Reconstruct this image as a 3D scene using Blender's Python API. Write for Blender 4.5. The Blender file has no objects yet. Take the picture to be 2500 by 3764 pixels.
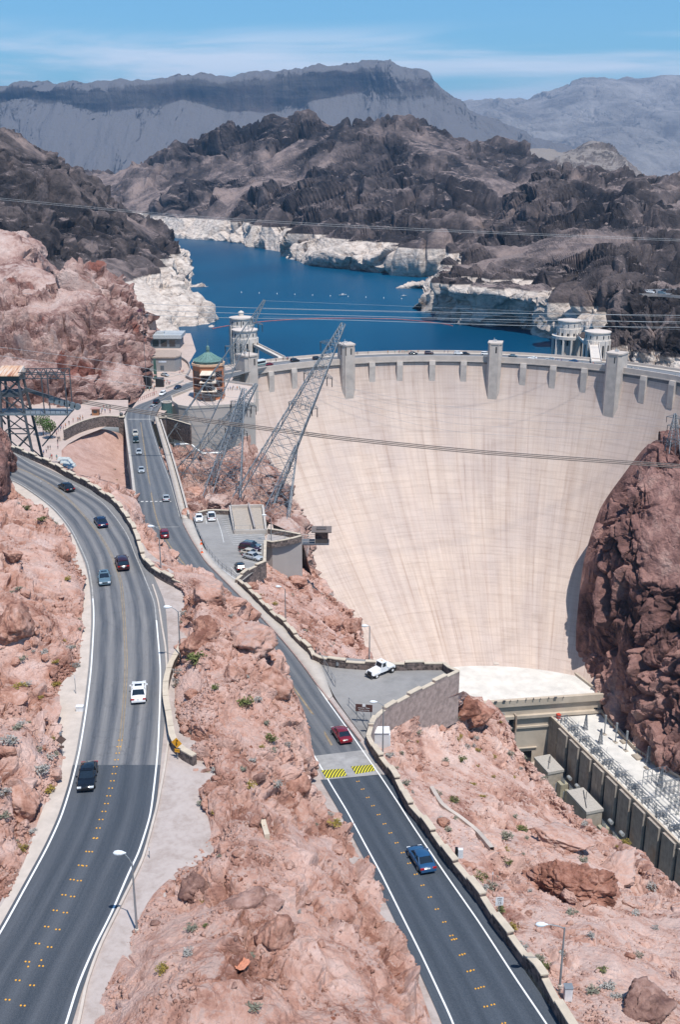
import bpy, bmesh, math, random
import numpy as np
from mathutils import Vector, Matrix
random.seed(7)
S = bpy.context.scene
COL = S.collection
R = math.radians
PITCH = R(18.5); F = 3850.0; CX, CY = 1250.0, 1882.0
cP, sP = math.cos(PITCH), math.sin(PITCH)

# ------------------------------------------------------------------ camera, sky, sun, exposure
cd = bpy.data.cameras.new('camera'); cam = bpy.data.objects.new('camera', cd); COL.objects.link(cam)
cd.sensor_fit = 'VERTICAL'; cd.sensor_height = 24; cd.sensor_width = 36
cd.lens = 24*F/3764; cd.clip_start = 1; cd.clip_end = 60000
cam.location = (0, 0, 0); cam.rotation_euler = (math.pi/2-PITCH, 0, 0)
S.camera = cam
S.view_settings.view_transform = 'Standard'; S.view_settings.look = 'None'
S.view_settings.exposure = 0.38; S.view_settings.gamma = 1
S.cycles.max_bounces = 5; S.cycles.diffuse_bounces = 3; S.cycles.volume_bounces = 0
SUN_EL = R(66); SUN_H = Vector((0.45, -0.89, 0)).normalized()
SUN_DIR = Vector((SUN_H.x*math.cos(SUN_EL), SUN_H.y*math.cos(SUN_EL), math.sin(SUN_EL)))
W = bpy.data.worlds.new('World'); S.world = W; W.use_nodes = True
nt = W.node_tree; nt.nodes.clear()
def nn(nt, t, **kw):
    n = nt.nodes.new(t)
    for k, v in kw.items():
        if k.startswith('i_'): n.inputs[k[2:].replace('_', ' ')].default_value = v
        elif k.startswith('n_'): n.inputs[int(k[2:])].default_value = v
        else: setattr(n, k, v)
    return n
sky = nn(nt, 'ShaderNodeTexSky', sky_type='NISHITA', sun_disc=False, sun_elevation=SUN_EL,
         sun_rotation=math.atan2(SUN_H.x, SUN_H.y), altitude=450, air_density=1.15, dust_density=0.25, ozone_density=3.0)
tc = nn(nt, 'ShaderNodeTexCoord')
mp = nn(nt, 'ShaderNodeMapping'); mp.inputs['Scale'].default_value = (2.1, 2.1, 19); mp.inputs['Location'].default_value = (2.35, .6, .3)
nz = nn(nt, 'ShaderNodeTexNoise', i_Scale=1.55, i_Detail=7, i_Roughness=.52, i_Distortion=.5)
rp = nn(nt, 'ShaderNodeValToRGB'); rp.color_ramp.elements[0].position = .40; rp.color_ramp.elements[1].position = .64
rp.color_ramp.interpolation = 'EASE'
sx = nn(nt, 'ShaderNodeSeparateXYZ')
band = nn(nt, 'ShaderNodeMapRange', interpolation_type='SMOOTHSTEP'); band.inputs[1].default_value = .118; band.inputs[2].default_value = .09
mul = nn(nt, 'ShaderNodeMath', operation='MULTIPLY'); mul2 = nn(nt, 'ShaderNodeMath', operation='MULTIPLY'); mul2.inputs[1].default_value = .75
mixc = nn(nt, 'ShaderNodeMix', data_type='RGBA'); mixc.inputs['B'].default_value = (8.6, 8.8, 9.6, 1)
bg = nn(nt, 'ShaderNodeBackground', i_Strength=.1); wo = nn(nt, 'ShaderNodeOutputWorld')
L = nt.links.new
L(tc.outputs['Generated'], mp.inputs[0]); L(mp.outputs[0], nz.inputs['Vector']); L(nz.outputs['Fac'], rp.inputs[0])
L(tc.outputs['Generated'], sx.inputs[0]); L(sx.outputs['Z'], band.inputs[0])
L(rp.outputs[0], mul.inputs[0]); L(band.outputs[0], mul.inputs[1]); L(mul.outputs[0], mul2.inputs[0])
tint = nn(nt, 'ShaderNodeMix', data_type='RGBA', blend_type='MULTIPLY'); tint.inputs['Factor'].default_value = 1; tint.inputs['B'].default_value = (.54, .88, 1.06, 1)
L(sky.outputs[0], tint.inputs['A']); L(tint.outputs['Result'], mixc.inputs['A']); L(mul2.outputs[0], mixc.inputs['Factor']); L(mixc.outputs['Result'], bg.inputs[0]); L(bg.outputs[0], wo.inputs[0])
sl = bpy.data.lights.new('sun', 'SUN'); so = bpy.data.objects.new('sun', sl); COL.objects.link(so)
sl.energy = 4.2; sl.angle = R(.53); sl.color = (1, .955, .9)
so.rotation_euler = SUN_DIR.to_track_quat('Z', 'Y').to_euler()

# ------------------------------------------------------------------ pixel -> place
def ray(px, py):
    u = (px-CX)/F; v = (CY-py)/F
    return np.array([u, cP+v*sP, -sP+v*cP])
def P(px, py, w):
    """place on the sight line at forward distance w (w>0) or at height w (w<0)"""
    r = ray(px, py)
    return r*(w/r[1]) if w > 0 else r*(w/r[2])
def hit(px, py, prof):
    r = ray(px, py); lo, hi = 5., 3000.
    g = lambda Y: Y*r[2]/r[1]-prof(Y)
    if r[2] >= 0: return r*(hi/r[1])
    for _ in range(50):
        m = (lo+hi)/2
        if g(m) > 0: lo = m
        else: hi = m
    return r*(lo/r[1])
RY = [40, 67, 94, 130, 215, 264, 318, 345, 400, 440, 900]
RZ = [-63.5, -66, -69, -73, -79, -82.5, -86, -87.6, -90.6, -92, -92]
road_r = lambda Y: float(np.interp(Y, RY, RZ))
road_l = lambda Y: -60.0

# ------------------------------------------------------------------ noise
def _h(i, j, k, s):
    M = np.uint32
    h = i.astype(M)*M(374761393) + j.astype(M)*M(668265263) + k.astype(M)*M(2147483647) + M(s*1274126177 & 0xffffffff)
    h ^= h >> M(13); h *= M(1274126177); h ^= h >> M(16); h *= M(2246822519); h ^= h >> M(13)
    return h
def perlin(p, s=0):
    f = np.floor(p); i = f.astype(np.int64) & 0xffffffff; t = (p-f).astype(np.float32)
    w = t*t*t*(t*(t*6-15)+10); out = []
    c = {}
    for a in (0, 1):
        for b in (0, 1):
            for d in (0, 1):
                h = _h((i[:, 0]+a) & 0xffffffff, (i[:, 1]+b) & 0xffffffff, (i[:, 2]+d) & 0xffffffff, s)
                gx = (h & np.uint32(1023)).astype(np.float32)/511.5-1; gy = ((h >> np.uint32(10)) & np.uint32(1023)).astype(np.float32)/511.5-1
                gz = ((h >> np.uint32(20)) & np.uint32(1023)).astype(np.float32)/511.5-1
                c[a, b, d] = gx*(t[:, 0]-a)+gy*(t[:, 1]-b)+gz*(t[:, 2]-d)
    x, y, z = w[:, 0], w[:, 1], w[:, 2]
    l = lambda q, r, m: q+(r-q)*m
    return l(l(l(c[0,0,0], c[1,0,0], x), l(c[0,1,0], c[1,1,0], x), y), l(l(c[0,0,1], c[1,0,1], x), l(c[0,1,1], c[1,1,1], x), y), z)
def fbm(p, oct=5, s=0, ridged=False, gain=.5):
    o = 0; a = 1; q = p.astype(np.float64)
    for k in range(oct):
        n = perlin(q, s+k)
        o = o + a*((.5-np.abs(n)*1.6) if ridged else n*1.5)
        q = q*2.03+17.3; a *= gain
    return o
def facet(p, s=0, tilt=.9):
    """angular blocks: every cell is a tilted plane with a random offset"""
    b = np.floor(p-.5).astype(np.int64); n = len(p)
    best = np.full(n, 9e9, np.float32); sec = best.copy(); val = np.zeros(n, np.float32)
    for a in (0, 1):
        for c in (0, 1):
            for d in (0, 1):
                g = b+np.array([a, c, d]); gi = g & 0xffffffff
                h = _h(gi[:, 0], gi[:, 1], gi[:, 2], s)
                r = np.stack([(h & np.uint32(1023)), ((h >> np.uint32(10)) & np.uint32(1023)), ((h >> np.uint32(20)) & np.uint32(1023))], 1).astype(np.float32)/1023
                dv = (p-(g+.5+(r-.5)*.85)).astype(np.float32)
                D = (dv*dv).sum(1)
                h2 = _h(gi[:, 1], gi[:, 2], gi[:, 0], s+5)
                r2 = np.stack([(h2 & np.uint32(1023)), ((h2 >> np.uint32(10)) & np.uint32(1023)), ((h2 >> np.uint32(20)) & np.uint32(1023))], 1).astype(np.float32)/511.5-1
                v = (dv*r2).sum(1)*tilt+r[:, 0]-.5
                m = D < best
                sec = np.where(m, best, np.minimum(sec, D)); val = np.where(m, v, val); best = np.minimum(best, D)
    return val, np.sqrt(sec)-np.sqrt(best)

# ------------------------------------------------------------------ object helpers
def tag(o, label=None, cat=None, group=None, kind=None):
    if label: o['label'] = label
    if cat: o['category'] = cat
    if group: o['group'] = group
    if kind: o['kind'] = kind
    return o
def link(name, me, mat=None, parent=None, loc=(0, 0, 0), rot=(0, 0, 0)):
    if mat is not None and not me.materials:
        for m in (mat if isinstance(mat, (list, tuple)) else [mat]): me.materials.append(m)
    o = bpy.data.objects.new(name, me); COL.objects.link(o)
    o.location = loc; o.rotation_euler = rot
    if parent: o.parent = parent
    return o
def thing(name, label, cat, loc=(0, 0, 0), rz=0, group=None):
    o = bpy.data.objects.new(name, None); COL.objects.link(o); o.empty_display_size = .3
    o.location = loc; o.rotation_euler = (0, 0, rz)
    return tag(o, label, cat, group)
KIDS = {}
def copy_tree(o, loc=None, rz=None, label=None, parent=None, mats=None):
    c = o.copy(); COL.objects.link(c); c.parent = parent
    if loc is not None: c.location = loc
    if rz is not None: c.rotation_euler = (c.rotation_euler[0], c.rotation_euler[1], rz)
    if label: c['label'] = label
    for ch in KIDS.get(o.name, []):
        k = copy_tree(ch, parent=c); KIDS.setdefault(c.name, []).append(k)
    return c
def kids(root):
    """remember the children of a finished thing for copying"""
    for ob in bpy.data.objects:
        if ob.parent: KIDS.setdefault(ob.parent.name, []) ; 
        if ob.parent and ob not in KIDS[ob.parent.name]: KIDS[ob.parent.name].append(ob)
class MB:
    def __init__(s): s.v = []; s.f = []; s.m = []; s.mi = 0; s.smooth = []
    def add(s, vs, fs, sm=False):
        n = len(s.v); s.v.extend([tuple(v) for v in vs])
        for f in fs: s.f.append(tuple(i+n for i in f)); s.m.append(s.mi); s.smooth.append(sm)
        return s
    def hexa(s, b, t):
        return s.add(list(b)+list(t), [(3, 2, 1, 0), (4, 5, 6, 7), (0, 1, 5, 4), (1, 2, 6, 5), (2, 3, 7, 6), (3, 0, 4, 7)])
    def box(s, x0, x1, y0, y1, z0, z1):
        return s.hexa([(x0, y0, z0), (x1, y0, z0), (x1, y1, z0), (x0, y1, z0)], [(x0, y0, z1), (x1, y0, z1), (x1, y1, z1), (x0, y1, z1)])
    def obox(s, c, ux, hx, hy, z0, z1, tx=1, ty=1):
        """box round c=(x,y), long axis ux, half sizes, optional taper at the top"""
        ux = Vector((ux[0], ux[1])).normalized(); uy = Vector((-ux.y, ux.x)); q = []
        for z, a, b in ((z0, 1, 1), (z1, tx, ty)):
            q.append([(c[0]+ux.x*i*hx*a+uy.x*j*hy*b, c[1]+ux.y*i*hx*a+uy.y*j*hy*b, z) for i, j in ((-1, -1), (1, -1), (1, 1), (-1, 1))])
        return s.hexa(q[0], q[1])
    def beam(s, p, q, w, h=None):
        p = Vector(p); q = Vector(q); d = q-p
        if d.length < 1e-6: return s
        h = h or w; d.normalize()
        a = d.cross(Vector((0, 0, 1)) if abs(d.z) < .95 else Vector((1, 0, 0))).normalized(); b = a.cross(d).normalized()
        a = a*w/2; b = b*h/2
        return s.hexa([p-a-b, p+a-b, p+a+b, p-a+b], [q-a-b, q+a-b, q+a+b, q-a+b])
    def tube(s, pts, r, n=8, cap=True, sm=True):
        pts = [Vector(p) for p in pts]; rs = r if isinstance(r, (list, tuple)) else [r]*len(pts); V = []
        a = None
        for i, p in enumerate(pts):
            d = (pts[min(i+1, len(pts)-1)]-pts[max(i-1, 0)]).normalized()
            if a is None: a = d.cross(Vector((0, 0, 1)) if abs(d.z) < .95 else Vector((1, 0, 0))).normalized()
            else: a = (a-d*a.dot(d)).normalized()
            b = d.cross(a)
            for k in range(n):
                t = 2*math.pi*k/n; V.append(p+(a*math.cos(t)+b*math.sin(t))*rs[i])
        Fs = [(i*n+k, i*n+(k+1) % n, (i+1)*n+(k+1) % n, (i+1)*n+k) for i in range(len(pts)-1) for k in range(n)]
        s.add(V, Fs, sm)
        if cap: s.add(V[:n], [tuple(range(n-1, -1, -1))]); s.add(V[-n:], [tuple(range(n))])
        return s
    def lathe(s, prof, n=24, c=(0, 0), sm=False, a0=0, a1=2*math.pi):
        full = abs(a1-a0-2*math.pi) < 1e-6; m = n if full else n+1; V = []
        for r, z in prof:
            for k in range(m):
                t = a0+(a1-a0)*k/n; V.append((c[0]+r*math.cos(t), c[1]+r*math.sin(t), z))
        Fs = []
        for i in range(len(prof)-1):
            for k in range(n):
                k2 = (k+1) % m; Fs.append((i*m+k, i*m+k2, (i+1)*m+k2, (i+1)*m+k))
        return s.add(V, Fs, sm)
    def prism(s, poly, z0, z1):
        n = len(poly); z0 = z0 if hasattr(z0, '__len__') else [z0]*n; z1 = z1 if hasattr(z1, '__len__') else [z1]*n
        V = [(p[0], p[1], z0[i]) for i, p in enumerate(poly)]+[(p[0], p[1], z1[i]) for i, p in enumerate(poly)]
        return s.add(V, [tuple(range(n-1, -1, -1)), tuple(range(n, 2*n))]+[(i, (i+1) % n, n+(i+1) % n, n+i) for i in range(n)])
    def grid(s, G, sm=True):
        nr, nc = len(G), len(G[0]); V = [p for r in G for p in r]
        return s.add(V, [(i*nc+j, i*nc+j+1, (i+1)*nc+j+1, (i+1)*nc+j) for i in range(nr-1) for j in range(nc-1)], sm)
    def mesh(s, name, off=None):
        me = bpy.data.meshes.new(name)
        vs = s.v if off is None else [(v[0]-off[0], v[1]-off[1], v[2]-off[2]) for v in s.v]
        me.from_pydata(vs, [], s.f)
        me.polygons.foreach_set('material_index', s.m); me.polygons.foreach_set('use_smooth', s.smooth); me.update()
        return me
    def build(s, name, mat, parent=None, off=None, loc=(0, 0, 0), rot=(0, 0, 0)):
        if off is None and parent is not None and parent.get('_w'): off = parent['_w']
        return link(name, s.mesh(name, off), mat, parent, loc, rot)
def wthing(name, label, cat, base, group=None):
    """thing whose parts are modelled in world coordinates"""
    o = thing(name, label, cat, base, 0, group); o['_w'] = list(map(float, base)); return o

# ------------------------------------------------------------------ materials
MC = {}
def mat(name, col, rough=.7, var=.12, scale=1.5, bump=.0, metal=0, spec=.5, col2=None, em=None):
    if name in MC: return MC[name]
    m = bpy.data.materials.new(name); m.use_nodes = True; t = m.node_tree; b = t.nodes['Principled BSDF']
    b.inputs['Roughness'].default_value = rough; b.inputs['Metallic'].default_value = metal; b.inputs['Specular IOR Level'].default_value = spec
    c1 = tuple(c*(1-var) for c in col)+(1,); c2 = (col2 or tuple(min(1, c*(1+var)) for c in col))
    c2 = tuple(c2)[:3]+(1,)
    tcn = nn(t, 'ShaderNodeTexCoord'); nz = nn(t, 'ShaderNodeTexNoise', i_Scale=scale, i_Detail=5, i_Roughness=.6)
    t.links.new(tcn.outputs['Object'], nz.inputs['Vector'])
    rm = nn(t, 'ShaderNodeMapRange', n_1=.35, n_2=.65); mx = nn(t, 'ShaderNodeMix', data_type='RGBA')
    mx.inputs['A'].default_value = c1; mx.inputs['B'].default_value = c2
    t.links.new(nz.outputs['Fac'], rm.inputs[0]); t.links.new(rm.outputs[0], mx.inputs['Factor']); t.links.new(mx.outputs['Result'], b.inputs['Base Color'])
    if bump:
        bp = nn(t, 'ShaderNodeBump', i_Strength=bump, i_Distance=.05); t.links.new(nz.outputs['Fac'], bp.inputs['Height']); t.links.new(bp.outputs[0], b.inputs['Normal'])
    MC[name] = m; return m
def glass(name='dark_glass', col=(.012, .018, .025)):
    return mat(name, col, .06, .1, 1, spec=.9)
def ramp(t, src, pts, interp='LINEAR'):
    r = nn(t, 'ShaderNodeValToRGB'); cr = r.color_ramp; cr.interpolation = interp
    while len(cr.elements) < len(pts): cr.elements.new(.5)
    for e, (p, c) in zip(cr.elements, pts): e.position = p; e.color = tuple(c)+(1,) if len(c) == 3 else c
    t.links.new(src, r.inputs[0]); return r.outputs[0]
def mixn(t, f, a, b, mode='MIX'):
    m = nn(t, 'ShaderNodeMix', data_type='RGBA', blend_type=mode)
    for k, v in (('Factor', f), ('A', a), ('B', b)):
        if isinstance(v, (int, float)): m.inputs[k].default_value = v
        elif isinstance(v, tuple): m.inputs[k].default_value = v+(1,) if len(v) == 3 else v
        else: t.links.new(v, m.inputs[k])
    return m.outputs['Result']
def mathn(t, op, a, b=0.):
    m = nn(t, 'ShaderNodeMath', operation=op)
    for i, v in enumerate((a, b)):
        if isinstance(v, (int, float)): m.inputs[i].default_value = v
        else: t.links.new(v, m.inputs[i])
    return m.outputs[0]
def noise(t, vec, scale, detail=6, rough=.6, dist=0, mapscale=None):
    if mapscale:
        mpn = nn(t, 'ShaderNodeMapping'); mpn.inputs['Scale'].default_value = mapscale; t.links.new(vec, mpn.inputs[0]); vec = mpn.outputs[0]
    n = nn(t, 'ShaderNodeTexNoise', i_Scale=scale, i_Detail=detail, i_Roughness=rough, i_Distortion=dist)
    t.links.new(vec, n.inputs['Vector']); return n.outputs['Fac']
def rock_mat(name, cols, L0, bumpd, ring=False, strata=None, flat=None, spots=None, bs=.75, cr_k=.05):
    """cols: ramp colours dark..light; L0: size of the large patches in metres"""
    if name in MC: return MC[name]
    m = bpy.data.materials.new(name); m.use_nodes = True; t = m.node_tree; b = t.nodes['Principled BSDF']
    b.inputs['Roughness'].default_value = .92; b.inputs['Specular IOR Level'].default_value = .2
    g = nn(t, 'ShaderNodeNewGeometry'); pos = g.outputs['Position']
    n1 = noise(t, pos, 1/L0, 8, .62, .6); n2 = noise(t, pos, 5/L0, 8, .7, .3)
    s = mathn(t, 'ADD', mathn(t, 'MULTIPLY', n1, .6), mathn(t, 'MULTIPLY', n2, .4))
    at = nn(t, 'ShaderNodeAttribute', attribute_name='crag').outputs['Fac']; ab = nn(t, 'ShaderNodeAttribute', attribute_name='blk').outputs['Fac']
    s = mathn(t, 'ADD', s, mathn(t, 'MULTIPLY', mathn(t, 'SUBTRACT', .45, at), cr_k)); s = mathn(t, 'ADD', s, mathn(t, 'MULTIPLY', mathn(t, 'SUBTRACT', ab, .5), .09))
    k = len(cols); c = ramp(t, s, [(.36+.28*i/(k-1), cols[i]) for i in range(k)])
    if strata:
        sv = noise(t, pos, 1/strata[0], 4, .6, .3, mapscale=(.12, .12, 1)); c = mixn(t, ramp(t, sv, [(.45, (0, 0, 0)), (.6, (1, 1, 1))]), c, strata[1])
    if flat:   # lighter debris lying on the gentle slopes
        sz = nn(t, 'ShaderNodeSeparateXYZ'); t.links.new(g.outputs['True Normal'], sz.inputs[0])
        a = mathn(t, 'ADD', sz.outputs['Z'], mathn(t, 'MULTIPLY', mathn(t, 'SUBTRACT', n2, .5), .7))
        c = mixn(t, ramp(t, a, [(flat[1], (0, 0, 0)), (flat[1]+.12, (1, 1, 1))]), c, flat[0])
    if ring:
        sz = nn(t, 'ShaderNodeSeparateXYZ'); t.links.new(pos, sz.inputs[0])
        a = mathn(t, 'ADD', sz.outputs['Z'], mathn(t, 'MULTIPLY', mathn(t, 'SUBTRACT', n2, .5), 2.2))
        wn = noise(t, pos, .12, 6, .7, 0, mapscale=(1, 1, 3))
        wc = ramp(t, wn, [(.33, (.28, .225, .19)), (.45, (.50, .42, .36)), (.62, (.66, .575, .50))])
        c = mixn(t, ramp(t, mathn(t, 'ADD', mathn(t, 'MULTIPLY', a, .1), 10.1), [(.48, (1, 1, 1)), (.58, (0, 0, 0))]), c, wc)
    if spots:
        sp = noise(t, pos, spots[0], 2, .5); c = mixn(t, ramp(t, sp, [(spots[2], (0, 0, 0)), (spots[2]+.05, (1, 1, 1))]), c, spots[1])
    t.links.new(c, b.inputs['Base Color'])
    bn = noise(t, pos, 14/L0, 8, .72, .2)
    vo = nn(t, 'ShaderNodeTexVoronoi', feature='DISTANCE_TO_EDGE', i_Scale=9/L0); 
    wv = nn(t, 'ShaderNodeMix', data_type='VECTOR'); wv.inputs['Factor'].default_value = .06*L0/10
    nv = nn(t, 'ShaderNodeTexNoise', i_Scale=8/L0, i_Detail=3); t.links.new(pos, nv.inputs['Vector'])
    ad = nn(t, 'ShaderNodeVectorMath', operation='MULTIPLY_ADD'); t.links.new(nv.outputs['Color'], ad.inputs[0]); ad.inputs[1].default_value = (L0*.12,)*3; t.links.new(pos, ad.inputs[2])
    t.links.new(ad.outputs[0], vo.inputs['Vector'])
    ck = mathn(t, 'MINIMUM', mathn(t, 'MULTIPLY', vo.outputs['Distance'], 5.), .5)
    bp = nn(t, 'ShaderNodeBump', i_Strength=bs, i_Distance=bumpd)
    t.links.new(mathn(t, 'ADD', bn, mathn(t, 'MULTIPLY', ck, .18)), bp.inputs['Height']); t.links.new(bp.outputs[0], b.inputs['Normal'])
    MC[name] = m; return m

# ------------------------------------------------------------------ terrain patches
def cr(A, n):
    """Catmull-Rom resampling of the first axis of A (k, ..., 3) to n samples"""
    k = len(A); t = np.linspace(0, k-1, n); i = np.minimum(t.astype(int), k-2); f = (t-i).reshape((-1,)+(1,)*(A.ndim-1))
    p0 = A[np.maximum(i-1, 0)]; p1 = A[i]; p2 = A[i+1]; p3 = A[np.minimum(i+2, k-1)]
    c = .5*((2*p1)+(-p0+p2)*f+(2*p0-5*p1+4*p2-p3)*f*f+(-p0+3*p1-3*p2+p3)*f**3)
    lin = p1+(p2-p1)*f
    return c*.7+lin*.3
def grid_normals(G):
    du = np.gradient(G, axis=0); dv = np.gradient(G, axis=1); n = np.cross(du, dv)
    n /= np.linalg.norm(n, axis=2, keepdims=True)+1e-9
    return n
def grid_mesh(name, G, m, smooth=True, kind='structure', parent=None):
    nr, nc, _ = G.shape; me = bpy.data.meshes.new(name)
    idx = np.arange(nr*nc).reshape(nr, nc)
    q = np.stack([idx[:-1, :-1], idx[:-1, 1:], idx[1:, 1:], idx[1:, :-1]], -1).reshape(-1, 4)
    me.vertices.add(nr*nc); me.vertices.foreach_set('co', G.reshape(-1).astype(np.float32))
    me.loops.add(len(q)*4); me.loops.foreach_set('vertex_index', q.reshape(-1).astype(np.int32))
    me.polygons.add(len(q)); me.polygons.foreach_set('loop_start', np.arange(0, len(q)*4, 4, dtype=np.int32))
    me.polygons.foreach_set('loop_total', np.full(len(q), 4, np.int32)); me.polygons.foreach_set('use_smooth', np.full(len(q), smooth))
    me.update(calc_edges=True); me.validate()
    o = link(name, me, m, parent)
    if kind: o['kind'] = kind
    return o
def sstep(x, a, b):
    t = np.clip((x-a)/(b-a), 0, 1); return t*t*(3-2*t)
def rock_disp(p, big, amp, seed, blocks=1., fine=1., stretch=(1, 1, 1), crag=0., rough=1.):
    """metres of displacement, crag mask, block tint; big = size of the largest feature"""
    q = p/np.array(stretch)
    wq = np.stack([fbm(q/big, 2, seed+50), fbm(q/big, 2, seed+60), fbm(q/big, 2, seed+70)], 1)
    q2 = q+wq*big*.16
    mask = sstep(fbm(q2/(big*1.1), 3, seed+90)+crag, -.22, .22)
    d = .8*fbm(q2/big, 3, seed)
    f1, g1 = facet(q2/(big*.42), seed+20, 1.9); f2, g2 = facet(q2/(big*.17)+3.1, seed+31, 1.8); f3, g3 = facet(q2/(big*.07)+7.7, seed+41, 1.5)
    r = .16*fbm(q2/(big*.5), 3, seed+9)
    bev = lambda g, k: np.clip(g*k, 0, 1)
    nw = fbm(q2/(big*.35), 3, seed+95)
    def ledge(L_, dx, dy, dz, sd, amt):
        s_ = (q2[:, 0]*dx+q2[:, 1]*dy+q2[:, 2]*dz)/L_+1.3*perlin(q2/(L_*2.3), sd)+.35*perlin(q2/(L_*.6), sd+1); f_ = s_-np.floor(s_)
        return amt*np.where(f_ < .86, f_/.86, (1-f_)/.14)*sstep(perlin(q2/(L_*3.1), sd+2), -.15, .2)
    led = ledge(big*.5, .75, .35, .75, seed+61, .26)+ledge(big*.19, .3, -.6, 1.1, seed+65, .10*rough)+ledge(big*.08, .9, .5, .6, seed+68, .025*rough)
    hard = r+led+blocks*(.60*f1*bev(g1, 5)-.5*(1-np.clip(g1*9, 0, 1))*(nw > -.35)+.15*rough*f2*bev(g2, 5)-.24*(1-np.clip(g2*8, 0, 1))*(nw > -.1)+.045*rough*f3*bev(g3, 4))
    soft = .08*fbm(q2/(big*.3), 4, seed+33)+.25*led+.05*blocks*f3*bev(g3, 4)
    d = d+hard*mask+soft*(1-mask)+fine*.035*fbm(q2/(big*.06), 3, seed+80)
    return d*amp, mask, np.clip(.5+.5*f1+.3*f2, 0, 1)
TER = {}
def patch(name, rows, nr, nc, m, big, amp, seed, edge=(0, 0), back=None, rim=None, blocks=1., stretch=(1, 1, 1), fine=1., up=None, post=None, side=(0, 0), crag=0., rough=1.):
    """rows of control places; noise fades out over `edge` fractions at the first / last row"""
    A = np.array([[q if len(q) == 4 else P(*q) for q in r] for r in rows]) if not isinstance(rows, np.ndarray) else rows
    A = A[..., :3].astype(float)
    if rim is not None: A = np.concatenate([A, A[:, -1:]+np.array(rim[0]), A[:, -1:]+np.array(rim[1])], 1)
    if back is not None: A = np.concatenate([A, A[-1:]+np.array(back[0]), A[-1:]+np.array(back[1])], 0)
    G = cr(A, nr); G = np.swapaxes(cr(np.swapaxes(G, 0, 1), nc), 0, 1)
    N = grid_normals(G)
    toc = (-G*N).sum(2)
    if np.median(toc) < 0: N = -N
    if up: N = N*(1-up)+np.array([0, 0, up]); N /= np.linalg.norm(N, axis=2, keepdims=True)
    d, mk, bl = rock_disp(G.reshape(-1, 3), big, amp, seed, blocks, fine, stretch, crag, rough); d = d.reshape(nr, nc)
    u = np.linspace(0, 1, nr)[:, None]; w = np.ones((nr, nc))
    v = np.linspace(0, 1, nc)[None]
    if edge[0]: w = w*np.clip(u/edge[0], 0, 1)
    if edge[1]: w = w*np.clip((1-u)/edge[1], 0, 1)
    if side[0]: w = w*np.clip(v/side[0], 0, 1)
    if side[1]: w = w*np.clip((1-v)/side[1], 0, 1)
    G = G+N*(d*w)[..., None]
    if post is not None: G = post(G, u, v)
    TER[name] = TER.get(name, [])+[G]
    o = grid_mesh(name, G, m, smooth=False)
    for nm, v in (('crag', mk), ('blk', bl)): o.data.attributes.new(nm, 'FLOAT', 'POINT').data.foreach_set('value', v.astype(np.float32))
    return o
def proj(q):
    q = np.asarray(q, float); dep = q[..., 1]*cP-q[..., 2]*sP
    return CX+F*q[..., 0]/dep, CY-F*(q[..., 1]*sP+q[..., 2]*cP)/dep, dep
_PR = {}
def drop(px, py, *names):
    """place on a terrain patch seen at this pixel"""
    best = None
    for nme in names:
        for i, G in enumerate(TER[nme]):
            if (nme, i) not in _PR: _PR[nme, i] = proj(G.reshape(-1, 3))
            X, Y, dp = _PR[nme, i]; e = (X-px)**2+(Y-py)**2; m = e < max(e.min()*1.5, 60); k = np.where(m)[0][np.argmin(dp[m])]
            if best is None or (e[k] < 90 and dp[k] < best[1]) or e[k] < best[2]*.2: best = (G.reshape(-1, 3)[k], dp[k], e[k])
    return best[0]

# ------------------------------------------------------------------ rock materials
PINK = [(.24, .11, .078), (.45, .25, .19), (.57, .37, .305), (.64, .46, .40)]
M_near = rock_mat('red_rock', PINK, 9, .5, bs=.8, cr_k=.03, flat=((.47, .325, .275), .9), spots=(.9, (.26, .10, .06), .70))
M_nearR = rock_mat('pink_slope', [(.20, .09, .068), (.43, .25, .195), (.55, .36, .295), (.62, .455, .39)], 11, .4, bs=.8, flat=((.50, .36, .31), .9))
M_left = rock_mat('left_rock', [(.12, .055, .045), (.29, .17, .145), (.46, .31, .265), (.57, .43, .38)], 30, 1.4, bs=1., flat=((.49, .37, .33), .88), spots=(.05, (.25, .10, .075), .62))
M_abut = rock_mat('abutment_rock', [(.12, .06, .05), (.30, .17, .14), (.43, .28, .23), (.53, .40, .35)], 14, .8, flat=((.50, .38, .33), .9))
M_cliff = rock_mat('canyon_cliff_rock', [(.08, .043, .038), (.20, .105, .09), (.34, .19, .16), (.48, .31, .26)], 34, 1.5, bs=1.)
M_dark = rock_mat('dark_hill_rock', [(.015, .014, .017), (.05, .041, .041), (.13, .102, .097), (.255, .192, .17)], 120, 5, ring=True, flat=((.225, .175, .16), .94), cr_k=.12, bs=.7)
M_darkL = rock_mat('dark_left_rock', [(.017, .016, .019), (.053, .043, .042), (.13, .102, .097), (.25, .187, .165)], 70, 3.2, ring=True, flat=((.20, .158, .15), .96), cr_k=.12, bs=.7)
M_mesa = rock_mat('mesa_rock', [(.015, .015, .018), (.04, .036, .036), (.085, .065, .06)], 500, 14, strata=(60, (.085, .075, .07)), flat=((.135, .125, .125), .56))
M_pale = rock_mat('pale_mountain_rock', [(.15, .135, .13), (.27, .245, .23), (.37, .34, .32)], 900, 45, bs=1.)
M_gravel = rock_mat('gravel', [(.33, .27, .24), (.42, .36, .33), (.47, .41, .38)], 3, .03)

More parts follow.
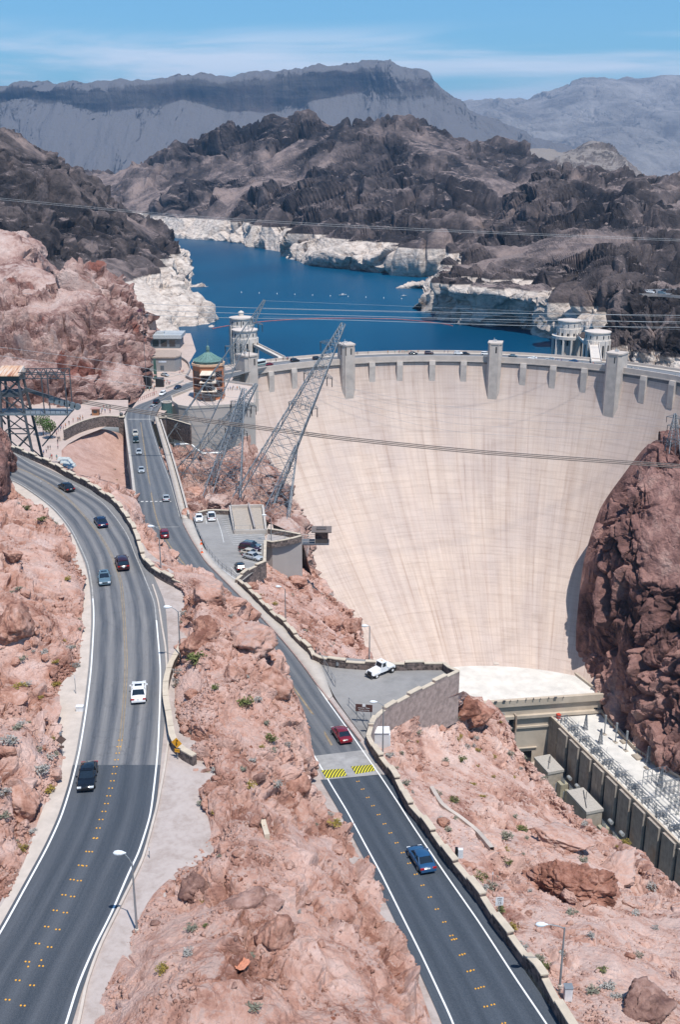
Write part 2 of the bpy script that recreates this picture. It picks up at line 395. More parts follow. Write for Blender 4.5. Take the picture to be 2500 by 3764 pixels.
# ------------------------------------------------------------------ far land
def cols(*st):
    """stations given shore->ridge; turn into rows"""
    return [[s[i] for s in st] for i in range(len(st[0]))]
patch('mesa_hills', cols(
    ((-500, 680, 7000), (-500, 560, 7350), (-500, 480, 7600), (-500, 395, 7850), (-500, 330, 7895)),
    ((-50, 680, 7000), (-50, 560, 7350), (-50, 470, 7600), (-50, 380, 7850), (-50, 327, 7895)),
    ((130, 680, 7050), (130, 560, 7350), (140, 470, 7600), (150, 375, 7850), (150, 319, 7895)),
    ((343, 680, 6900), (343, 560, 7250), (343, 480, 7500), (343, 406, 7750), (343, 313, 7845)),
    ((518, 680, 6900), (518, 560, 7250), (518, 480, 7500), (518, 404, 7750), (518, 300, 7845)),
    ((690, 680, 7050), (690, 560, 7350), (690, 460, 7600), (690, 380, 7850), (690, 293, 7895)),
    ((893, 680, 6900), (893, 560, 7250), (893, 480, 7500), (893, 415, 7750), (893, 279, 7845)),
    ((1040, 680, 6900), (1040, 560, 7250), (1040, 480, 7500), (1040, 412, 7750), (1050, 272, 7845)),
    ((1200, 680, 7000), (1200, 560, 7350), (1200, 450, 7600), (1200, 362, 7850), (1200, 253, 7895)),
    ((1354, 680, 7000), (1354, 560, 7350), (1354, 440, 7600), (1354, 337, 7850), (1370, 241, 7895)),
    ((1473, 680, 6700), (1473, 560, 7000), (1473, 470, 7300), (1473, 383, 7600), (1473, 258, 7795)),
    ((1610, 680, 6500), (1600, 560, 6900), (1600, 470, 7200), (1598, 372, 7600), (1588, 270, 7795)),
    ((1780, 680, 6400), (1750, 560, 6800), (1730, 500, 7100), (1700, 430, 7500), (1665, 362, 7745)),
    ((2000, 680, 6300), (1950, 590, 6700), (1930, 550, 7000), (1900, 515, 7300), (1870, 470, 7545)),
    ((2300, 700, 6200), (2250, 640, 6600), (2200, 610, 6900), (2150, 585, 7100), (2060, 540, 7400))),
    170, 820, M_mesa, 700, 42, 3, back=((0, 700, 8), (0, 2500, -500)), blocks=.22, edge=(0, .05), stretch=(.3, 1, 1.5), crag=-.1, rough=2.5)
patch('pale_hills', [
    [(1500, 720, 9000), (1750, 720, 9000), (2000, 720, 9000), (2250, 720, 9000), (2500, 720, 9000), (2900, 720, 9000)],
    [(1500, 620, 10000), (1750, 560, 10000), (2000, 570, 9800), (2250, 560, 9600), (2500, 600, 9600), (2900, 600, 9600)],
    [(1500, 520, 11000), (1750, 460, 11000), (2000, 470, 10800), (2250, 450, 10600), (2500, 480, 10600), (2900, 480, 10600)],
    [(1500, 440, 12000), (1750, 400, 12000), (2000, 400, 11800), (2250, 370, 11600), (2500, 370, 11600), (2900, 380, 11600)],
    [(1500, 410, 12600), (1740, 384, 12600), (1970, 366, 12500), (2180, 296, 12500), (2400, 290, 12500), (2900, 290, 12500)]],
    190, 520, M_pale, 1100, 85, 5, back=((0, 900, -40), (0, 3000, -800)), blocks=.5, rough=1.4, crag=.1, stretch=(.8, 1, 1))
patch('knoll_hills', cols(
    ((1650, 720, 2900), (1650, 640, 3100), (1700, 560, 3400)), ((1850, 720, 2900), (1850, 620, 3100), (1870, 545, 3400)),
    ((1980, 720, 2900), (1990, 630, 3100), (1990, 545, 3400)), ((2090, 720, 2900), (2090, 620, 3100), (2100, 552, 3400)),
    ((2180, 720, 2900), (2180, 610, 3100), (2185, 520, 3350)), ((2270, 720, 2900), (2270, 620, 3100), (2258, 545, 3350)),
    ((2350, 720, 2900), (2340, 660, 3100), (2320, 605, 3350)), ((2600, 760, 2900), (2500, 720, 3100), (2420, 690, 3350))),
    90, 260, rock_mat('knoll_rock', [(.06, .05, .045), (.16, .13, .115), (.22, .18, .16)], 150, 7, flat=((.25, .215, .19), .8)), 220, 14, 8, back=((0, 150, -40), (0, 600, -300)))
patch('lake_hills', cols(
    ((150, 850, -140), (150, 800, 2300), (130, 740, 2400), (130, 680, 2600), (120, 650, 2800)),
    ((400, 850, -136), (390, 800, 2200), (370, 730, 2300), (350, 670, 2500), (350, 640, 2700)),
    ((640, 892, -136), (625, 835, 2010), (600, 760, 2100), (560, 670, 2300), (540, 597, 2500)),
    ((880, 910, -136), (870, 835, 1830), (850, 740, 2000), (810, 620, 2250), (790, 505, 2450)),
    ((1030, 953, -136), (1020, 870, 1650), (1000, 760, 1850), (980, 600, 2200), (960, 472, 2450)),
    ((1090, 993, -136), (1120, 905, 1420), (1130, 780, 1700), (1140, 600, 2100), (1170, 458, 2400)),
    ((1300, 1010, -136), (1300, 915, 1330), (1330, 780, 1600), (1350, 620, 2000), (1370, 482, 2300)),
    ((1500, 1028, -136), (1500, 930, 1280), (1530, 790, 1500), (1550, 620, 1900), (1540, 463, 2300)),
    ((1700, 1043, -136), (1700, 940, 1250), (1720, 800, 1500), (1740, 640, 1900), (1740, 505, 2300)),
    ((1900, 1043, -136), (1900, 950, 1250), (1920, 830, 1500), (1930, 700, 1900), (1930, 575, 2300)),
    ((2200, 1053, -136), (2200, 950, 1250), (2180, 850, 1500), (2150, 760, 1900), (2110, 655, 2300)),
    ((2600, 1053, -136), (2600, 950, 1250), (2550, 850, 1500), (2450, 800, 1900), (2380, 720, 2300))),
    300, 900, M_dark, 260, 27, 11, back=((0, 260, -60), (0, 1000, -400)), edge=(.03, 0), blocks=1.1, stretch=(.8, .8, 1.1), crag=.06, rough=1.5)
patch('right_hills', cols(
    ((1470, 1168, -140), (1530, 1120, -124), (1560, 1090, 1010), (1590, 1060, 1060), (1620, 1030, 1100), (1640, 1000, 1200)),
    ((1534, 1160, -138), (1575, 1090, -112), (1619, 1035, -96), (1632, 1020, 1080), (1650, 990, 1130), (1670, 955, 1230)),
    ((1650, 1222, -136), (1660, 1120, -112), (1675, 1045, -96), (1695, 970, 1050), (1720, 920, 1200), (1754, 877, 1350)),
    ((1850, 1242, -136), (1860, 1140, -112), (1870, 1068, -96), (1850, 960, 1000), (1860, 850, 1200), (1885, 765, 1400)),
    ((1985, 1266, -136), (2000, 1160, -112), (2010, 1085, -96), (2000, 960, 950), (2000, 800, 1200), (2009, 654, 1450)),
    ((2050, 1300, -136), (2080, 1190, -112), (2100, 1110, -96), (2110, 980, 880), (2120, 820, 1150), (2120, 640, 1450)),
    ((2200, 1340, -136), (2230, 1230, -112), (2260, 1150, -96), (2280, 1020, 800), (2300, 850, 1100), (2300, 650, 1450)),
    ((2400, 1400, -136), (2400, 1250, -112), (2400, 1150, -96), (2420, 1060, 780), (2450, 880, 1050), (2500, 660, 1450)),
    ((2700, 1400, -136), (2700, 1250, -112), (2700, 1150, -96), (2700, 1060, 780), (2700, 880, 1050), (2750, 660, 1450))),
    420, 640, M_dark, 130, 15, 21, back=((30, 200, -40), (60, 700, -300)), edge=(.02, 0), blocks=1.15, crag=.3, rough=1.7)
patch('point_rock', [
    [(1440, 1064, -129.5), (1500, 1066, -129.5), (1560, 1062, -129.5), (1640, 1062, -129.5)],
    [(1470, 1052, -126), (1500, 1050, -125), (1560, 1048, -124), (1640, 1048, -124)],
    [(1500, 1038, -124), (1540, 1036, -122), (1590, 1034, -120), (1660, 1030, -118)]], 30, 90, M_dark, 20, 1.5, 77, back=((0, 15, -3), (0, 40, -10)))
patch('bluff_rock', [
    [(2190, 1360, 575), (2215, 1380, 560), (2300, 1400, 545), (2400, 1420, 528), (2500, 1450, 510), (2750, 1500, 480)],
    [(2195, 1270, 590), (2225, 1270, 575), (2305, 1290, 565), (2400, 1310, 550), (2500, 1330, 535), (2750, 1340, 510)],
    [(2225, 1190, 600), (2240, 1170, 595), (2310, 1180, 585), (2400, 1190, 570), (2500, 1200, 560), (2750, 1210, 540)],
    [(2250, 1120, 625), (2275, 1092, 615), (2330, 1090, 608), (2400, 1098, 600), (2500, 1098, 600), (2750, 1100, 590)],
    [(2300, 1075, 690), (2310, 1064, 680), (2350, 1064, 675), (2410, 1064, 670), (2510, 1064, 670), (2750, 1060, 660)]],
    330, 330, M_dark, 36, 6.5, 31, back=((0, 30, -2), (0, 90, -40)), edge=(.05, .22), blocks=1.3, crag=.2, rough=2)
patch('spur_hills', cols(
    ((600, 1360, -134), (540, 1300, 800), (470, 1260, 800), (380, 1200, 800), (250, 1120, 820), (50, 1010, 840), (-300, 900, 850)),
    ((725, 1295, -134), (650, 1200, 810), (575, 1115, 845), (450, 1060, 860), (300, 980, 890), (100, 850, 910), (-250, 750, 930)),
    ((800, 1272, -134), (725, 1160, 900), (640, 1095, 925), (500, 1000, 950), (380, 900, 970), (180, 740, 1000), (-200, 600, 1050)),
    ((745, 1190, -134), (715, 1130, 975), (670, 1085, 1010), (560, 970, 1030), (430, 860, 1050), (230, 680, 1090), (-150, 500, 1130)),
    ((668, 1082, -134), (668, 1070, 1110), (664, 1060, 1130), (600, 950, 1140), (470, 830, 1150), (262, 670, 1160), (-50, 450, 1170)),
    ((728, 1078, -134), (690, 1010, 1170), (655, 958, 1190), (590, 880, 1240), (470, 785, 1250), (290, 680, 1250), (60, 480, 1220)),
    ((660, 960, -134), (650, 935, 1460), (640, 915, 1470), (590, 870, 1430), (490, 800, 1400), (320, 700, 1350), (130, 545, 1300)),
    ((600, 1000, 1700), (590, 990, 1700), (570, 970, 1700), (540, 940, 1650), (450, 880, 1600), (290, 790, 1550), (110, 650, 1450))),
    620, 520, M_darkL, 110, 12, 41, blocks=1.15, side=(.02, 0), crag=.15, rough=2.2)
patch('shoulder_hills', [
    [(-300, 1180, 560), (0, 1120, 560), (80, 1100, 560), (150, 1090, 565), (230, 1080, 575)],
    [(-300, 1000, 600), (0, 980, 600), (70, 980, 600), (130, 1000, 600), (190, 1020, 610)],
    [(-300, 840, 640), (0, 850, 640), (50, 862, 640), (100, 940, 630), (150, 1010, 640)]],
    130, 160, M_left, 40, 7, 51, back=((0, 30, -5), (0, 80, -60)))
patch('left_cliff', [
    [(-200, 1600, 375), (0, 1575, 380), (100, 1560, 385), (250, 1535, 395), (350, 1508, 410), (450, 1495, 420), (500, 1475, 428), (525, 1440, 440), (540, 1380, 470)],
    [(-200, 1420, 400), (0, 1420, 400), (100, 1410, 403), (250, 1400, 412), (350, 1390, 425), (450, 1380, 433), (510, 1370, 440), (532, 1350, 455), (545, 1330, 490)],
    [(-200, 1250, 440), (0, 1260, 440), (100, 1250, 443), (250, 1250, 448), (350, 1230, 455), (440, 1230, 462), (500, 1250, 468), (535, 1250, 480), (548, 1260, 510)],
    [(-200, 1130, 495), (0, 1130, 495), (100, 1125, 497), (200, 1120, 495), (300, 1090, 495), (400, 1130, 490), (470, 1160, 490), (520, 1185, 495), (545, 1210, 530)],
    [(-200, 1115, 545), (0, 1105, 545), (100, 1100, 545), (195, 1085, 545), (260, 1030, 540), (340, 1030, 535), (430, 1095, 525), (495, 1150, 520), (535, 1190, 540)]],
    560, 640, M_left, 32, 6.2, 61, back=((0, 25, -1), (0, 90, -60)), edge=(.04, .1), side=(0, .05), blocks=1.3, crag=.25, rough=2.3)

# ------------------------------------------------------------------ near land
def wofs(p, o): q = np.array(p)+np.array(o); return (q[0], q[1], q[2], 0)
GUT = [(-60, 1740), (20, 1778), (120, 1850), (200, 1915), (263, 1985), (290, 2113), (304, 2203), (300, 2351), (287, 2453), (226, 2519), (198, 2640), (232, 2760), (224, 2841), (150, 3000), (96, 3159), (30, 3290), (-60, 3440), (-250, 3764), (-420, 4050)]
g0 = [P(x, y, -60.05) for x, y in GUT]
NP = [.9, 1, .4, .5, .9, 1.0, 1.1, 1.0, 1, .7, .6, .9, 1, 1, .8, .6, .5, .5, .5]
def outward(k, o, h):
    a = g0[max(k-1, 0)]; b = g0[min(k+1, len(g0)-1)]; t = b-a; t = t/np.linalg.norm(t); n = np.array([t[1], -t[0], 0]); n = n if n[0] < 0 else -n
    n = n*.35+np.array([-.93, -.05, 0]); q = g0[k]+n*o; return (q[0], q[1], -60.05+h, 0)
patch('left_bank', [[outward(k, 0, 0) for k in range(len(g0))], [outward(k, 1.2, 1.4*NP[k]) for k in range(len(g0))], [outward(k, 5, 4.2*NP[k]) for k in range(len(g0))],
      [outward(k, 11, 6.5*NP[k]+.5) for k in range(len(g0))], [outward(k, 20, 10) for k in range(len(g0))], [outward(k, 34, 15) for k in range(len(g0))], [outward(k, 55, 20) for k in range(len(g0))]],
      560, 900, M_near, 9, 1.7, 71, edge=(.05, 0), crag=.08)
patch('tall_rock', [
    [(-60, 1850, 180), (-20, 1835, 180), (15, 1822, 182), (30, 1810, 186), (34, 1800, 192)],
    [(-60, 1740, 180), (-20, 1740, 181), (15, 1740, 183), (30, 1735, 187), (36, 1735, 194)],
    [(-60, 1640, 182), (-20, 1640, 184), (12, 1650, 186), (28, 1660, 190), (36, 1670, 196)],
    [(-60, 1560, 188), (-25, 1575, 190), (5, 1592, 191), (24, 1612, 194), (32, 1640, 200)]], 160, 90, M_cliff, 6, .7, 79, back=((-2, 6, -1), (-3, 14, -12)))
A0 = [
 ((300, 1765, -61), (340, 1768, -65), (400, 1780, -72), (472, 1800, -84)),
 ((411, 1838, -60.3), (440, 1842, -62), (478, 1852, -66), (510, 1872, -84)),
 ((464, 1902, -60.3), (485, 1907, -62), (508, 1932, -66), (540, 1962, -84)),
 ((505, 1987, -60.3), (535, 1992, -60.6), (590, 2020, -64), (630, 2060, -82)),
 ((540, 2078, -60.3), (572, 2078, -60.8), (628, 2096, -65), (684, 2142, -82)),
 ((610, 2128, -60.3), (665, 2112, -58.5), (735, 2120, -62), (780, 2190, -79.5)),
 ((680, 2182, -60.1), (735, 2142, -57.5), (825, 2182, -61.5), (860, 2262, -78.8)),
 ((660, 2280, -60.1), (750, 2250, -57), (895, 2252, -61), (940, 2330, -77.8)),
 ((650, 2400, -60.1), (760, 2370, -56), (966, 2370, -61.5), (1015, 2450, -76.8)),
 ((640, 2520, -60.1), (770, 2500, -56.6), (1038, 2510, -62.5), (1080, 2575, -75.6)),
 ((650, 2640, -60.1), (790, 2630, -58), (1095, 2640, -64), (1135, 2705, -74.4)),
 ((700, 2780, -60.1), (830, 2780, -58.6), (1122, 2775, -66), (1160, 2832, -72.9)),
 ((725, 2900, -60.1), (850, 2920, -58.8), (1132, 2910, -67.5), (1195, 2950, -71.6)),
 ((770, 3080, -60.1), (900, 3100, -58), (1160, 3095, -64.5), (1300, 3120, -70.2)),
 ((560, 3290, -60.1), (850, 3300, -57.5), (1190, 3290, -61.5), (1405, 3280, -68.9)),
 ((450, 3500, -60.1), (800, 3500, -56.5), (1200, 3500, -60.5), (1495, 3480, -67.4)),
 ((355, 3700, -60.1), (750, 3700, -56.5), (1220, 3700, -59.5), (1565, 3690, -66.2)),
 ((230, 3950, -60.1), (750, 3950, -57), (1260, 3950, -59.5), (1650, 3950, -64.9))]
patch('outcrop_rock', A0, 1100, 600, M_near, 8.5, 1.7, 91, side=(.08, .06), crag=-.05)
WL = [(877, 2138), (907, 2162), (958, 2212), (1009, 2263), (1050, 2294), (1091, 2345), (1142, 2391), (1180, 2425)]
patch('east_bank', [
 ((1704, 2540, -76.3), (1722, 2550, -79), (1745, 2565, -85), (1768, 2592, -90)),
 ((1600, 2588, -76.1), (1675, 2612, -81), (1760, 2640, -87), (1815, 2652, -91)),
 ((1495, 2652, -75.9), (1620, 2680, -81), (1750, 2710, -86), (1850, 2730, -91)),
 ((1405, 2705, -75.2), (1580, 2760, -80), (1760, 2790, -86), (1905, 2818, -92)),
 ((1385, 2760, -74.6), (1560, 2820, -79), (1780, 2845, -85), (1935, 2862, -92)),
 ((1467, 2872, -73), (1640, 2890, -78), (1820, 2895, -84), (1972, 2905, -91)),
 ((1565, 3010, -71.6), (1720, 3013, -76.5), (1900, 3000, -83), (2043, 2990, -91)),
 ((1655, 3135, -70.4), (1830, 3120, -75), (2020, 3090, -82), (2133, 3072, -90)),
 ((1735, 3240, -69.4), (1930, 3200, -74), (2120, 3150, -81), (2252, 3138, -90)),
 ((1835, 3375, -68.2), (2040, 3320, -72.5), (2230, 3255, -79), (2345, 3238, -87.5)),
 ((1937, 3510, -67.3), (2150, 3430, -70.5), (2320, 3350, -76), (2450, 3302, -84)),
 ((2037, 3650, -66.5), (2250, 3560, -69), (2430, 3450, -74), (2620, 3370, -81)),
 ((2120, 3764, -65.9), (2330, 3690, -67.5), (2520, 3600, -71.5), (2720, 3500, -78)),
 ((2240, 3930, -65), (2430, 3880, -66.5), (2640, 3800, -69.5), (2850, 3700, -75))],
 900, 720, M_nearR, 9, 1.3, 101, side=(.05, 0), rim=((4, 4, -8), (18, 14, -110)))
patch('dam_bank', [
 ((880, 2095, -79), (950, 2075, -83), (1010, 2065, -88), (1080, 2052, -97)),
 ((905, 2150, -78.2), (1000, 2128, -83), (1075, 2120, -89), (1150, 2120, -99)),
 ((970, 2215, -77.6), (1060, 2195, -82), (1130, 2190, -88), (1200, 2210, -97)),
 ((1050, 2288, -77), (1120, 2270, -82), (1195, 2258, -87), (1275, 2268, -95)),
 ((1115, 2350, -76.6), (1175, 2335, -81), (1240, 2325, -86), (1297, 2325, -93)),
 ((1165, 2398, -76.4), (1215, 2388, -79.5), (1265, 2385, -84), (1318, 2388, -88)),
 ((1190, 2445, -76.3), (1250, 2445, -78.5), (1300, 2445, -81), (1352, 2445, -84))],
 360, 330, M_near, 8, 1.1, 111, side=(.03, 0), rim=((2, 4, -9), (14, 14, -130)))
patch('tower_bank', [
 ((560, 1640, 405), (640, 1650, 400), (720, 1660, 395), (820, 1660, 395), (905, 1640, 402), (942, 1665, 396)),
 ((590, 1720, 345), (650, 1740, 342), (730, 1745, 342), (820, 1740, 347), (920, 1725, 350), (988, 1738, 345)),
 ((620, 1800, 296), (680, 1815, 294), (760, 1818, 296), (850, 1815, 298), (940, 1810, 302), (1028, 1815, 300)),
 ((650, 1870, 258), (710, 1868, 260), (790, 1860, 264), (880, 1855, 268), (960, 1865, 270), (1062, 1895, 268)),
 ((690, 1925, 236), (750, 1905, 240), (820, 1900, 243), (900, 1900, 244), (975, 1915, 244), (1085, 1975, 238))],
 420, 460, M_abut, 12, 2.6, 121, edge=(0, .06), side=(.1, 0), rim=((4, 6, -14), (30, 10, -150)), blocks=1.3, crag=.2, rough=1.8)
patch('canyon_cliff', [
 [(2120, 2520, -236), (2215, 2660, -236), (2333, 2800, -238), (2440, 2880, -240), (2520, 2930, -242), (2620, 2990, -244), (2770, 3100, -246), (3000, 3300, -250)],
 [(2119, 2440, 433), (2222, 2570, 409), (2338, 2690, 380), (2445, 2780, 360), (2510, 2800, 352), (2620, 2850, 342), (2770, 2930, 326), (3000, 3050, 300)],
 [(2121, 2290, 436), (2252, 2420, 412), (2360, 2560, 387), (2450, 2650, 368), (2520, 2700, 358), (2640, 2750, 346), (2800, 2800, 330), (3000, 2850, 305)],
 [(2148, 2060, 441), (2250, 2150, 420), (2350, 2250, 403), (2450, 2350, 385), (2540, 2400, 374), (2680, 2450, 358), (2850, 2500, 342), (3050, 2550, 315)],
 [(2208, 1870, 446), (2290, 1920, 426), (2370, 1980, 415), (2460, 2050, 403), (2560, 2100, 392), (2700, 2130, 376), (2900, 2150, 358), (3100, 2200, 335)],
 [(2300, 1735, 452), (2360, 1760, 433), (2420, 1800, 426), (2500, 1840, 418), (2600, 1860, 408), (2750, 1880, 394), (2950, 1900, 374), (3150, 1900, 350)],
 [(2372, 1645, 458), (2410, 1650, 440), (2460, 1655, 437), (2530, 1670, 432), (2630, 1690, 424), (2800, 1700, 410), (3000, 1700, 390), (3200, 1700, 370)],
 [(2430, 1612, 450), (2480, 1602, 450), (2520, 1595, 450), (2600, 1595, 450), (2700, 1595, 445), (2850, 1600, 435), (3050, 1600, 415), (3250, 1600, 400)]],
 700, 420, M_cliff, 30, 5.2, 131, back=((2, 10, -2), (10, 18, -60)), edge=(.02, .05), blocks=1.1, stretch=(1, 1, 1.5), side=(.1, 0), crag=.15, rough=2.)

# ------------------------------------------------------------------ water and base sheets
def water_mat(name, c1, c2, sc):
    m = bpy.data.materials.new(name); m.use_nodes = True; t = m.node_tree; b = t.nodes['Principled BSDF']
    g = nn(t, 'ShaderNodeNewGeometry'); n = noise(t, g.outputs['Position'], sc, 6, .6, .8, mapscale=(1, .5, 1))
    t.links.new(ramp(t, n, [(.4, c1), (.62, c2)]), b.inputs['Base Color'])
    b.inputs['Roughness'].default_value = .34; b.inputs['IOR'].default_value = 1.33; b.inputs['Specular IOR Level'].default_value = .1
    w = noise(t, g.outputs['Position'], .35, 5, .65); bp = nn(t, 'ShaderNodeBump', i_Strength=.35, i_Distance=.6); t.links.new(w, bp.inputs['Height']); t.links.new(bp.outputs[0], b.inputs['Normal'])
    return m
def sheet(name, poly, z, m):
    b = MB(); b.add([(x, y, z) for x, y in poly], [tuple(range(len(poly)))]); o = b.build(name, m); o['kind'] = 'structure'; return o
sheet('lake_water', [(-900, 470), (-30, 525), (45, 545), (100, 535), (170, 490), (900, 430), (2400, 3500), (-2400, 3500)], -128, water_mat('lake_water', (.0003, .045, .10), (.0006, .066, .135), .004))
sheet('river_water', [(-400, -400), (700, -400), (700, 470), (-400, 470)], -286, water_mat('river_water', (.01, .05, .05), (.02, .07, .07), .02))
sheet('desert_ground', [(-30000, 3500), (30000, 3500), (30000, 45000), (-30000, 45000)], -135, M_pale)

# ------------------------------------------------------------------ roads
def resample(pts, n):
    A = np.array(pts, float); s = np.concatenate([[0], np.cumsum(np.linalg.norm(np.diff(A, axis=0), axis=1))]); 
    k = len(A); dense = cr(A, max(8*k, 60)); s = np.concatenate([[0], np.cumsum(np.linalg.norm(np.diff(dense, axis=0), axis=1))])
    u = np.linspace(0, s[-1], n); return np.stack([np.interp(u, s, dense[:, i]) for i in range(3)], 1), s[-1]
def ribbon(name, left, right, m, prof, n=120, mcol=5, dz=0., kind='structure', label=None, cat=None, thick=0):
    Lw, ll = resample([hit(x, y, prof) for x, y in left], n); Rw, lr = resample([hit(x, y, prof) for x, y in right], n)
    t = np.linspace(0, 1, mcol)[None, :, None]; G = Lw[:, None]*(1-t)+Rw[:, None]*t; G[..., 2] += dz
    o = grid_mesh(name, G, m, kind=kind); me = o.data
    if G[1, 0, 0] == G[0, 0, 0]: pass
    uv = me.uv_layers.new(name='UV'); idx = np.zeros(len(me.loops), np.int32); me.loops.foreach_get('vertex_index', idx)
    r, c = idx//mcol, idx % mcol; U = c/(mcol-1); V = r/(n-1)*(ll+lr)/2
    uv.data.foreach_set('uv', np.stack([U, V], 1).reshape(-1).astype(np.float32))
    nrm = me.polygons[0].normal
    if nrm.z < 0: me.flip_normals()
    if thick:
        sd = o.modifiers.new('depth', 'SOLIDIFY'); sd.thickness = thick; sd.offset = -1
    if label: tag(o, label, cat)
    return o
def asphalt(name, base, lanes, light, worn=.5):
    """lanes: positions (0..1 across) of tyre bands darkened by rubber"""
    m = bpy.data.materials.new(name); m.use_nodes = True; t = m.node_tree; b = t.nodes['Principled BSDF']
    b.inputs['Roughness'].default_value = .82; b.inputs['Specular IOR Level'].default_value = .3
    uv = nn(t, 'ShaderNodeUVMap', uv_map='UV'); sp = nn(t, 'ShaderNodeSeparateXYZ'); t.links.new(uv.outputs[0], sp.inputs[0])
    g = nn(t, 'ShaderNodeNewGeometry'); pos = g.outputs['Position']
    wob = mathn(t, 'MULTIPLY', mathn(t, 'SUBTRACT', noise(t, pos, .023, 2, .5, 1.5), .5), .08)
    u = mathn(t, 'ADD', sp.outputs['X'], wob); s = None
    for a, w, k in lanes:
        d = mathn(t, 'ABSOLUTE', mathn(t, 'SUBTRACT', u, a)); e = nn(t, 'ShaderNodeMapRange', interpolation_type='SMOOTHSTEP'); e.inputs[1].default_value = w; e.inputs[2].default_value = w*.15
        e.inputs[3].default_value = 0; e.inputs[4].default_value = k; t.links.new(d, e.inputs[0])
        s = e.outputs[0] if s is None else mathn(t, 'MAXIMUM', s, e.outputs[0])
    cm = nn(t, 'ShaderNodeCombineXYZ'); t.links.new(mathn(t, 'MULTIPLY', sp.outputs['X'], 9.), cm.inputs[0]); t.links.new(mathn(t, 'MULTIPLY', sp.outputs['Y'], .03), cm.inputs[1])
    st = noise(t, cm.outputs[0], 1, 5, .65)
    s = mathn(t, 'MULTIPLY', s, mathn(t, 'ADD', .62, mathn(t, 'MULTIPLY', st, .6)))
    c = mixn(t, s, light, base)
    n1 = noise(t, cm.outputs[0], 2.3, 9, .72, .3); c = mixn(t, .4, c, ramp(t, n1, [(.3, tuple(x*.75 for x in base)), (.7, tuple(x*1.2 for x in light))]))
    cr2 = noise(t, pos, 12, 2); c = mixn(t, .12, c, ramp(t, cr2, [(.35, (.02, .02, .02)), (.65, (.3, .3, .3))]))
    vo = nn(t, 'ShaderNodeTexVoronoi', feature='DISTANCE_TO_EDGE', i_Scale=.22); vv = nn(t, 'ShaderNodeVectorMath', operation='MULTIPLY_ADD')
    nv = nn(t, 'ShaderNodeTexNoise', i_Scale=.6, i_Detail=4); t.links.new(pos, nv.inputs['Vector']); t.links.new(nv.outputs['Color'], vv.inputs[0]); vv.inputs[1].default_value = (2.2,)*3; t.links.new(pos, vv.inputs[2]); t.links.new(vv.outputs[0], vo.inputs['Vector'])
    ck = ramp(t, vo.outputs['Distance'], [(.0, (.5, .5, .5)), (.012, (0, 0, 0))]); c = mixn(t, mathn(t, 'MULTIPLY', ck, worn), c, (.02, .022, .026))
    t.links.new(c, b.inputs['Base Color'])
    bp = nn(t, 'ShaderNodeBump', i_Strength=.3, i_Distance=.02); t.links.new(cr2, bp.inputs['Height']); t.links.new(bp.outputs[0], b.inputs['Normal'])
    return m
LANES_L = [(.17, .09, 1), (.35, .08, .9), (.62, .075, 1), (.80, .09, 1)]
M_asL = asphalt('asphalt_worn', (.030, .043, .064), LANES_L, (.225, .218, .214))
M_asLn = asphalt('asphalt_new', (.022, .034, .05), [(.22, .1, .9), (.38, .09, .9), (.62, .12, 1), (.84, .12, 1)], (.078, .088, .104), .2)
M_asR = asphalt('asphalt_grey', (.05, .062, .08), [(.15, .09, .9), (.32, .09, .9), (.60, .09, .8), (.80, .09, .8)], (.155, .16, .168))
M_asRn = asphalt('asphalt_dark', (.024, .036, .052), [(.2, .1, .9), (.36, .1, .9), (.62, .1, .9), (.82, .1, .9)], (.06, .075, .095), .1)
M_conc = mat('pale_concrete', (.50, .43, .37), .85, .1, .6, .2)
M_walk = mat('walk_concrete', (.46, .41, .36), .85, .08, .4, .2)
M_white = mat('road_paint', (.78, .78, .76), .6, .06, 2)
LWL = [(-120, 1710), (49, 1767), (134, 1819), (201, 1872), (254, 1935), (290, 2002), (321, 2073), (337, 2158), (343, 2238), (343, 2300), (334, 2453), (316, 2606), (291, 2759), (260, 2887), (224, 3000), (172, 3115), (96, 3255), (0, 3427), (-90, 3560), (-230, 3764), (-400, 4000)]
RWL = [(-60, 1625), (37, 1659), (95, 1696), (196, 1746), (296, 1796), (371, 1844), (423, 1902), (466, 1966), (498, 2045), (529, 2119), (565, 2212), (576, 2300), (588, 2453), (586, 2606), (579, 2759), (566, 2887), (550, 3000), (510, 3128), (472, 3210), (408, 3357), (344, 3485), (287, 3619), (241, 3764), (170, 3980)]
def shift(pl, dx0, dx1=None):
    """shift a pixel polyline sideways on its road by metres"""
    return [(x+dx0*F/(-(-60.)/ (-(ray(x, y)[2])) if False else 60/(-ray(x, y)[2])), y) for x, y in pl]
def sh(pl, dm, prof):
    out = []
    for x, y in pl:
        q = hit(x, y, prof); dep = q[1]*cP-q[2]*sP; out.append((x+dm*F/dep, y))
    return out
def cut(pl, y0, y1):
    A = [p for p in pl if y0 < p[1] < y1]; ys = [p[1] for p in pl]; xs = [p[0] for p in pl]
    return ([(float(np.interp(y0, ys, xs)), y0)] if y0 > ys[0] else [])+A+([(float(np.interp(y1, ys, xs)), y1)] if y1 < ys[-1] else [])
lL, lR = sh(LWL, -.35, road_l), sh(RWL, 1.5, road_l)
lR = [(x-(lambda q: max(0, min(1, (y-2250)/500.)))(0)*1.05*F/(lambda p: p[1]*cP-p[2]*sP)(hit(x, y, road_l)), y) for x, y in lR]
ribbon('left_road', cut(lL, -9, 2812), cut(lR, -9, 2812), M_asL, road_l, 200, 9, .012)
ribbon('left_road', cut(lL, 2812, 9999), cut(lR, 2812, 9999), M_asLn, road_l, 160, 9, .012)
ribbon('gutter_pavement', [(x-4, y-2) for x, y in GUT], lL[:0]+sh([(float(np.interp(y, [p[1] for p in LWL], [p[0] for p in LWL])), y) for _, y in GUT], -.3, road_l), M_conc, road_l, 160, 3, .004)
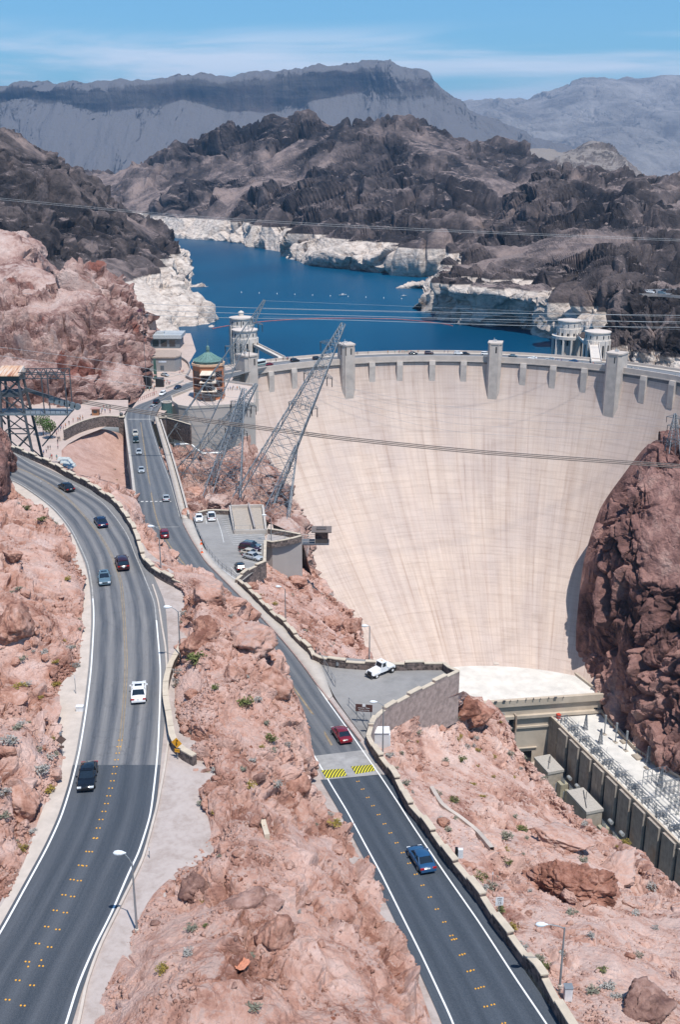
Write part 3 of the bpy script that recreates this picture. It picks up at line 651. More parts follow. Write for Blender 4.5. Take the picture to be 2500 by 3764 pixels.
sheet('road_bed', [tuple(P(x, y, -60.08)[:2]) for x, y in [(-200, 1640), (150, 1680), (420, 1830), (545, 2030), (700, 2150), (770, 2300), (780, 2600), (800, 2950), (850, 3080), (660, 3300), (500, 3650), (350, 4050), (-420, 4050), (-60, 3440), (150, 3000), (200, 2600), (285, 2453), (290, 2113), (200, 1915), (20, 1778)]], -60.08, M_gravel)
def line(name, pl, prof, w, m, dz=.02, n=160, label='white painted edge line', kind='structure'):
    A = np.array([hit(x, y, prof) for x, y in pl]); A, _ = resample(A, n)
    t = np.gradient(A, axis=0); nrm = np.stack([-t[:, 1], t[:, 0]], 1); nrm /= np.linalg.norm(nrm, axis=1, keepdims=True)
    G = np.stack([A, A], 1); G[:, 0, :2] -= nrm*w/2; G[:, 1, :2] += nrm*w/2; G[..., 2] += dz
    o = grid_mesh(name, G, m, kind=kind)
    if o.data.polygons[0].normal.z < 0: o.data.flip_normals()
    return o
M_worn = mat('worn_paint', (.36, .35, .33), .7, .25, 1.2); M_yel = mat('worn_yellow_paint', (.25, .19, .12), .7, .3, .9)
line('road_marking', cut(LWL, 2200, 9999), road_l, .17, M_white); line('road_marking', cut(LWL, 0, 2200), road_l, .16, M_worn)
line('road_marking', cut(RWL, 2280, 9999), road_l, .17, M_white); line('road_marking', cut(RWL, 0, 2280), road_l, .14, M_worn)
CL = [(37, 1712), (106, 1738), (185, 1781), (254, 1839), (318, 1908), (371, 1976), (413, 2051), (442, 2136), (451, 2225), (456, 2300), (462, 2428), (457, 2555), (444, 2708), (436, 2760)]
line('road_marking', sh(CL, -.12, road_l), road_l, .12, M_yel); line('road_marking', sh(CL, .16, road_l), road_l, .12, M_yel)
# kerb of the left road, outer side
KB = [(560, 2150), (580, 2212), (594, 2300), (607, 2377), (612, 2453), (619, 2600), (622, 2700), (615, 2749), (602, 2836), (577, 2963), (568, 3000), (523, 3159), (446, 3319), (370, 3472), (319, 3612), (287, 3764), (230, 3980)]
def strip_solid(name, pl, prof, w, h, m, label, cat, dz=0, seg=None, kind=None):
    """kerb / low wall along a pixel line standing on its road"""
    A, _ = resample([hit(x, y, prof) for x, y in pl], seg or 120)
    t = np.gradient(A, axis=0); nr = np.stack([-t[:, 1], t[:, 0]], 1); nr /= np.linalg.norm(nr, axis=1, keepdims=True)
    b = MB(); q = []
    for p, d in zip(A, nr):
        a = (p[0]-d[0]*w/2, p[1]-d[1]*w/2); c = (p[0]+d[0]*w/2, p[1]+d[1]*w/2); q.append([(a[0], a[1], p[2]+dz-.3), (a[0], a[1], p[2]+dz+h), (c[0], c[1], p[2]+dz+h), (c[0], c[1], p[2]+dz-.3)])
    b.grid(q, False); b.add(q[0], [(0, 1, 2, 3)]); b.add(q[-1], [(3, 2, 1, 0)])
    o = b.build(name, m)
    if kind: o['kind'] = kind
    if label: tag(o, label, cat)
    return o
strip_solid('kerb_pavement', KB, road_l, .22, .14, M_conc, None, None, kind='structure')

RRE = [(463+95, 1500), (548, 1542), (582, 1659), (625, 1775), (662, 1908), (672, 1924), (718, 2004), (795, 2106), (877, 2188), (958, 2269), (1035, 2351), (1110, 2443), (1160, 2512), (1200, 2572), (1276, 2677), (1354, 2789), (1400, 2855), (1463, 2950), (1526, 3048), (1638, 3213), (1758, 3385), (1891, 3588), (2010, 3764), (2130, 3950)]
RLE = [(470, 1500), (463, 1537), (479, 1659), (500, 1833), (510, 1900), (535, 1960), (585, 2060), (660, 2160), (740, 2235), (830, 2325), (905, 2420), (960, 2490), (1010, 2560), (1060, 2635), (1095, 2690), (1135, 2745), (1180, 2820), (1220, 2890), (1275, 2981), (1340, 3100), (1400, 3210), (1477, 3364), (1547, 3504), (1610, 3637), (1667, 3764), (1730, 3950)]
HUMP = [(1135, 2765), (1335, 2765), (1400, 2850), (1205, 2870)]
rl, rr = sh(RLE, -.45, road_r), sh(RRE, .5, road_r)
rl2, rr2 = sh(RLE, -.9, road_r), sh(RRE, 1.25, road_r)
ribbon('road_shoulder', [(x-int(45+(y-1500)*.03), y) for x, y in rl2 if y > 1950], [(x, y) for x, y in rr2 if y > 1960], M_gravel, road_r, 160, 6, -.06)
ribbon('right_road', cut(rl, -9, 2780), cut(rr, -9, 2756), M_asR, road_r, 220, 9, .012)
ribbon('right_road', cut(rl2, 2866, 9999), cut(rr2, 2846, 9999), M_asRn, road_r, 160, 9, .012)
ribbon('right_road', cut(rl, 2780, 2866), cut(rr, 2756, 2846), mat('hump_concrete', (.33, .32, .31), .8, .2, .5), road_r, 20, 3, .014)
line('road_marking', cut(RRE, 2330, 9999), road_r, .16, M_white, .026); line('road_marking', cut(RLE, 2700, 9999), road_r, .16, M_white, .026)
line('road_marking', cut(RRE, 0, 1900), road_r, .16, M_worn, .026); line('road_marking', cut(RLE, 0, 1860), road_r, .16, M_worn, .026)
line('road_marking', [(516, 1553), (545, 1754), (566, 1871), (590, 1950), (640, 2030), (735, 2140), (830, 2230), (930, 2345), (1010, 2440), (1080, 2530), (1160, 2640), (1220, 2740)], road_r, .3, M_yel, .026)
line('road_marking', [(503, 1938), (657, 1937)], road_r, .18, M_worn, .028, 10)
line('road_marking', [(470, 1541), (556, 1541)], road_r, .5, mat('stop_paint', (.5, .48, .44), .6), .028, 8)
for i in range(7):
    x = 517+i*17.0; line('road_marking', [(x, 1844), (x+9, 1844)], road_r, .9, mat('crossing_paint', (.55, .53, .5), .6), .028, 3)

# ------------------------------------------------------------------ dam
C0, C1 = np.array([48., 389.]), np.array([66., 347.])
def dam_pt(a, D, out=0.):
    """a = angle at the crest in degrees; D = metres below the camera"""
    t = max(0., (D-92)/128.); s = t**1.5 if t < 1 else 1+(t-1)*1.5
    C = C0+(C1-C0)*s; rad = 133+(88.5-133)*s; b = R(a+((.68*a-2.4)-a)*min(s, 1.2))
    return (C[0]+math.sin(b)*(rad-out), C[1]+math.cos(b)*(rad-out), -D)
def concrete_face():
    m = bpy.data.materials.new('dam_concrete'); m.use_nodes = True; t = m.node_tree; b = t.nodes['Principled BSDF']
    b.inputs['Roughness'].default_value = .9; b.inputs['Specular IOR Level'].default_value = .2
    uv = nn(t, 'ShaderNodeUVMap', uv_map='UV').outputs[0]
    br = nn(t, 'ShaderNodeTexBrick', offset=0, squash=1); t.links.new(uv, br.inputs['Vector'])
    br.inputs['Scale'].default_value = 1; br.inputs['Brick Width'].default_value = 9.5; br.inputs['Row Height'].default_value = 1.52*2
    br.inputs['Mortar Size'].default_value = .11; br.inputs['Mortar Smooth'].default_value = .6; br.inputs['Bias'].default_value = 0
    br.inputs['Color1'].default_value = (.54, .445, .385, 1); br.inputs['Color2'].default_value = (.57, .475, .415, 1); br.inputs['Mortar'].default_value = (.50, .405, .345, 1)
    c = br.outputs['Color']
    st = noise(t, uv, .5, 7, .7, .2, mapscale=(1, .035, 1)); c = mixn(t, .8, c, ramp(t, st, [(.26, (.62, .50, .44)), (.44, (.95, .93, .92)), (.55, (1, 1, 1)), (.7, (1.07, 1.06, 1.05))]), 'MULTIPLY')
    st2 = noise(t, uv, .16, 5, .6, .3, mapscale=(1, .10, 1)); c = mixn(t, .75, c, ramp(t, st2, [(.33, (.87, .83, .81)), (.5, (1, 1, 1)), (.68, (1.07, 1.05, 1.03))]), 'MULTIPLY')
    la = noise(t, uv, .9, 4, .6, .1, mapscale=(.05, 1, 1)); c = mixn(t, .5, c, ramp(t, la, [(.35, (.80, .78, .77)), (.5, (1, 1, 1))]), 'MULTIPLY')
    bl = noise(t, uv, .045, 4, .5); c = mixn(t, .6, c, ramp(t, bl, [(.38, (.90, .88, .9)), (.6, (1.04, 1.0, .96))]), 'MULTIPLY')
    t.links.new(c, b.inputs['Base Color'])
    return m
M_dam = concrete_face()
M_damp = mat('dam_plain_concrete', (.50, .43, .375), .88, .09, .25, .1)
M_dampd = mat('weathered_concrete', (.46, .405, .36), .88, .12, .3, .1)
dam = wthing('arch_dam', 'huge pale concrete arch dam with a curved crest road and joint-lined face', 'dam', (48, 520, -93))
def uvgrid(o, nc, U, V):
    me = o.data; uv = me.uv_layers.new(name='UV'); idx = np.zeros(len(me.loops), np.int32); me.loops.foreach_get('vertex_index', idx)
    r, c = idx//nc, idx % nc; uv.data.foreach_set('uv', np.stack([U[r, c], V[r, c]], 1).reshape(-1).astype(np.float32))
AA = np.linspace(-64, 78, 220); DD = np.concatenate([[93.2], np.linspace(93.3, 262, 110)])
G = np.array([[dam_pt(a, D) for a in AA] for D in DD]); base = np.array(dam['_w'])
o = grid_mesh('dam_face', G-base, M_dam, kind=None, parent=dam)
uvgrid(o, len(AA), np.tile(AA*2.32, (len(DD), 1)), np.tile((-DD)[:, None], (1, len(AA))))
if o.data.polygons[0].normal.y > 0: o.data.flip_normals()
def arc_wall(name, r0, r1, z0, z1, m, a0=-64, a1=78, n=160, parent=dam):
    b = MB(); rows = []
    for k in range(n+1):
        a = R(a0+(a1-a0)*k/n); s, c = math.sin(a), math.cos(a)
        rows.append([(C0[0]+s*r, C0[1]+c*r, z) for r, z in ((r0, z0), (r0, z1), (r1, z1), (r1, z0), (r0, z0))])
    b.grid(rows, False); b.add(rows[0][:4], [(3, 2, 1, 0)]); b.add(rows[-1][:4], [(0, 1, 2, 3)])
    return b.build(name, m, parent)
arc_wall('crest_road', 132.6, 147, -97, -93.2, mat('crest_asphalt', (.16, .165, .175), .85, .1, .3))
arc_wall('crest_walk', 132.3, 135.6, -93.1, -93.0, M_walk)
arc_wall('parapet', 131.9, 132.6, -94.4, -92.0, M_damp)
arc_wall('upstream_walk', 144.3, 147.2, -93.1, -93.0, M_walk)
arc_wall('parapet', 147.2, 147.8, -96, -91.9, M_damp)
arc_wall('upstream_face', 147, 149.5, -150, -97.05, M_dampd)
arc_wall('corbel_course', 131.6, 132.4, -94.9, -94.42, M_dampd)
def px_angle(px, py=1330):
    best = min(np.arange(-60, 76, .05), key=lambda a: abs((lambda q: CX+F*q[0]/(q[1]*cP-q[2]*sP)-px)(dam_pt(a, 93))))
    return float(best)
for px in (987, 1073, 1365, 1468, 1590, 1707, 1929, 2040, 2157, 2377, 2485):
    a = px_angle(px); b = MB(); ux = (math.cos(R(a)), -math.sin(R(a))); p = dam_pt(a, 93, 0)
    n = (-math.sin(R(a)), -math.cos(R(a))); q = []
    for z, o_ in ((-94.4, 2.2), (-96.4, 2.6), (-107, 2.55)):
        q.append([(p[0]+ux[0]*i*1.5+n[0]*j, p[1]+ux[1]*i*1.5+n[1]*j, z) for i, j in ((-1, -2), (-1, o_), (1, o_), (1, -2), (-1, -2))])
    b.grid(q, False); b.add(q[-1][:4], [(0, 1, 2, 3)]); b.add(q[0][:4], [(3, 2, 1, 0)])
    b.build('pilaster', M_dampd, dam)
def crest_tower(px, w, h, lab):
    a = px_angle(px); p = dam_pt(a, 93, 0); ux = np.array([math.cos(R(a)), -math.sin(R(a))]); n = np.array([-math.sin(R(a)), -math.cos(R(a))]); c = np.array(p[:2])
    t = wthing('crest_tower', lab, 'tower', (p[0], p[1], -93.2))
    def ring(hw, o_, ch, z, back=-3.0): return [tuple(c+ux*i+n*j)+(z,) for i, j in ((-hw, back), (-hw, o_-ch), (-hw+ch, o_), (hw-ch, o_), (hw, o_-ch), (hw, back))]
    b = MB()
    zs = [(-120, w, 5.2, 1.4), (-96, w, 5.2, 1.4), (-93+h, w*.97, 5.0, 1.4)]
    rs = [ring(hw, o_, ch, z) for z, hw, o_, ch in zs]; b.grid([r+[r[0]] for r in rs], False); b.add(rs[-1], [(0, 1, 2, 3, 4, 5)])
    b.build('shaft', M_dampd, t)
    b = MB(); r0, r1 = ring(w*1.05, 5.3, 1.4, -93+h, -3.3), ring(w*1.05, 5.3, 1.4, -93+h+.7, -3.3); b.grid([r0+[r0[0]], r1+[r1[0]]], False); b.add(r1, [(0, 1, 2, 3, 4, 5)]); b.add(r0, [(5, 4, 3, 2, 1, 0)]); b.build('cornice', M_damp, t)
    b = MB(); q = c+ux*w*.25+n*5.02; b.obox(q, ux, .35, .06, -93+h-5.2, -93+h-1.2); b.build('window_slot', glass(), t)
    b = MB(); q = c-ux*w*.2
    b.obox(q, ux, .5, .5, -93+h+.7, -93+h+1.5); b.tube([(q[0], q[1], -93+h+1.5), (q[0], q[1], -93+h+2.6)], .12, 5); b.obox(q+ux*.9, ux, .3, .3, -93+h+.7, -93+h+1.6); b.build('beacon', mat('beacon_grey', (.5, .5, .5)), t)
    for s in (-1, 1):
        b = MB(); q = c+ux*w*.62*s+n*5.1; b.obox(q, ux, .22, .12, -119, -93+h-.1); b.build('rib', M_damp, t)
crest_tower(905, 3.9, 7.6, 'leftmost pale tower on the dam crest, beside the parked white tour bus')
crest_tower(1272, 3.4, 7.8, 'pale elevator tower on the dam crest, behind the top of the leaning steel pylon')
crest_tower(1820, 3.4, 7.8, 'pale elevator tower standing alone on the crest at the middle of the dam')
crest_tower(2268, 4.0, 7.2, 'rightmost pale tower on the dam crest, in front of the round intake towers')

# ------------------------------------------------------------------ powerhouse
PD = lambda x, y, D: P(x, y, -D)
def stained():
    m = bpy.data.materials.new('streaked_concrete'); m.use_nodes = True; t = m.node_tree; b = t.nodes['Principled BSDF']; b.inputs['Roughness'].default_value = .9
    g = nn(t, 'ShaderNodeNewGeometry').outputs['Position']; n = noise(t, g, 1.1, 6, .7, .2, mapscale=(1, 1, .07)); c = ramp(t, n, [(.32, (.20, .17, .15)), (.5, (.34, .29, .245)), (.66, (.43, .37, .31))])
    r = noise(t, g, .09, 5, .6, .5, mapscale=(1, 1, .5)); c = mixn(t, ramp(t, r, [(.55, (0, 0, 0)), (.7, (.75, .75, .75))]), c, (.36, .19, .09)); k = noise(t, g, .5, 4, .6); c = mixn(t, .35, c, ramp(t, k, [(.35, (.2, .18, .16)), (.65, (.5, .44, .37))]))
    t.links.new(c, b.inputs['Base Color']); return m
M_roof = mat('white_roof', (.60, .575, .53), .85, .12, .16)
M_ph = mat('powerhouse_concrete', (.46, .39, .31), .88, .13, .12, .1)
M_phd = stained()
f0, f1 = PD(1600, 2597, 220), PD(2214, 2553, 220)
dirf = (f1-f0)[:2]/np.linalg.norm((f1-f0)[:2])
ph = wthing('powerhouse', 'central powerhouse block with a flat white roof across the foot of the dam', 'building', ((f0[0]+f1[0])/2, f0[1], -270))
back = [dam_pt(a, 220, -1.5) for a in np.linspace(-40, 62, 24)]
pr = PD(2108, 2478, 220); poly = [tuple(f0[:2]), tuple(f1[:2])]+[tuple(q[:2]) for q in reversed(back) if q[0] < pr[0]+4]
b = MB(); b.prism(poly, -285, -220.6); b.build('wall', M_ph, ph)
ins = [( (p[0]-85)*.985+85, (p[1]-418)*.97+418) for p in poly]
b = MB(); b.prism(ins, -220.7, -220.35); b.build('roof', M_roof, ph)
nf = np.array([dirf[1], -dirf[0]])
b = MB(); f0a = f0[:2]+nf*.2; L_ = np.linalg.norm((f1-f0)[:2]); cc = (f0[:2]+f1[:2])/2
b.obox(cc+nf*.3, dirf, L_/2+.3, .9, -222.2, -219.2); b.build('parapet', M_ph, ph)
b = MB(); b.obox(cc+nf*.6, dirf, L_/2+.2, .9, -228.2, -226.9); b.obox(cc+nf*.2, dirf, L_/2, .6, -233.4, -232.6); b.obox(cc+nf*.5, dirf, L_/2, .6, -254.4, -253.6); b.build('cornice', M_ph, ph)
rt = PD(2112, 2474, 220); e = (f1-rt)[:2]; b = MB(); b.obox((f1[:2]+rt[:2])/2, e, np.linalg.norm(e)/2, .5, -221.5, -219.2); b.build('parapet', M_ph, ph)
def on_front(px, py): # place on the front plane of the central block
    r = ray(px, py); k = np.dot(f0[:2]+nf*0, nf)/np.dot(r[:2], nf); return r*k
for x in (1828, 1876):
    q = on_front(x, 2700)
    for dz in (0,):
        b = MB(); b.obox(q[:2]+nf*.05, dirf, 1.0, .12, -252, -229); b.build('window', glass(), ph)
    b = MB(); b.obox(q[:2]+nf*1.2+dirf*1.6, dirf, .35, 1.4, -252, -226); b.build('fin', M_phd, ph)
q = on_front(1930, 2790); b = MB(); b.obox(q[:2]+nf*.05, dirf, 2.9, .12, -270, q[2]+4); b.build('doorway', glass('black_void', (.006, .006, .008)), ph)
b = MB(); b.obox(q[:2]+nf*.3, dirf, 5, .35, q[2]+5.6, q[2]+6.0); b.build('canopy', M_ph, ph)
q = on_front(2190, 2610); b = MB(); b.obox(q[:2]+nf*.05, dirf, .7, .12, q[2]-1, q[2]+1.2); b.build('window', glass(), ph)
for k in range(11):
    b = MB(); x = 1800+k*27+random.uniform(-4, 4); q = PD(x, 2583-(x-1800)*.068, 219.2); b.obox(q[:2], dirf, random.choice([.15, .15, .6]), .2, -219.3, -218.4+random.uniform(-.4, .4))
    b.build('roof_vent', mat('dark_metal', (.12, .12, .13), .5, metal=.5), ph)
# spillway chute door at the foot of the dam
q = dam_pt(9.3, 214); t = wthing('dam_stair', 'small concrete stair and dark doorway at the foot of the dam, above the white roof', 'stair', (q[0], q[1], -220.3))
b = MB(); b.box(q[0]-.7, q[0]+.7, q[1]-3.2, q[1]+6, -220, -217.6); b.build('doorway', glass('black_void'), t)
b = MB(); b.hexa([(q[0]-.6, q[1]-6, -220.3), (q[0]+1.8, q[1]-6, -220.3), (q[0]+1.2, q[1]+2, -220.3), (q[0]-1.2, q[1]+2, -220.3)], [(q[0]-.6, q[1]-6, -219.6), (q[0]+1.8, q[1]-6, -219.6), (q[0]+1.2, q[1]-.5, -216.3), (q[0]-1.2, q[1]-.5, -216.3)]); b.build('steps', M_damp, t)
# the wing along the right cliff
w0, w1 = PD(2022, 2629, 228), PD(2500, 3101, 228); dw = (w1-w0)[:2]/np.linalg.norm((w1-w0)[:2]); nw = np.array([dw[1], -dw[0]]); nw = nw if nw[0] < 0 else -nw
wlen = 190.
wing = wthing('powerhouse_wing', 'long powerhouse wing with a white roof and ribbed stained wall below the right cliff', 'building', (w0[0], w0[1], -286))
bk = [PD(x, y, 228)[:2] for x, y in ((2210, 2612), (2333, 2745), (2440, 2822), (2500, 2852))]; bk.append(bk[-1]+(bk[-1]-bk[-2])/np.linalg.norm(bk[-1]-bk[-2])*30+dw*90)
we = w0[:2]+dw*wlen
poly = [tuple(w0[:2])]+[tuple(p) for p in bk]+[tuple(we)]
b = MB(); b.prism(poly, -286, -229.2); b.build('wall', M_phd, wing)
ins = [tuple(np.array(p)-(nw*.8 if i in (0, len(poly)-1) else -nw*.8)*1.) for i, p in enumerate(poly)]
b = MB(); b.prism(ins, -229.3, -228.9); b.build('roof', M_roof, wing)
b = MB(); c = w0[:2]+dw*wlen/2-nw*.45; b.obox(c, dw, wlen/2, .45, -229.5, -228.0); b.build('parapet', M_ph, wing)
for i in range(len(bk)-1):
    e = bk[i+1]-bk[i]; b = MB(); b.obox((bk[i]+bk[i+1])/2, e, np.linalg.norm(e)/2+.3, .55, -231, -227.4); b.build('parapet', M_ph, wing)
b = MB(); c = w0[:2]+dw*wlen/2+nw*1.0; b.obox(c, dw, wlen/2, 1.2, -286, -248); b.build('plinth', M_phd, wing)
pit = 9.6
for k in range(int(wlen/pit)):
    s = 8+k*pit; c = w0[:2]+dw*s+nw*.02
    b = MB(); b.obox(c, dw, .95, .1, -247, -231); b.build('window', glass('wing_glass', (.02, .03, .04)), wing)
    if k < 20:
        b = MB(); c2 = w0[:2]+dw*(s+pit/2)+nw*.5; b.obox(c2, dw, pit/2-1.2, .5, -248, -229.1); b.build('pier', M_phd, wing)

# ------------------------------------------------------------------ plaza, fan slope, lots, pavements
patch('fan_gravel', [
 ((225, 1655, -89), (249, 1632, -89.2), (297, 1605, -89.6), (370, 1577, -90.2), (425, 1588, -92), (462, 1600, -95)),
 ((215, 1690, -89.5), (280, 1670, -91), (340, 1650, -93), (400, 1650, -95), (430, 1660, -96.5), (464, 1680, -98)),
 ((190, 1720, -89), (270, 1720, -92), (340, 1720, -94), (400, 1720, -96), (430, 1730, -97), (475, 1765, -98)),
 ((150, 1730, -88), (270, 1770, -91), (350, 1790, -93), (410, 1820, -94), (450, 1850, -95), (495, 1900, -96))],
 120, 140, rock_mat('fan_gravel_ground', [(.36, .22, .18), (.44, .285, .235), (.49, .33, .28)], 5, .12), 6, .1, 141, edge=(.03, 0))
M_plaza = mat('plaza_paving', (.46, .36, .31), .85, .08, .3, .1)
Z = -89.0
sheet('plaza_pavement', [tuple(P(x, y, Z)[:2]) for x, y in [(-400, 1760), (40, 1760), (160, 1740), (225, 1690), (225, 1655), (249, 1632), (297, 1605), (370, 1577), (400, 1560), (440, 1545), (470, 1500), (470, 1470), (-400, 1470)]], Z, M_plaza)
# the head of the road between the cliff and the visitor centre
def zsheet(name, pts, z, m, kind='structure'):
    return sheet(name, [tuple(P(x, y, z)[:2]) for x, y in pts], z, m)
zsheet('plaza_pavement', [(440, 1560), (470, 1520), (500, 1478), (530, 1440), (560, 1330), (560, 1225), (700, 1225), (720, 1290), (690, 1340), (720, 1380), (850, 1348), (856, 1392), (830, 1420), (700, 1440), (600, 1520), (575, 1560)], -92.3, M_plaza)
RU_L = [(463, 1537), (469, 1517), (503, 1490), (556, 1469), (609, 1443), (683, 1411), (760, 1385), (850, 1358), (960, 1335)]
RU_R = [(566, 1550), (573, 1520), (593, 1492), (640, 1462), (704, 1432), (780, 1408), (840, 1390), (900, 1372), (985, 1348)]
ribbon('upper_road', RU_L, RU_R, M_asR, lambda Y: -92.2+min(1.6, max(0, (400-Y)*.2)), 80, 9, .02)
line('road_marking', [((a[0]+b[0])/2, (a[1]+b[1])/2) for a, b in zip(RU_L, RU_R)], lambda Y: -92.2, .25, M_yel, .05)
# bridge of the right road: deck edge walls, pale walk
WI = [(569, 1532), (588, 1600), (609, 1675), (635, 1775), (656, 1860), (670, 1908)]
WO = [(580, 1532), (603, 1600), (627, 1675), (656, 1775), (679, 1860), (691, 1908)]
SWI = [(672, 1924), (700, 1978), (720, 2006), (752, 2061), (797, 2108), (879, 2190), (960, 2271), (1037, 2353), (1077, 2402), (1112, 2445), (1162, 2514), (1205, 2575)]
SWO = [(708, 1917), (730, 1970), (749, 2015), (779, 2058), (815, 2096), (880, 2145), (952, 2213), (1028, 2287), (1095, 2353), (1140, 2390), (1175, 2440), (1222, 2560)]
ribbon('walk_pavement', WI, WO, M_walk, road_r, 60, 2, .22, thick=.3)
ribbon('walk_pavement', [(670, 1908)]+SWI, [(691, 1908)]+SWO, M_walk, road_r, 100, 3, .16, thick=.3)
def side_wall(name, pl, prof, h, depth, w, m, label, cat):
    """retaining wall hanging below a road edge"""
    A, _ = resample([hit(x, y, prof) for x, y in pl], 40); o_ = wthing(name, label, cat, A[0]); b = MB()
    t = np.gradient(A, axis=0); nr = np.stack([-t[:, 1], t[:, 0]], 1); nr /= np.linalg.norm(nr, axis=1, keepdims=True)
    q = [[(p[0]-d[0]*w/2, p[1]-d[1]*w/2, p[2]-depth), (p[0]-d[0]*w/2, p[1]-d[1]*w/2, p[2]+h), (p[0]+d[0]*w/2, p[1]+d[1]*w/2, p[2]+h), (p[0]+d[0]*w/2, p[1]+d[1]*w/2, p[2]-depth)] for p, d in zip(A, nr)]
    b.grid(q, False); b.add(q[0], [(0, 1, 2, 3)]); b.add(q[-1], [(3, 2, 1, 0)]); b.build('wall', m, o_)
    b = MB(); q = [[(p[0]-d[0]*w*.8, p[1]-d[1]*w*.8, p[2]+h+e) for e in (0, .15)]+[(p[0]+d[0]*w*.8, p[1]+d[1]*w*.8, p[2]+h+e) for e in (.15, 0)] for p, d in zip(A, nr)]
    b.grid(q, False); b.build('coping', M_walk, o_); return o_
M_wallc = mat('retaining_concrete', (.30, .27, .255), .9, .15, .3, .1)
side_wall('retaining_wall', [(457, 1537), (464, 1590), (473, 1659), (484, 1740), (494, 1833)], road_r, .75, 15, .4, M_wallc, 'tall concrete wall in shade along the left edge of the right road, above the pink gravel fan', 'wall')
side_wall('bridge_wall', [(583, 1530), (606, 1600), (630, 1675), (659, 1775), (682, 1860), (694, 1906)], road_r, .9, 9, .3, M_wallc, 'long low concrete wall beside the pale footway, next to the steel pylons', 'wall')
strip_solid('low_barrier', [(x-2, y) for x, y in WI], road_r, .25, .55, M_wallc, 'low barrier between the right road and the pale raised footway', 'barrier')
strip_solid('kerb_pavement', [(672, 1924), (700, 1978), (752, 2061), (797, 2108), (879, 2190), (960, 2271), (1037, 2353), (1112, 2445), (1162, 2514), (1225, 2594), (1270, 2655), (1325, 2725)], road_r, .2, .2, mat('red_kerb', (.34, .24, .21), .8, .2), None, None, kind='structure')
M_lot = rock_mat('lot_asphalt', [(.20, .195, .19), (.27, .26, .25), (.31, .30, .29)], 12, .02)
ribbon('parking_lot', [(700, 1885), (730, 1955), (752, 2008), (782, 2052), (818, 2090), (880, 2138)], [(965, 1885), (968, 1940), (975, 1985), (975, 2030), (972, 2068), (884, 2140)], M_lot, lambda Y: road_r(Y)-.05, 50, 12, 0)
ribbon('lot_pavement', [(1140, 2405), (1180, 2460), (1230, 2560), (1285, 2640), (1340, 2715), (1352, 2732)], [(1640, 2452), (1690, 2468), (1560, 2530), (1440, 2600), (1385, 2640), (1358, 2725)], M_lot, lambda Y: road_r(Y)-.08, 60, 14, 0)
LOTP = lambda Y: road_r(Y)-.05
M_lotline = mat('lot_line_paint', (.55, .55, .53), .7, .15, 1)
for k in range(14):
    x0, y0 = 812+k*3.4, 1912+k*7.0
    line('lot_marking', [(x0, y0), (min(975, x0+64+k*6.5), y0-10)], LOTP, .12, M_lotline, .02, 6)
line('lot_marking', [(796, 1905), (812, 1950), (822, 1994)], LOTP, .15, M_lotline, .02, 8); line('lot_marking', [(755, 1905), (759, 1925)], LOTP, .14, M_lotline, .02, 4)
for a, b_ in (((893, 2060), (962, 2074)), ((848, 2085), (870, 2110)), ((870, 2110), (915, 2100)), ((900, 2090), (960, 2078)), ((905, 2098), (930, 2082))):
    line('lot_marking', [a, b_], LOTP, .13, M_lotline, .02, 4)
rng = random.Random(3)
# ------------------------------------------------------------------ stone parapet walls
def stone_material():
    m = bpy.data.materials.new('rubble_stone'); m.use_nodes = True; t = m.node_tree; b = t.nodes['Principled BSDF']; b.inputs['Roughness'].default_value = .92
    g = nn(t, 'ShaderNodeNewGeometry'); v = nn(t, 'ShaderNodeTexVoronoi', i_Scale=2.2); t.links.new(g.outputs['Position'], v.inputs['Vector'])
    sv = nn(t, 'ShaderNodeSeparateColor'); t.links.new(v.outputs['Color'], sv.inputs[0])
    c = ramp(t, sv.outputs[0], [(0, (.05, .038, .036)), (.5, (.12, .09, .08)), (1, (.24, .18, .155))])
    e = nn(t, 'ShaderNodeTexVoronoi', feature='DISTANCE_TO_EDGE', i_Scale=2.2); t.links.new(g.outputs['Position'], e.inputs['Vector'])
    c = mixn(t, ramp(t, e.outputs['Distance'], [(.02, (1, 1, 1)), (.08, (0, 0, 0))]), c, (.16, .13, .115)); t.links.new(c, b.inputs['Base Color'])
    bp = nn(t, 'ShaderNodeBump', i_Strength=.6, i_Distance=.08); t.links.new(e.outputs['Distance'], bp.inputs['Height']); t.links.new(bp.outputs[0], b.inputs['Normal'])
    return m
M_stone = stone_material(); M_cap = mat('cap_stone', (.52, .44, .34), .85, .1, .8, .15)
M_stonel = mat('stone_light', (.33, .255, .225), .9, .25, 1.4, .5)
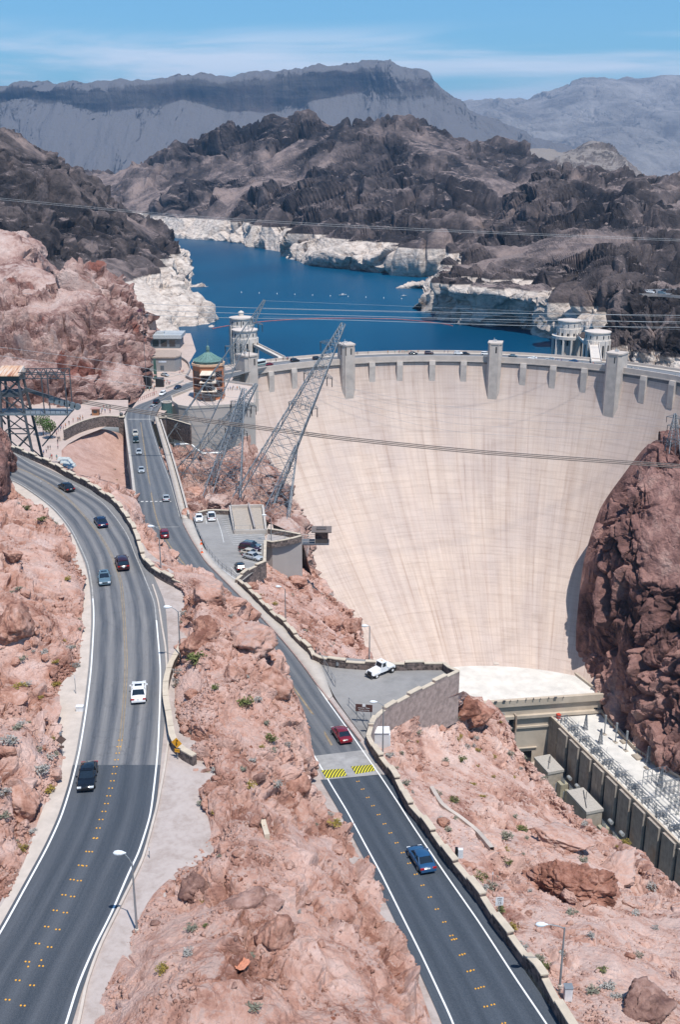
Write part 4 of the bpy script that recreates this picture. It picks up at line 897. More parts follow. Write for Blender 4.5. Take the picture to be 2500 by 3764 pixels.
def parapet(pl, prof, label, h=1.15, w=.5, seg=3.1, cren=True, base=.4, st=None, top=True, fence_h=0):
    """stone wall with pale cap blocks, every second block raised; pl = pixel line of its top"""
    A = np.array([hit(x, y, lambda Y: prof(Y)+h) for x, y in pl]); A, ln = resample(A, max(3, int(max(2, round(np.linalg.norm(np.diff(A, axis=0), axis=1).sum()/seg)))*2+1))
    A[:, 2] -= h
    o_ = wthing('stone_wall', label, 'wall', A[0]); t = np.gradient(A, axis=0); nr = np.stack([-t[:, 1], t[:, 0]], 1); nr /= np.linalg.norm(nr, axis=1, keepdims=True)
    b = MB(); q = [[(p[0]-d[0]*w/2, p[1]-d[1]*w/2, p[2]-base), (p[0]-d[0]*w/2, p[1]-d[1]*w/2, p[2]+h-.12), (p[0]+d[0]*w/2, p[1]+d[1]*w/2, p[2]+h-.12), (p[0]+d[0]*w/2, p[1]+d[1]*w/2, p[2]-base)] for p, d in zip(A, nr)]
    b.grid(q, False); b.add(q[0], [(0, 1, 2, 3)]); b.add(q[-1], [(3, 2, 1, 0)]); b.build('masonry', st or M_stone, o_)
    n = (len(A)-1)//2
    for k in range(n):
        hi = cren and k % 2 == 1; up = .34 if hi else 0; ww = w*(.74 if hi else .62); lo, hi_ = (2*k, 2*k+2)
        P0, P1, P2 = A[lo], A[lo+1], A[hi_]
        def block(z0_, z1_, ww_):
            rows = []
            for p, d in ((P0+(P1-P0)*.03, nr[lo]), (P1, nr[lo+1]), (P2+(P1-P2)*.03, nr[hi_])):
                rows.append([(p[0]-d[0]*ww_, p[1]-d[1]*ww_, p[2]+z0_), (p[0]-d[0]*ww_, p[1]-d[1]*ww_, p[2]+z1_), (p[0]+d[0]*ww_, p[1]+d[1]*ww_, p[2]+z1_), (p[0]+d[0]*ww_, p[1]+d[1]*ww_, p[2]+z0_)])
            b = MB(); b.grid(rows, False); b.add(rows[0], [(0, 1, 2, 3)]); b.add(rows[-1], [(3, 2, 1, 0)]); return b
        block(h-.12+up, h+.02+up, ww).build('cap_stone', M_cap, o_)
        if hi: block(h-.2, h-.12+up, w*.6).build('merlon', st or M_stone, o_)
    return o_
parapet([(33, 1636), (98, 1662), (152, 1685), (201, 1707), (246, 1734), (290, 1756), (335, 1779), (371, 1805), (411, 1830), (442, 1863), (464, 1895), (487, 1930), (502, 1966), (513, 2002), (527, 2046), (554, 2078), (594, 2104), (647, 2131), (688, 2144)], road_l, 'long curving stone parapet with stepped pale caps along the outer edge of the left road')
parapet([(668, 2362), (658, 2382), (628, 2433), (610, 2494), (607, 2555), (620, 2627), (631, 2698), (653, 2739), (714, 2775)], road_l, 'short curved parapet of big pale blocks beside the white sedan, ending at the yellow curve sign', cren=False, w=.55, seg=3.6)
parapet([(877, 2130), (907, 2155), (958, 2206), (1009, 2257), (1050, 2288), (1091, 2339), (1142, 2385), (1153, 2408)], road_r, 'stone parapet beside the pale pavement between the parking lot and the truck lot', h=1.0)
parapet([(1153, 2403), (1180, 2415), (1240, 2427), (1320, 2434), (1440, 2438), (1550, 2436), (1632, 2436)], road_r, 'low stone wall along the back of the truck lot at the dam side', h=1.1, st=M_stone)
parapet([(1632, 2434), (1650, 2450), (1686, 2466)], road_r, 'very short corner piece of stone wall at the tip of the truck lot', cren=False)
parapet([(1686, 2464), (1624, 2493), (1566, 2522), (1490, 2562), (1440, 2590), (1402, 2615), (1379, 2639), (1364, 2670), (1354, 2705)], road_r, 'curved stone retaining wall with stepped caps around the front of the truck lot', base=7.5, st=M_stonel)
parapet([(1354, 2705), (1379, 2751), (1419, 2804), (1454, 2850), (1505, 2950), (1561, 3013), (1645, 3132), (1709, 3210), (1772, 3287), (1821, 3364), (1877, 3434), (1933, 3511), (1989, 3567), (2045, 3673), (2101, 3764), (2180, 3890)], road_r, 'long stone parapet with stepped pale caps along the near right road beside the blue sedan', base=1.2)
plz = lambda Y: -89.0
parapet([(434, 1530), (400, 1528), (370, 1529), (318, 1541), (275, 1557), (233, 1579)], lambda Y: -88.8, 'curved grey stone wall with pale coping around the plaza loop', h=3.6, cren=False, seg=5)
parapet([(868, 2130), (905, 2098), (940, 2080), (975, 2066)], LOTP, 'short angled stone wall at the near corner of the parking lot, behind the black car', h=.9, base=2.5)
parapet([(972, 2066), (973, 2030), (975, 1985)], LOTP, 'short stone wall at the noses of the parked cars', h=.9, cren=False)
parapet([(728, 1882), (770, 1873), (850, 1875), (920, 1872), (958, 1872)], lambda Y: road_r(Y)-.1, 'stone wall along the back of the parking lot, under the steel pylons', h=1.2, cren=False)
parapet([(985, 1942), (1040, 1950), (1104, 1962)], lambda Y: -79.5, 'straight stone parapet behind the viewpoint platform on the concrete bastion', h=1.1, cren=False)
parapet([(1107, 1968), (1060, 1980), (1000, 1990), (978, 1986)], lambda Y: -79.5, 'front stone parapet of the viewpoint platform above the tall concrete wall', h=1.0, cren=False)
# gate pillars at the bridge head
for (x, y, lb, w_) in ((447, 1560, 'dark stone pillar with a round dark ball at the left of the bridge head', 'l'), (600, 1562, 'dark stone pillar with a round ball at the right of the bridge head', 'r')):
    q = P(x, y, -90.2); t = wthing('stone_pillar', lb, 'pillar', q); b = MB(); b.box(q[0]-1, q[0]+1, q[1]-1, q[1]+1, q[2]-7, q[2]+2.8); b.build('shaft', M_stone, t)
    b = MB(); b.box(q[0]-1.25, q[0]+1.25, q[1]-1.25, q[1]+1.25, q[2]+2.8, q[2]+3.15); b.build('cap_stone', M_cap, t)
    b = MB(); b.lathe([(.05, q[2]+3.15), (.5, q[2]+3.3), (.72, q[2]+3.8), (.5, q[2]+4.3), (.02, q[2]+4.5)], 12, (q[0], q[1]), True); b.build('ball', mat('iron_ball', (.07, .07, .07), .5), t)
parapet([(612, 1535), (660, 1548), (700, 1560)], lambda Y: -90.4, 'short stone wall with pale coping right of the bridge head', h=1.4, cren=False, base=6)

# ------------------------------------------------------------------ valve pit, bastion, lookout hut
q = [hit(x, y, LOTP) for x, y in ((862, 1962), (978, 1960), (966, 1886), (846, 1888))]
t = wthing('concrete_pit', 'sunken rectangular concrete enclosure with fence at the far side of the parking lot', 'enclosure', q[0]); zz = q[0][2]
b = MB()
for i, j in ((0, 1), (1, 2), (2, 3), (3, 0)): b.beam((q[i][0], q[i][1], zz+.3), (q[j][0], q[j][1], zz+.3), .5, 1.1)
b.build('wall', M_walk, t)
b = MB(); b.add([(p[0], p[1], zz+.06) for p in q], [(0, 1, 2, 3)]); b.build('floor', mat('pit_floor', (.36, .31, .26), .9, .1), t)
e0, e1 = np.array(q[1])+(np.array(q[2])-np.array(q[1]))*.05+np.array([-2.5, 0, 0]), np.array(q[2])+np.array([-3.4, 0, 0])
b = MB(); b.beam((e0[0], e0[1], zz+.5), (e1[0], e1[1], zz+.5), .35, 1.3); b.build('inner_wall', M_wallc, t)
M_rail = mat('rail_metal', (.28, .30, .32), .5, .1, metal=.6)
def fence(name, pl, prof, h, label, cat, step=2.5, rails=2, r=.04):
    A = np.array([hit(x, y, prof) for x, y in pl]); L_ = np.linalg.norm(np.diff(A, axis=0), axis=1).sum(); A, _ = resample(A, max(2, int(L_/step)+1))
    o_ = wthing(name, label, cat, A[0])
    for p in A: b = MB(); b.tube([p, p+np.array([0, 0, h])], r, 5); b.build('post', M_rail, o_)
    for k in range(rails):
        z = h*(1-k*.5); b = MB(); b.tube([p+np.array([0, 0, z]) for p in A], r*.8, 5); b.build('rail', M_rail, o_)
    return o_
fence('pipe_fence', [(862, 1962), (978, 1960)], LOTP, 2.0, 'tall wire fence along the front of the concrete enclosure', 'fence', 3)
fence('pipe_fence', [(848, 1884), (862, 1962)], LOTP, 2.4, 'tall dark fence along the left side of the concrete enclosure', 'fence', 2)
fence('pipe_fence', [(708, 1908), (728, 1962), (750, 2008)], lambda Y: road_r(Y)+.15, 1.2, 'grey pipe fence between the footway and the parked white car', 'fence')
fence('pipe_fence', [(752, 2014), (782, 2055), (818, 2092), (868, 2130)], lambda Y: road_r(Y)+.15, 1.2, 'grey pipe fence between the footway and the near end of the parking lot', 'fence')
fence('pipe_fence', [(1162, 2405), (1195, 2455), (1233, 2523)], road_r, 1.2, 'grey pipe fence running from the stone wall towards the white tractor truck', 'fence')
fence('pipe_fence', [(1282, 2592), (1310, 2622), (1340, 2655), (1354, 2682)], road_r, 1.2, 'grey pipe fence behind the brown park sign', 'fence')
c = [P(x, y, -79.6) for x, y in ((985, 1955), (1106, 1974), (1110, 1985), (1000, 2003), (976, 1998))]
t = wthing('viewpoint_bastion', 'tall smooth concrete bastion carrying the viewpoint platform beside the dam', 'wall', c[3])
b = MB(); pl = [tuple(p[:2]) for p in c]; b.prism(pl, -96, -79.62); b.build('wall', mat('bastion_concrete', (.36, .325, .305), .88, .07, .2, .1), t)
pl2 = [P(1030, 1990, -84), P(1112, 1985, -84), P(1109, 2110, -93), P(1060, 2060, -93)]
h0 = P(1180, 1990, -80.6); t = wthing('lookout_hut', 'small brown lookout hut with a flat overhanging roof out in front of the dam face', 'hut', h0)
sc = h0[1]*1.0/F
x0, y0, z0 = h0; b = MB(); b.box(x0-1.3, x0+1.6, y0-1.3, y0+1.3, z0, z0+2.7); b.build('wall', mat('hut_brown', (.07, .06, .055), .7), t)
b = MB(); b.box(x0-2.1, x0+2.4, y0-2, y0+2, z0+2.7, z0+2.95); b.build('roof', mat('hut_roof', (.16, .13, .115), .7), t)
b = MB(); b.box(x0-1.0, x0+1.2, y0-.9, y0+.9, z0+2.95, z0+3.2); b.build('skylight', mat('hut_skylight', (.09, .075, .07), .7), t)
b = MB(); b.box(x0-1.25, x0+1.5, y0-1.36, y0-1.3, z0+1.2, z0+2.3); b.build('window', glass(), t)
b = MB(); b.tube([(x0+.4, y0, z0+2.95), (x0+.4, y0, z0+5.4)], .035, 5); b.build('antenna', M_rail, t)
b = MB(); b.box(x0-5.6, x0+1.8, y0-1.5, y0+1.5, z0-.35, z0-.01); b.build('deck', mat('deck_steel', (.10, .11, .13), .6), t)
for yy in (-1.4, 1.4):
    b = MB()
    for z in (.55, 1.1): b.beam((x0-5.5, y0+yy, z0+z), (x0-1.3, y0+yy, z0+z), .07)
    for k in range(4): b.beam((x0-5.5+k*1.4, y0+yy, z0), (x0-5.5+k*1.4, y0+yy, z0+1.1), .07)
    b.build('railing', mat('pale_rail', (.5, .48, .45), .6), t)
b = MB(); b.beam((x0-5.6, y0, z0-.3), (x0-9, y0, z0-5), .3); b.build('bracket', M_rail, t)
fence('pipe_fence', [(990, 1995), (1104, 1968)], lambda Y: -79.6, 1.9, 'thin rail along the viewpoint platform leading to the hut', 'fence', 3)

# ------------------------------------------------------------------ visitor centre and abutment works
M_conc2 = mat('garage_concrete', (.42, .375, .34), .88, .06, .15, .05)
zt = -92.0
gp = [(630, 1463), (634, 1482), (655, 1497), (690, 1503), (740, 1501), (815, 1497), (880, 1494), (936, 1488), (936, 1450), (930, 1420), (830, 1405), (700, 1435)]
t = wthing('parking_structure', 'large smooth rounded concrete structure below the brick visitor centre', 'building', P(780, 1500, zt))
pts = [tuple(P(x, y, zt)[:2]) for x, y in gp]; b = MB(); b.prism(pts, -126, zt); b.build('wall', M_conc2, t)
c = np.mean(pts, axis=0); ins = [tuple(c+(np.array(p)-c)*.985) for p in pts]; b = MB(); b.prism(ins, zt+.01, zt+.1); b.build('deck', mat('deck_pink', (.50, .41, .36), .85, .06), t)
b = MB()
for i in range(len(pts)): p, q = pts[i], pts[(i+1) % len(pts)]; b.beam((p[0], p[1], zt+.55), (q[0], q[1], zt+.55), .35, 1.1)
b.build('parapet', M_walk, t)
q = P(613, 1508, -92.6); t = wthing('louvre_drum', 'round dark green ribbed drum beside the concrete structure and road', 'drum', q)
b = MB(); b.lathe([(2.0, q[2]-3), (2.0, q[2]+3.2)], 28, (q[0], q[1])); b.build('wall', mat('green_copper_dark', (.07, .13, .12), .6, .3, 3), t)
b = MB(); b.lathe([(2.1, q[2]+3.2), (2.1, q[2]+3.5), (1.6, q[2]+3.5), (1.6, q[2]+2.6), (.05, q[2]+2.6)], 28, (q[0], q[1])); b.build('rim', M_walk, t)
for k in range(14):
    a = k*2*math.pi/14; b = MB(); b.beam((q[0]+2.04*math.cos(a), q[1]+2.04*math.sin(a), q[2]-3), (q[0]+2.04*math.cos(a), q[1]+2.04*math.sin(a), q[2]+3.2), .12); b.build('rib', mat('green_copper_dark', (1, 1, 1)), t)
# visitor centre rotunda
vc = P(762, 1472, zt); VX, VY = vc[0]+.2, vc[1]+6; zb = zt+.1
t = wthing('visitor_centre', 'octagonal orange brick building under a green copper dome with a lantern', 'building', (VX, VY, zb))
M_brick = mat('orange_brick', (.42, .155, .07), .8, .15, .8, .1); M_gl = glass('bronze_glass', (.03, .02, .018)); M_cop = mat('green_copper', (.10, .18, .16), .6, .25, 1.2)
rad = 6.7; oct_ = lambda r, off=R(22.5), n=8: [(VX+r*math.cos(off+k*2*math.pi/n), VY+r*math.sin(off+k*2*math.pi/n)) for k in range(n)]
H = 13.6; b = MB(); b.prism(oct_(rad), zb, zb+H); b.build('wall', M_brick, t)
b = MB(); b.prism(oct_(rad+.35), zb+H, zb+H+.8); b.build('cornice', mat('cornice_cream', (.62, .40, .26), .8), t)
for k in range(8):
    a = R(22.5)+(k+.5)*2*math.pi/8; d = (math.cos(a), math.sin(a)); c_ = (VX+d[0]*(rad*.924+.03), VY+d[1]*(rad*.924+.03))
    for j, (za, zc) in enumerate(((1, 4.1), (5.2, 8.2), (9.2, 11.6))):
        b = MB(); b.obox(c_, (-d[1], d[0]), 1.9, .06, zb+za, zb+zc); b.build('window', M_gl, t)
for zz_ in (4.6, 8.7): b = MB(); b.prism(oct_(rad+.12), zb+zz_, zb+zz_+.25); b.build('band', mat('band_brick', (.5, .25, .15), .8), t)
# bay with cream canopies towards the camera
for j, zz_ in enumerate((3.9, 7.5, 10.6)):
    w_ = 2.6+.2*(2-j); yb = VY-rad*.924; b = MB(); b.hexa([(VX-w_, yb-2.8, zb+zz_), (VX+w_+1.0, yb-2.8, zb+zz_), (VX+w_+1, yb, zb+zz_+.25), (VX-w_, yb, zb+zz_+.25)], [(VX-w_, yb-2.8, zb+zz_+.25), (VX+w_+1, yb-2.8, zb+zz_+.25), (VX+w_+.4, yb, zb+zz_+1.5), (VX-w_+.6, yb, zb+zz_+1.5)]); b.build('canopy', mat('cream_canopy', (.62, .52, .42), .7), t)
b = MB(); b.prism([(VX-2.3, VY-rad-.1), (VX-1.6, VY-rad-1.9), (VX+2.2, VY-rad-1.9), (VX+3, VY-rad-.1)], zb, zb+10.5); b.build('bay', M_gl, t)
b = MB(); b.lathe([(5.9, zb+H+.8), (5.9, zb+H+1.7), (6.3, zb+H+1.8), (4.6, zb+H+2.5), (2.7, zb+H+3.7), (1.2, zb+H+4.7), (.8, zb+H+5.1)], 16, (VX, VY)); b.build('dome', M_cop, t)
for k in range(16):
    a = k*2*math.pi/16; b = MB(); b.tube([(VX+r*math.cos(a), VY+r*math.sin(a), zb+H+z) for r, z in ((6.3, 1.85), (4.65, 2.55), (2.75, 3.75), (1.25, 4.75))], .09, 5); b.build('dome_rib', mat('pale_copper', (.2, .35, .3), .5), t)
b = MB(); b.lathe([(.7, zb+H+5.0), (.7, zb+H+6.0), (.85, zb+H+6.1), (.6, zb+H+6.6), (.75, zb+H+6.9), (.5, zb+H+7.4), (.08, zb+H+7.8), (.05, zb+H+10.5)], 12, (VX, VY)); b.build('lantern', M_cop, t)
# old exhibit building and grey cafe
q = P(560, 1366, -92.3); X0, Y0 = q[0], q[1]
t = wthing('exhibit_building', 'pale concrete exhibit building with a rounded brown roof beside the left cliff', 'building', q)
w_ = 85/F*Y0; poly = [(X0-4, Y0), (X0+w_, Y0), (X0+w_+1.8, Y0+4), (X0+w_+1.2, Y0+12), (X0+w_-2, Y0+18), (X0-4, Y0+18)]
b = MB(); b.prism(poly, -92.3, -86.0); b.build('wall', mat('exhibit_wall', (.27, .26, .255), .85, .06), t)
b = MB(); c = np.mean(poly, axis=0); b.prism([tuple(c+(np.array(p)-c)*1.05) for p in poly], -86.0, -85.4); b.build('roof', mat('brown_roof', (.36, .28, .23), .9, .15), t)
b = MB(); b.box(X0+3.7, X0+5.4, Y0-.06, Y0, -91.6, -89.5); b.build('door', mat('door_dark', (.08, .1, .12), .4), t)
b = MB(); b.box(X0+3.0, X0+6.6, Y0-.08, Y0-.01, -88.1, -87.3); b.build('sign_panel', mat('sign_pale', (.55, .6, .66), .5), t)
b = MB(); b.lathe([(.36, 0), (.36, .06)], 12); b.build('round_seal', mat('seal_blue', (.08, .14, .3), .5), t, off=(0, 0, 0), loc=(3.5, -.1, 4.6), rot=(math.pi/2, 0, 0))
q = P(558, 1280, -92.3); X0, Y0 = q[0], q[1]; w_ = 60/F*Y0
t = wthing('grey_pavilion', 'modern grey building with a flat pale slab roof behind the exhibit building', 'building', q)
b = MB(); b.box(X0-3, X0+w_+6, Y0, Y0+14, -92.3, -87.2); b.build('wall', mat('pavilion_wall', (.14, .16, .18), .6), t)
b = MB(); b.box(X0-4, X0+w_+7.2, Y0-1.2, Y0+15, -87.2, -85.4); b.build('roof', mat('pavilion_roof', (.40, .42, .43), .6), t)
for k in range(3): b = MB(); b.box(X0+.5+k*4.3, X0+3.6+k*4.3, Y0-.06, Y0, -91.4, -88); b.build('window', glass(), t)
b = MB(); b.box(X0+2, X0+6, Y0+3, Y0+7, -85.4, -84.4); b.build('roof_unit', mat('roof_unit', (.45, .46, .46), .6), t)
# round plaza wall by the lake
pl = [(640, 1312), (665, 1320), (690, 1338), (698, 1360), (690, 1380), (683, 1388), (700, 1398), (715, 1402)]
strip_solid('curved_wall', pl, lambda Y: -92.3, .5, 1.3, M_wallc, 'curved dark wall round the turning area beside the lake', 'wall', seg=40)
strip_solid('pale_barrier', [(610, 1430), (650, 1415), (672, 1403)], lambda Y: -92.3, .5, .9, M_walk, 'short pale kerb island beside the upper road', 'barrier', seg=12)
fence('orange_fence', [(500, 1478), (530, 1466), (556, 1455), (575, 1448)], lambda Y: -92.2, 1.2, 'row of reddish barrier posts along the bend of the upper road', 'fence', 1.6, 1, .09)
for ch in bpy.data.objects:
    if ch.parent and ch.parent.name.startswith('orange_fence'): ch.data.materials[0] = mat('red_post', (.42, .17, .13), .7)
# tank
q = P(160, 1092, 590); t = wthing('water_tank', 'round pinkish water tank on the rock terrace at the upper left', 'tank', q)
b = MB(); b.lathe([(5.7, q[2]-1), (5.7, q[2]+8.6)], 40, (q[0], q[1]), True); b.build('shell', mat('tank_pink', (.36, .235, .21), .7, .05, .4), t)
b = MB(); b.lathe([(5.8, q[2]+8.55), (5.8, q[2]+8.8), (.01, q[2]+9.5)], 40, (q[0], q[1])); b.build('lid', mat('tank_lid', (.44, .31, .28), .7), t)
b = MB(); b.beam((q[0], q[1]-5.8, q[2]), (q[0], q[1]-5.8, q[2]+8.7), .35); b.build('ladder', M_rail, t)

# ------------------------------------------------------------------ intake towers
M_int = mat('intake_concrete', (.60, .54, .48), .85, .07, .3, .1)
def intake(px, pyb, w, pytop, rad, label, dome=False, plinth=True, slots=12, zb=-128, dz=0):
    c = P(px, pyb, w); t = wthing('intake_tower', label, 'tower', (c[0], c[1], -128)); r = ray(px, pytop); ztop = float(r[2]*w/r[1])
    X, Y = c[0], c[1]+rad; b = MB()
    b.lathe([(rad*1.0, -132), (rad, ztop-4.5), (rad*.97, ztop-4.4), (rad*.97, ztop-.7), (rad*1.03, ztop-.6), (rad*1.03, ztop)], 24, (X, Y)); b.build('shaft', M_int, t)
    b = MB(); b.lathe([(rad*1.03, ztop), (rad*.6, ztop+.5), (.01, ztop+.9)], 24, (X, Y)); b.build('roof', mat('intake_roof', (.58, .50, .44), .8, .06), t)
    for k in range(slots):
        a = 2*math.pi*(k+.5)/slots; d = (math.cos(a), math.sin(a))
        if d[1] > .3: continue
        b = MB(); b.obox((X+d[0]*(rad+.05), Y+d[1]*(rad+.05)), (-d[1], d[0]), rad*.07, .1, ztop-14, ztop-7); b.build('window', glass(), t)
        b = MB(); b.obox((X+d[0]*(rad*.97+.05), Y+d[1]*(rad*.97+.05)), (-d[1], d[0]), rad*.04, .08, ztop-3.4, ztop-1.8); b.build('window', glass(), t)
        a = 2*math.pi*k/slots; d = (math.cos(a), math.sin(a)); b = MB(); b.obox((X+d[0]*(rad+.1), Y+d[1]*(rad+.1)), (-d[1], d[0]), rad*.11, .3, -130, ztop-4.5); b.build('rib', M_int, t)
    if dome:
        b = MB(); b.lathe([(rad*.22, ztop+.6), (rad*.22, ztop+2.6), (rad*.26, ztop+2.7), (rad*.2, ztop+3.3), (.05, ztop+3.9)], 12, (X, Y)); b.build('lantern', M_int, t)
    return (X, Y, ztop, t)
X, Y, zt1, tt = intake(886, 1300, 610, 1172, 6.9, 'taller round concrete intake tower topped by a lantern, left side of the lake', True)
X, Y, zt2, tt = intake(898, 1325, 570, 1217, 7.0, 'lower round concrete intake tower standing in front of the lantern-topped one')
X, Y, zt3, tt3 = intake(2096, 1305, 605, 1182, 6.7, 'round intake tower on an open-legged base near the right end of the dam')
b = MB(); b.lathe([(9.6, -97.5), (9.6, -95.8), (6.5, -95.8)], 24, (X, Y)); b.build('gallery', M_int, tt3)
for k in range(12):
    a = 2*math.pi*k/12; b = MB(); b.beam((X+9*math.cos(a), Y+9*math.sin(a), -129), (X+9*math.cos(a), Y+9*math.sin(a), -97.5), 1.1); b.build('leg', M_int, tt3)
X4, Y4, zt4, tt = intake(2202, 1340, 560, 1224, 6.9, 'round intake tower just behind the rightmost crest tower, joined to the pale sloping bridge')
def bridge(p, q, w, z0, z1, label):
    t = wthing('access_bridge', label, 'bridge', (p[0], p[1], z0)); a = Vector((p[0], p[1], z0)); c = Vector((q[0], q[1], z1)); d = (c-a).normalized(); s = Vector((d.y, -d.x, 0)).normalized()
    b = MB(); b.beam(a, c, w, .8); b.build('deck', M_int, t)
    for k in (-1, 1): b = MB(); b.beam(a+s*w/2*k+Vector((0, 0, .7)), c+s*w/2*k+Vector((0, 0, .7)), .35, 1.1); b.build('parapet', M_int, t)
cp = lambda px: (lambda a: (C0[0]+math.sin(R(a))*148, C0[1]+math.cos(R(a))*148))(px_angle(px))
e = cp(1090); bridge((P(925, 1290, 585)[0], 585), e, 3.4, -96.5, -92.6, 'sloping concrete bridge from the left intake towers to the dam crest')
e = cp(2190); bridge((X+5, Y-6), (X4-5, Y4+4), 3, -95.5, -94, 'upper concrete bridge between the two right intake towers')
bridge((X4-3, Y4-6), (e[0]-6, e[1]-4), 5, -93.5, -92.6, 'pale sloping concrete bridge from the right intake towers down to the crest')

# ------------------------------------------------------------------ lattice steel
M_steel = mat('galvanised_steel', (.20, .225, .245), .55, .15, 2, metal=.35); M_steeld = mat('dark_steel', (.085, .09, .10), .6, .15, 2, metal=.3)
def pylon(foot, top, hw, label, arms=(), n=10, wl=.2, cat='pylon', mt=None, group=None, htop=.35, parent=None, tip=None):
    mt = mt or M_steel; f = Vector(foot); g = Vector(top); t = wthing('steel_pylon', label, cat, f, group)
    ax = (g-f).normalized(); sx_ = Vector((1, .15, 0)).normalized(); sy_ = ax.cross(sx_).normalized(); sx_ = sy_.cross(ax).normalized()
    lv = [0]
    for k in range(n): lv.append(lv[-1]+(1-.055*k))
    lv = [v/lv[-1] for v in lv]
    def cor(u, i):
        h = hw*(1-u)+htop*u; a, c_ = ((-1, -1), (1, -1), (1, 1), (-1, 1))[i]; return f+(g-f)*u+sx_*a*h+sy_*c_*h
    for i in range(4):
        b = MB(); b.beam(cor(0, i)-ax*4, cor(1, i), wl*1.5); b.build('leg', mt, t)
    for k in range(n):
        b = MB()
        for i in range(4):
            j = (i+1) % 4; b.beam(cor(lv[k], i), cor(lv[k+1], j), wl*.62); b.beam(cor(lv[k], j), cor(lv[k+1], i), wl*.62); b.beam(cor(lv[k+1], i), cor(lv[k+1], j), wl*.75)
            m_ = (cor(lv[k], i)+cor(lv[k], j))/2; c_ = (cor(lv[k+1], i)+cor(lv[k+1], j))/2; b.beam(m_, cor((lv[k]+lv[k+1])/2, i), wl*.45); b.beam(m_, cor((lv[k]+lv[k+1])/2, j), wl*.45)
        b.build('bracing', mt, t)
    for u, ln in arms:
        c_ = f+(g-f)*u; b = MB(); h = hw*(1-u)+htop*u; ad = Vector((.86, -.28, -.12)).normalized(); au = ax
        for s in (-1, 1):
            for e in (-1, 1):
                b.beam(c_+sy_*h*e, c_+ad*ln*s+sy_*.3*e, wl*.7); b.beam(c_+sy_*h*e+au*1.6, c_+ad*ln*s+sy_*.3*e, wl*.6)
            for q_ in range(1, 6):
                w1 = c_+ad*ln*s*q_/6; b.beam(w1+sy_*h*(1-q_/7), w1-sy_*h*(1-q_/7), wl*.5); b.beam(w1+sy_*h*(1-q_/7), w1+au*1.6*(1-q_/6)+sy_*h*(1-q_/7), wl*.5); b.beam(w1-sy_*h*(1-q_/7), w1+au*1.6*(1-q_/6)-sy_*h*(1-q_/7), wl*.5)
        b.build('cross_arm', mt, t)
        for s in (-.95, .6, .95):
            a0 = c_+ad*ln*s; b = MB(); b.tube([a0, a0-Vector((0, 0, 2.6))], .14, 6); b.build('insulator', mat('insulator', (.05, .045, .045), .4), t)
    if tip:
        b = MB(); b.beam(g, Vector(tip), wl*.8); b.beam(f+(g-f)*.9, Vector(tip), wl*.8); b.build('peak', mt, t)
    return t
pylon(P(655, 1660, 372), P(972, 1103, 392), 6.3, 'tallest leaning steel pylon, its peak crossing the left intake tower', [(.68, 5), (.85, 4.5)], 14, .16)
pylon(P(690, 1790, 312), P(943, 1412, 336), 5.8, 'leaning steel pylon in front of the smooth concrete structure', [(.80, 4.6), (.62, 4.6)], 13, .15)
pylon(P(820, 1845, 276), P(895, 1430, 330), 5.0, 'middle leaning steel pylon beside the end of the concrete structure', [(.82, 3.6), (.6, 3.8)], 12, .14)
pylon(P(935, 1850, 275), P(1262, 1192, 312), 5.6, 'steel pylon leaning far out in front of the pale dam face', [(.53, 4.6), (.70, 4.6), (.88, 4.2)], 13, .16, htop=.6)
pylon(P(1010, 1935, 250), P(1090, 1640, 300), 3.4, 'short bare steel lattice mast low in front of the left part of the dam face', [], 7, .13)
pylon(P(207, 1205, 520), P(198, 1092, 522), 2.4, 'small lattice mast standing on the reddish rock at the upper left', [(.9, 2.0)], 6, .2, cat='mast')
pylon(P(2475, 1640, 440), P(2484, 1520, 446), 2.6, 'small lattice pylon at the right edge on top of the dark canyon cliff', [(.86, 3.6), (.6, 3.0)], 6, .16)
# white pipe on the slope
t = tag(MB().tube([P(640, 1635, 372), P(700, 1632, 374), P(722, 1652, 372), P(748, 1668, 371), P(818, 1664, 372)], .45, 8).build('white_pipe', mat('white_pipe_paint', (.7, .7, .68), .4)), 'bent white pipe running across the slope under the steel pylons', 'pipe')
# gantry at the left
zc = -89.0; c0 = P(95, 1650, 300); GX, GY = P(92, 1700, 300)[0], 300.
t = wthing('steel_gantry', 'tall dark steel gantry with a rusty roofed cabin beside the left road', 'gantry', (GX, GY, zc))
s_ = 313/F  # metres per pixel at the gantry
gz = lambda py: float(ray(100, py)[2]*300/ray(100, py)[1]); gx = lambda px: (px-CX)*s_*1.0
def bar(name, segs, w=.35, m=M_steeld):
    b = MB()
    for p, q in segs: b.beam(p, q, w)
    return b.build(name, m, t)
xl0, xr0, xl1, xr1 = gx(30), gx(155), gx(45), gx(110)
for (xa, xb) in ((xl0, xl1), (xr0, xr1)):
    for y_ in (-3.2, 3.2): bar('leg', [((xa, GY+y_*1.4, zc-1), (xb, GY+y_*.8, gz(1392)))], .62)
for k, (ya, yb) in enumerate(((1690, 1585), (1585, 1515), (1515, 1450), (1450, 1392))):
    za, zb_ = gz(ya), gz(yb); f = lambda z, a, b_: a+(b_-a)*(z-zc)/(gz(1392)-zc)
    for y_ in (-3, 3):
        bar('bracing', [((f(za, xl0, xl1), GY+y_, za), (f(zb_, xr0, xr1), GY+y_, zb_)), ((f(za, xr0, xr1), GY+y_, za), (f(zb_, xl0, xl1), GY+y_, zb_)), ((f(zb_, xl0, xl1), GY+y_, zb_), (f(zb_, xr0, xr1), GY+y_, zb_))], .3)
b = MB(); b.box(gx(15), gx(282), GY-3.6, GY+3.6, gz(1517), gz(1511)); b.build('platform', M_steel, t)
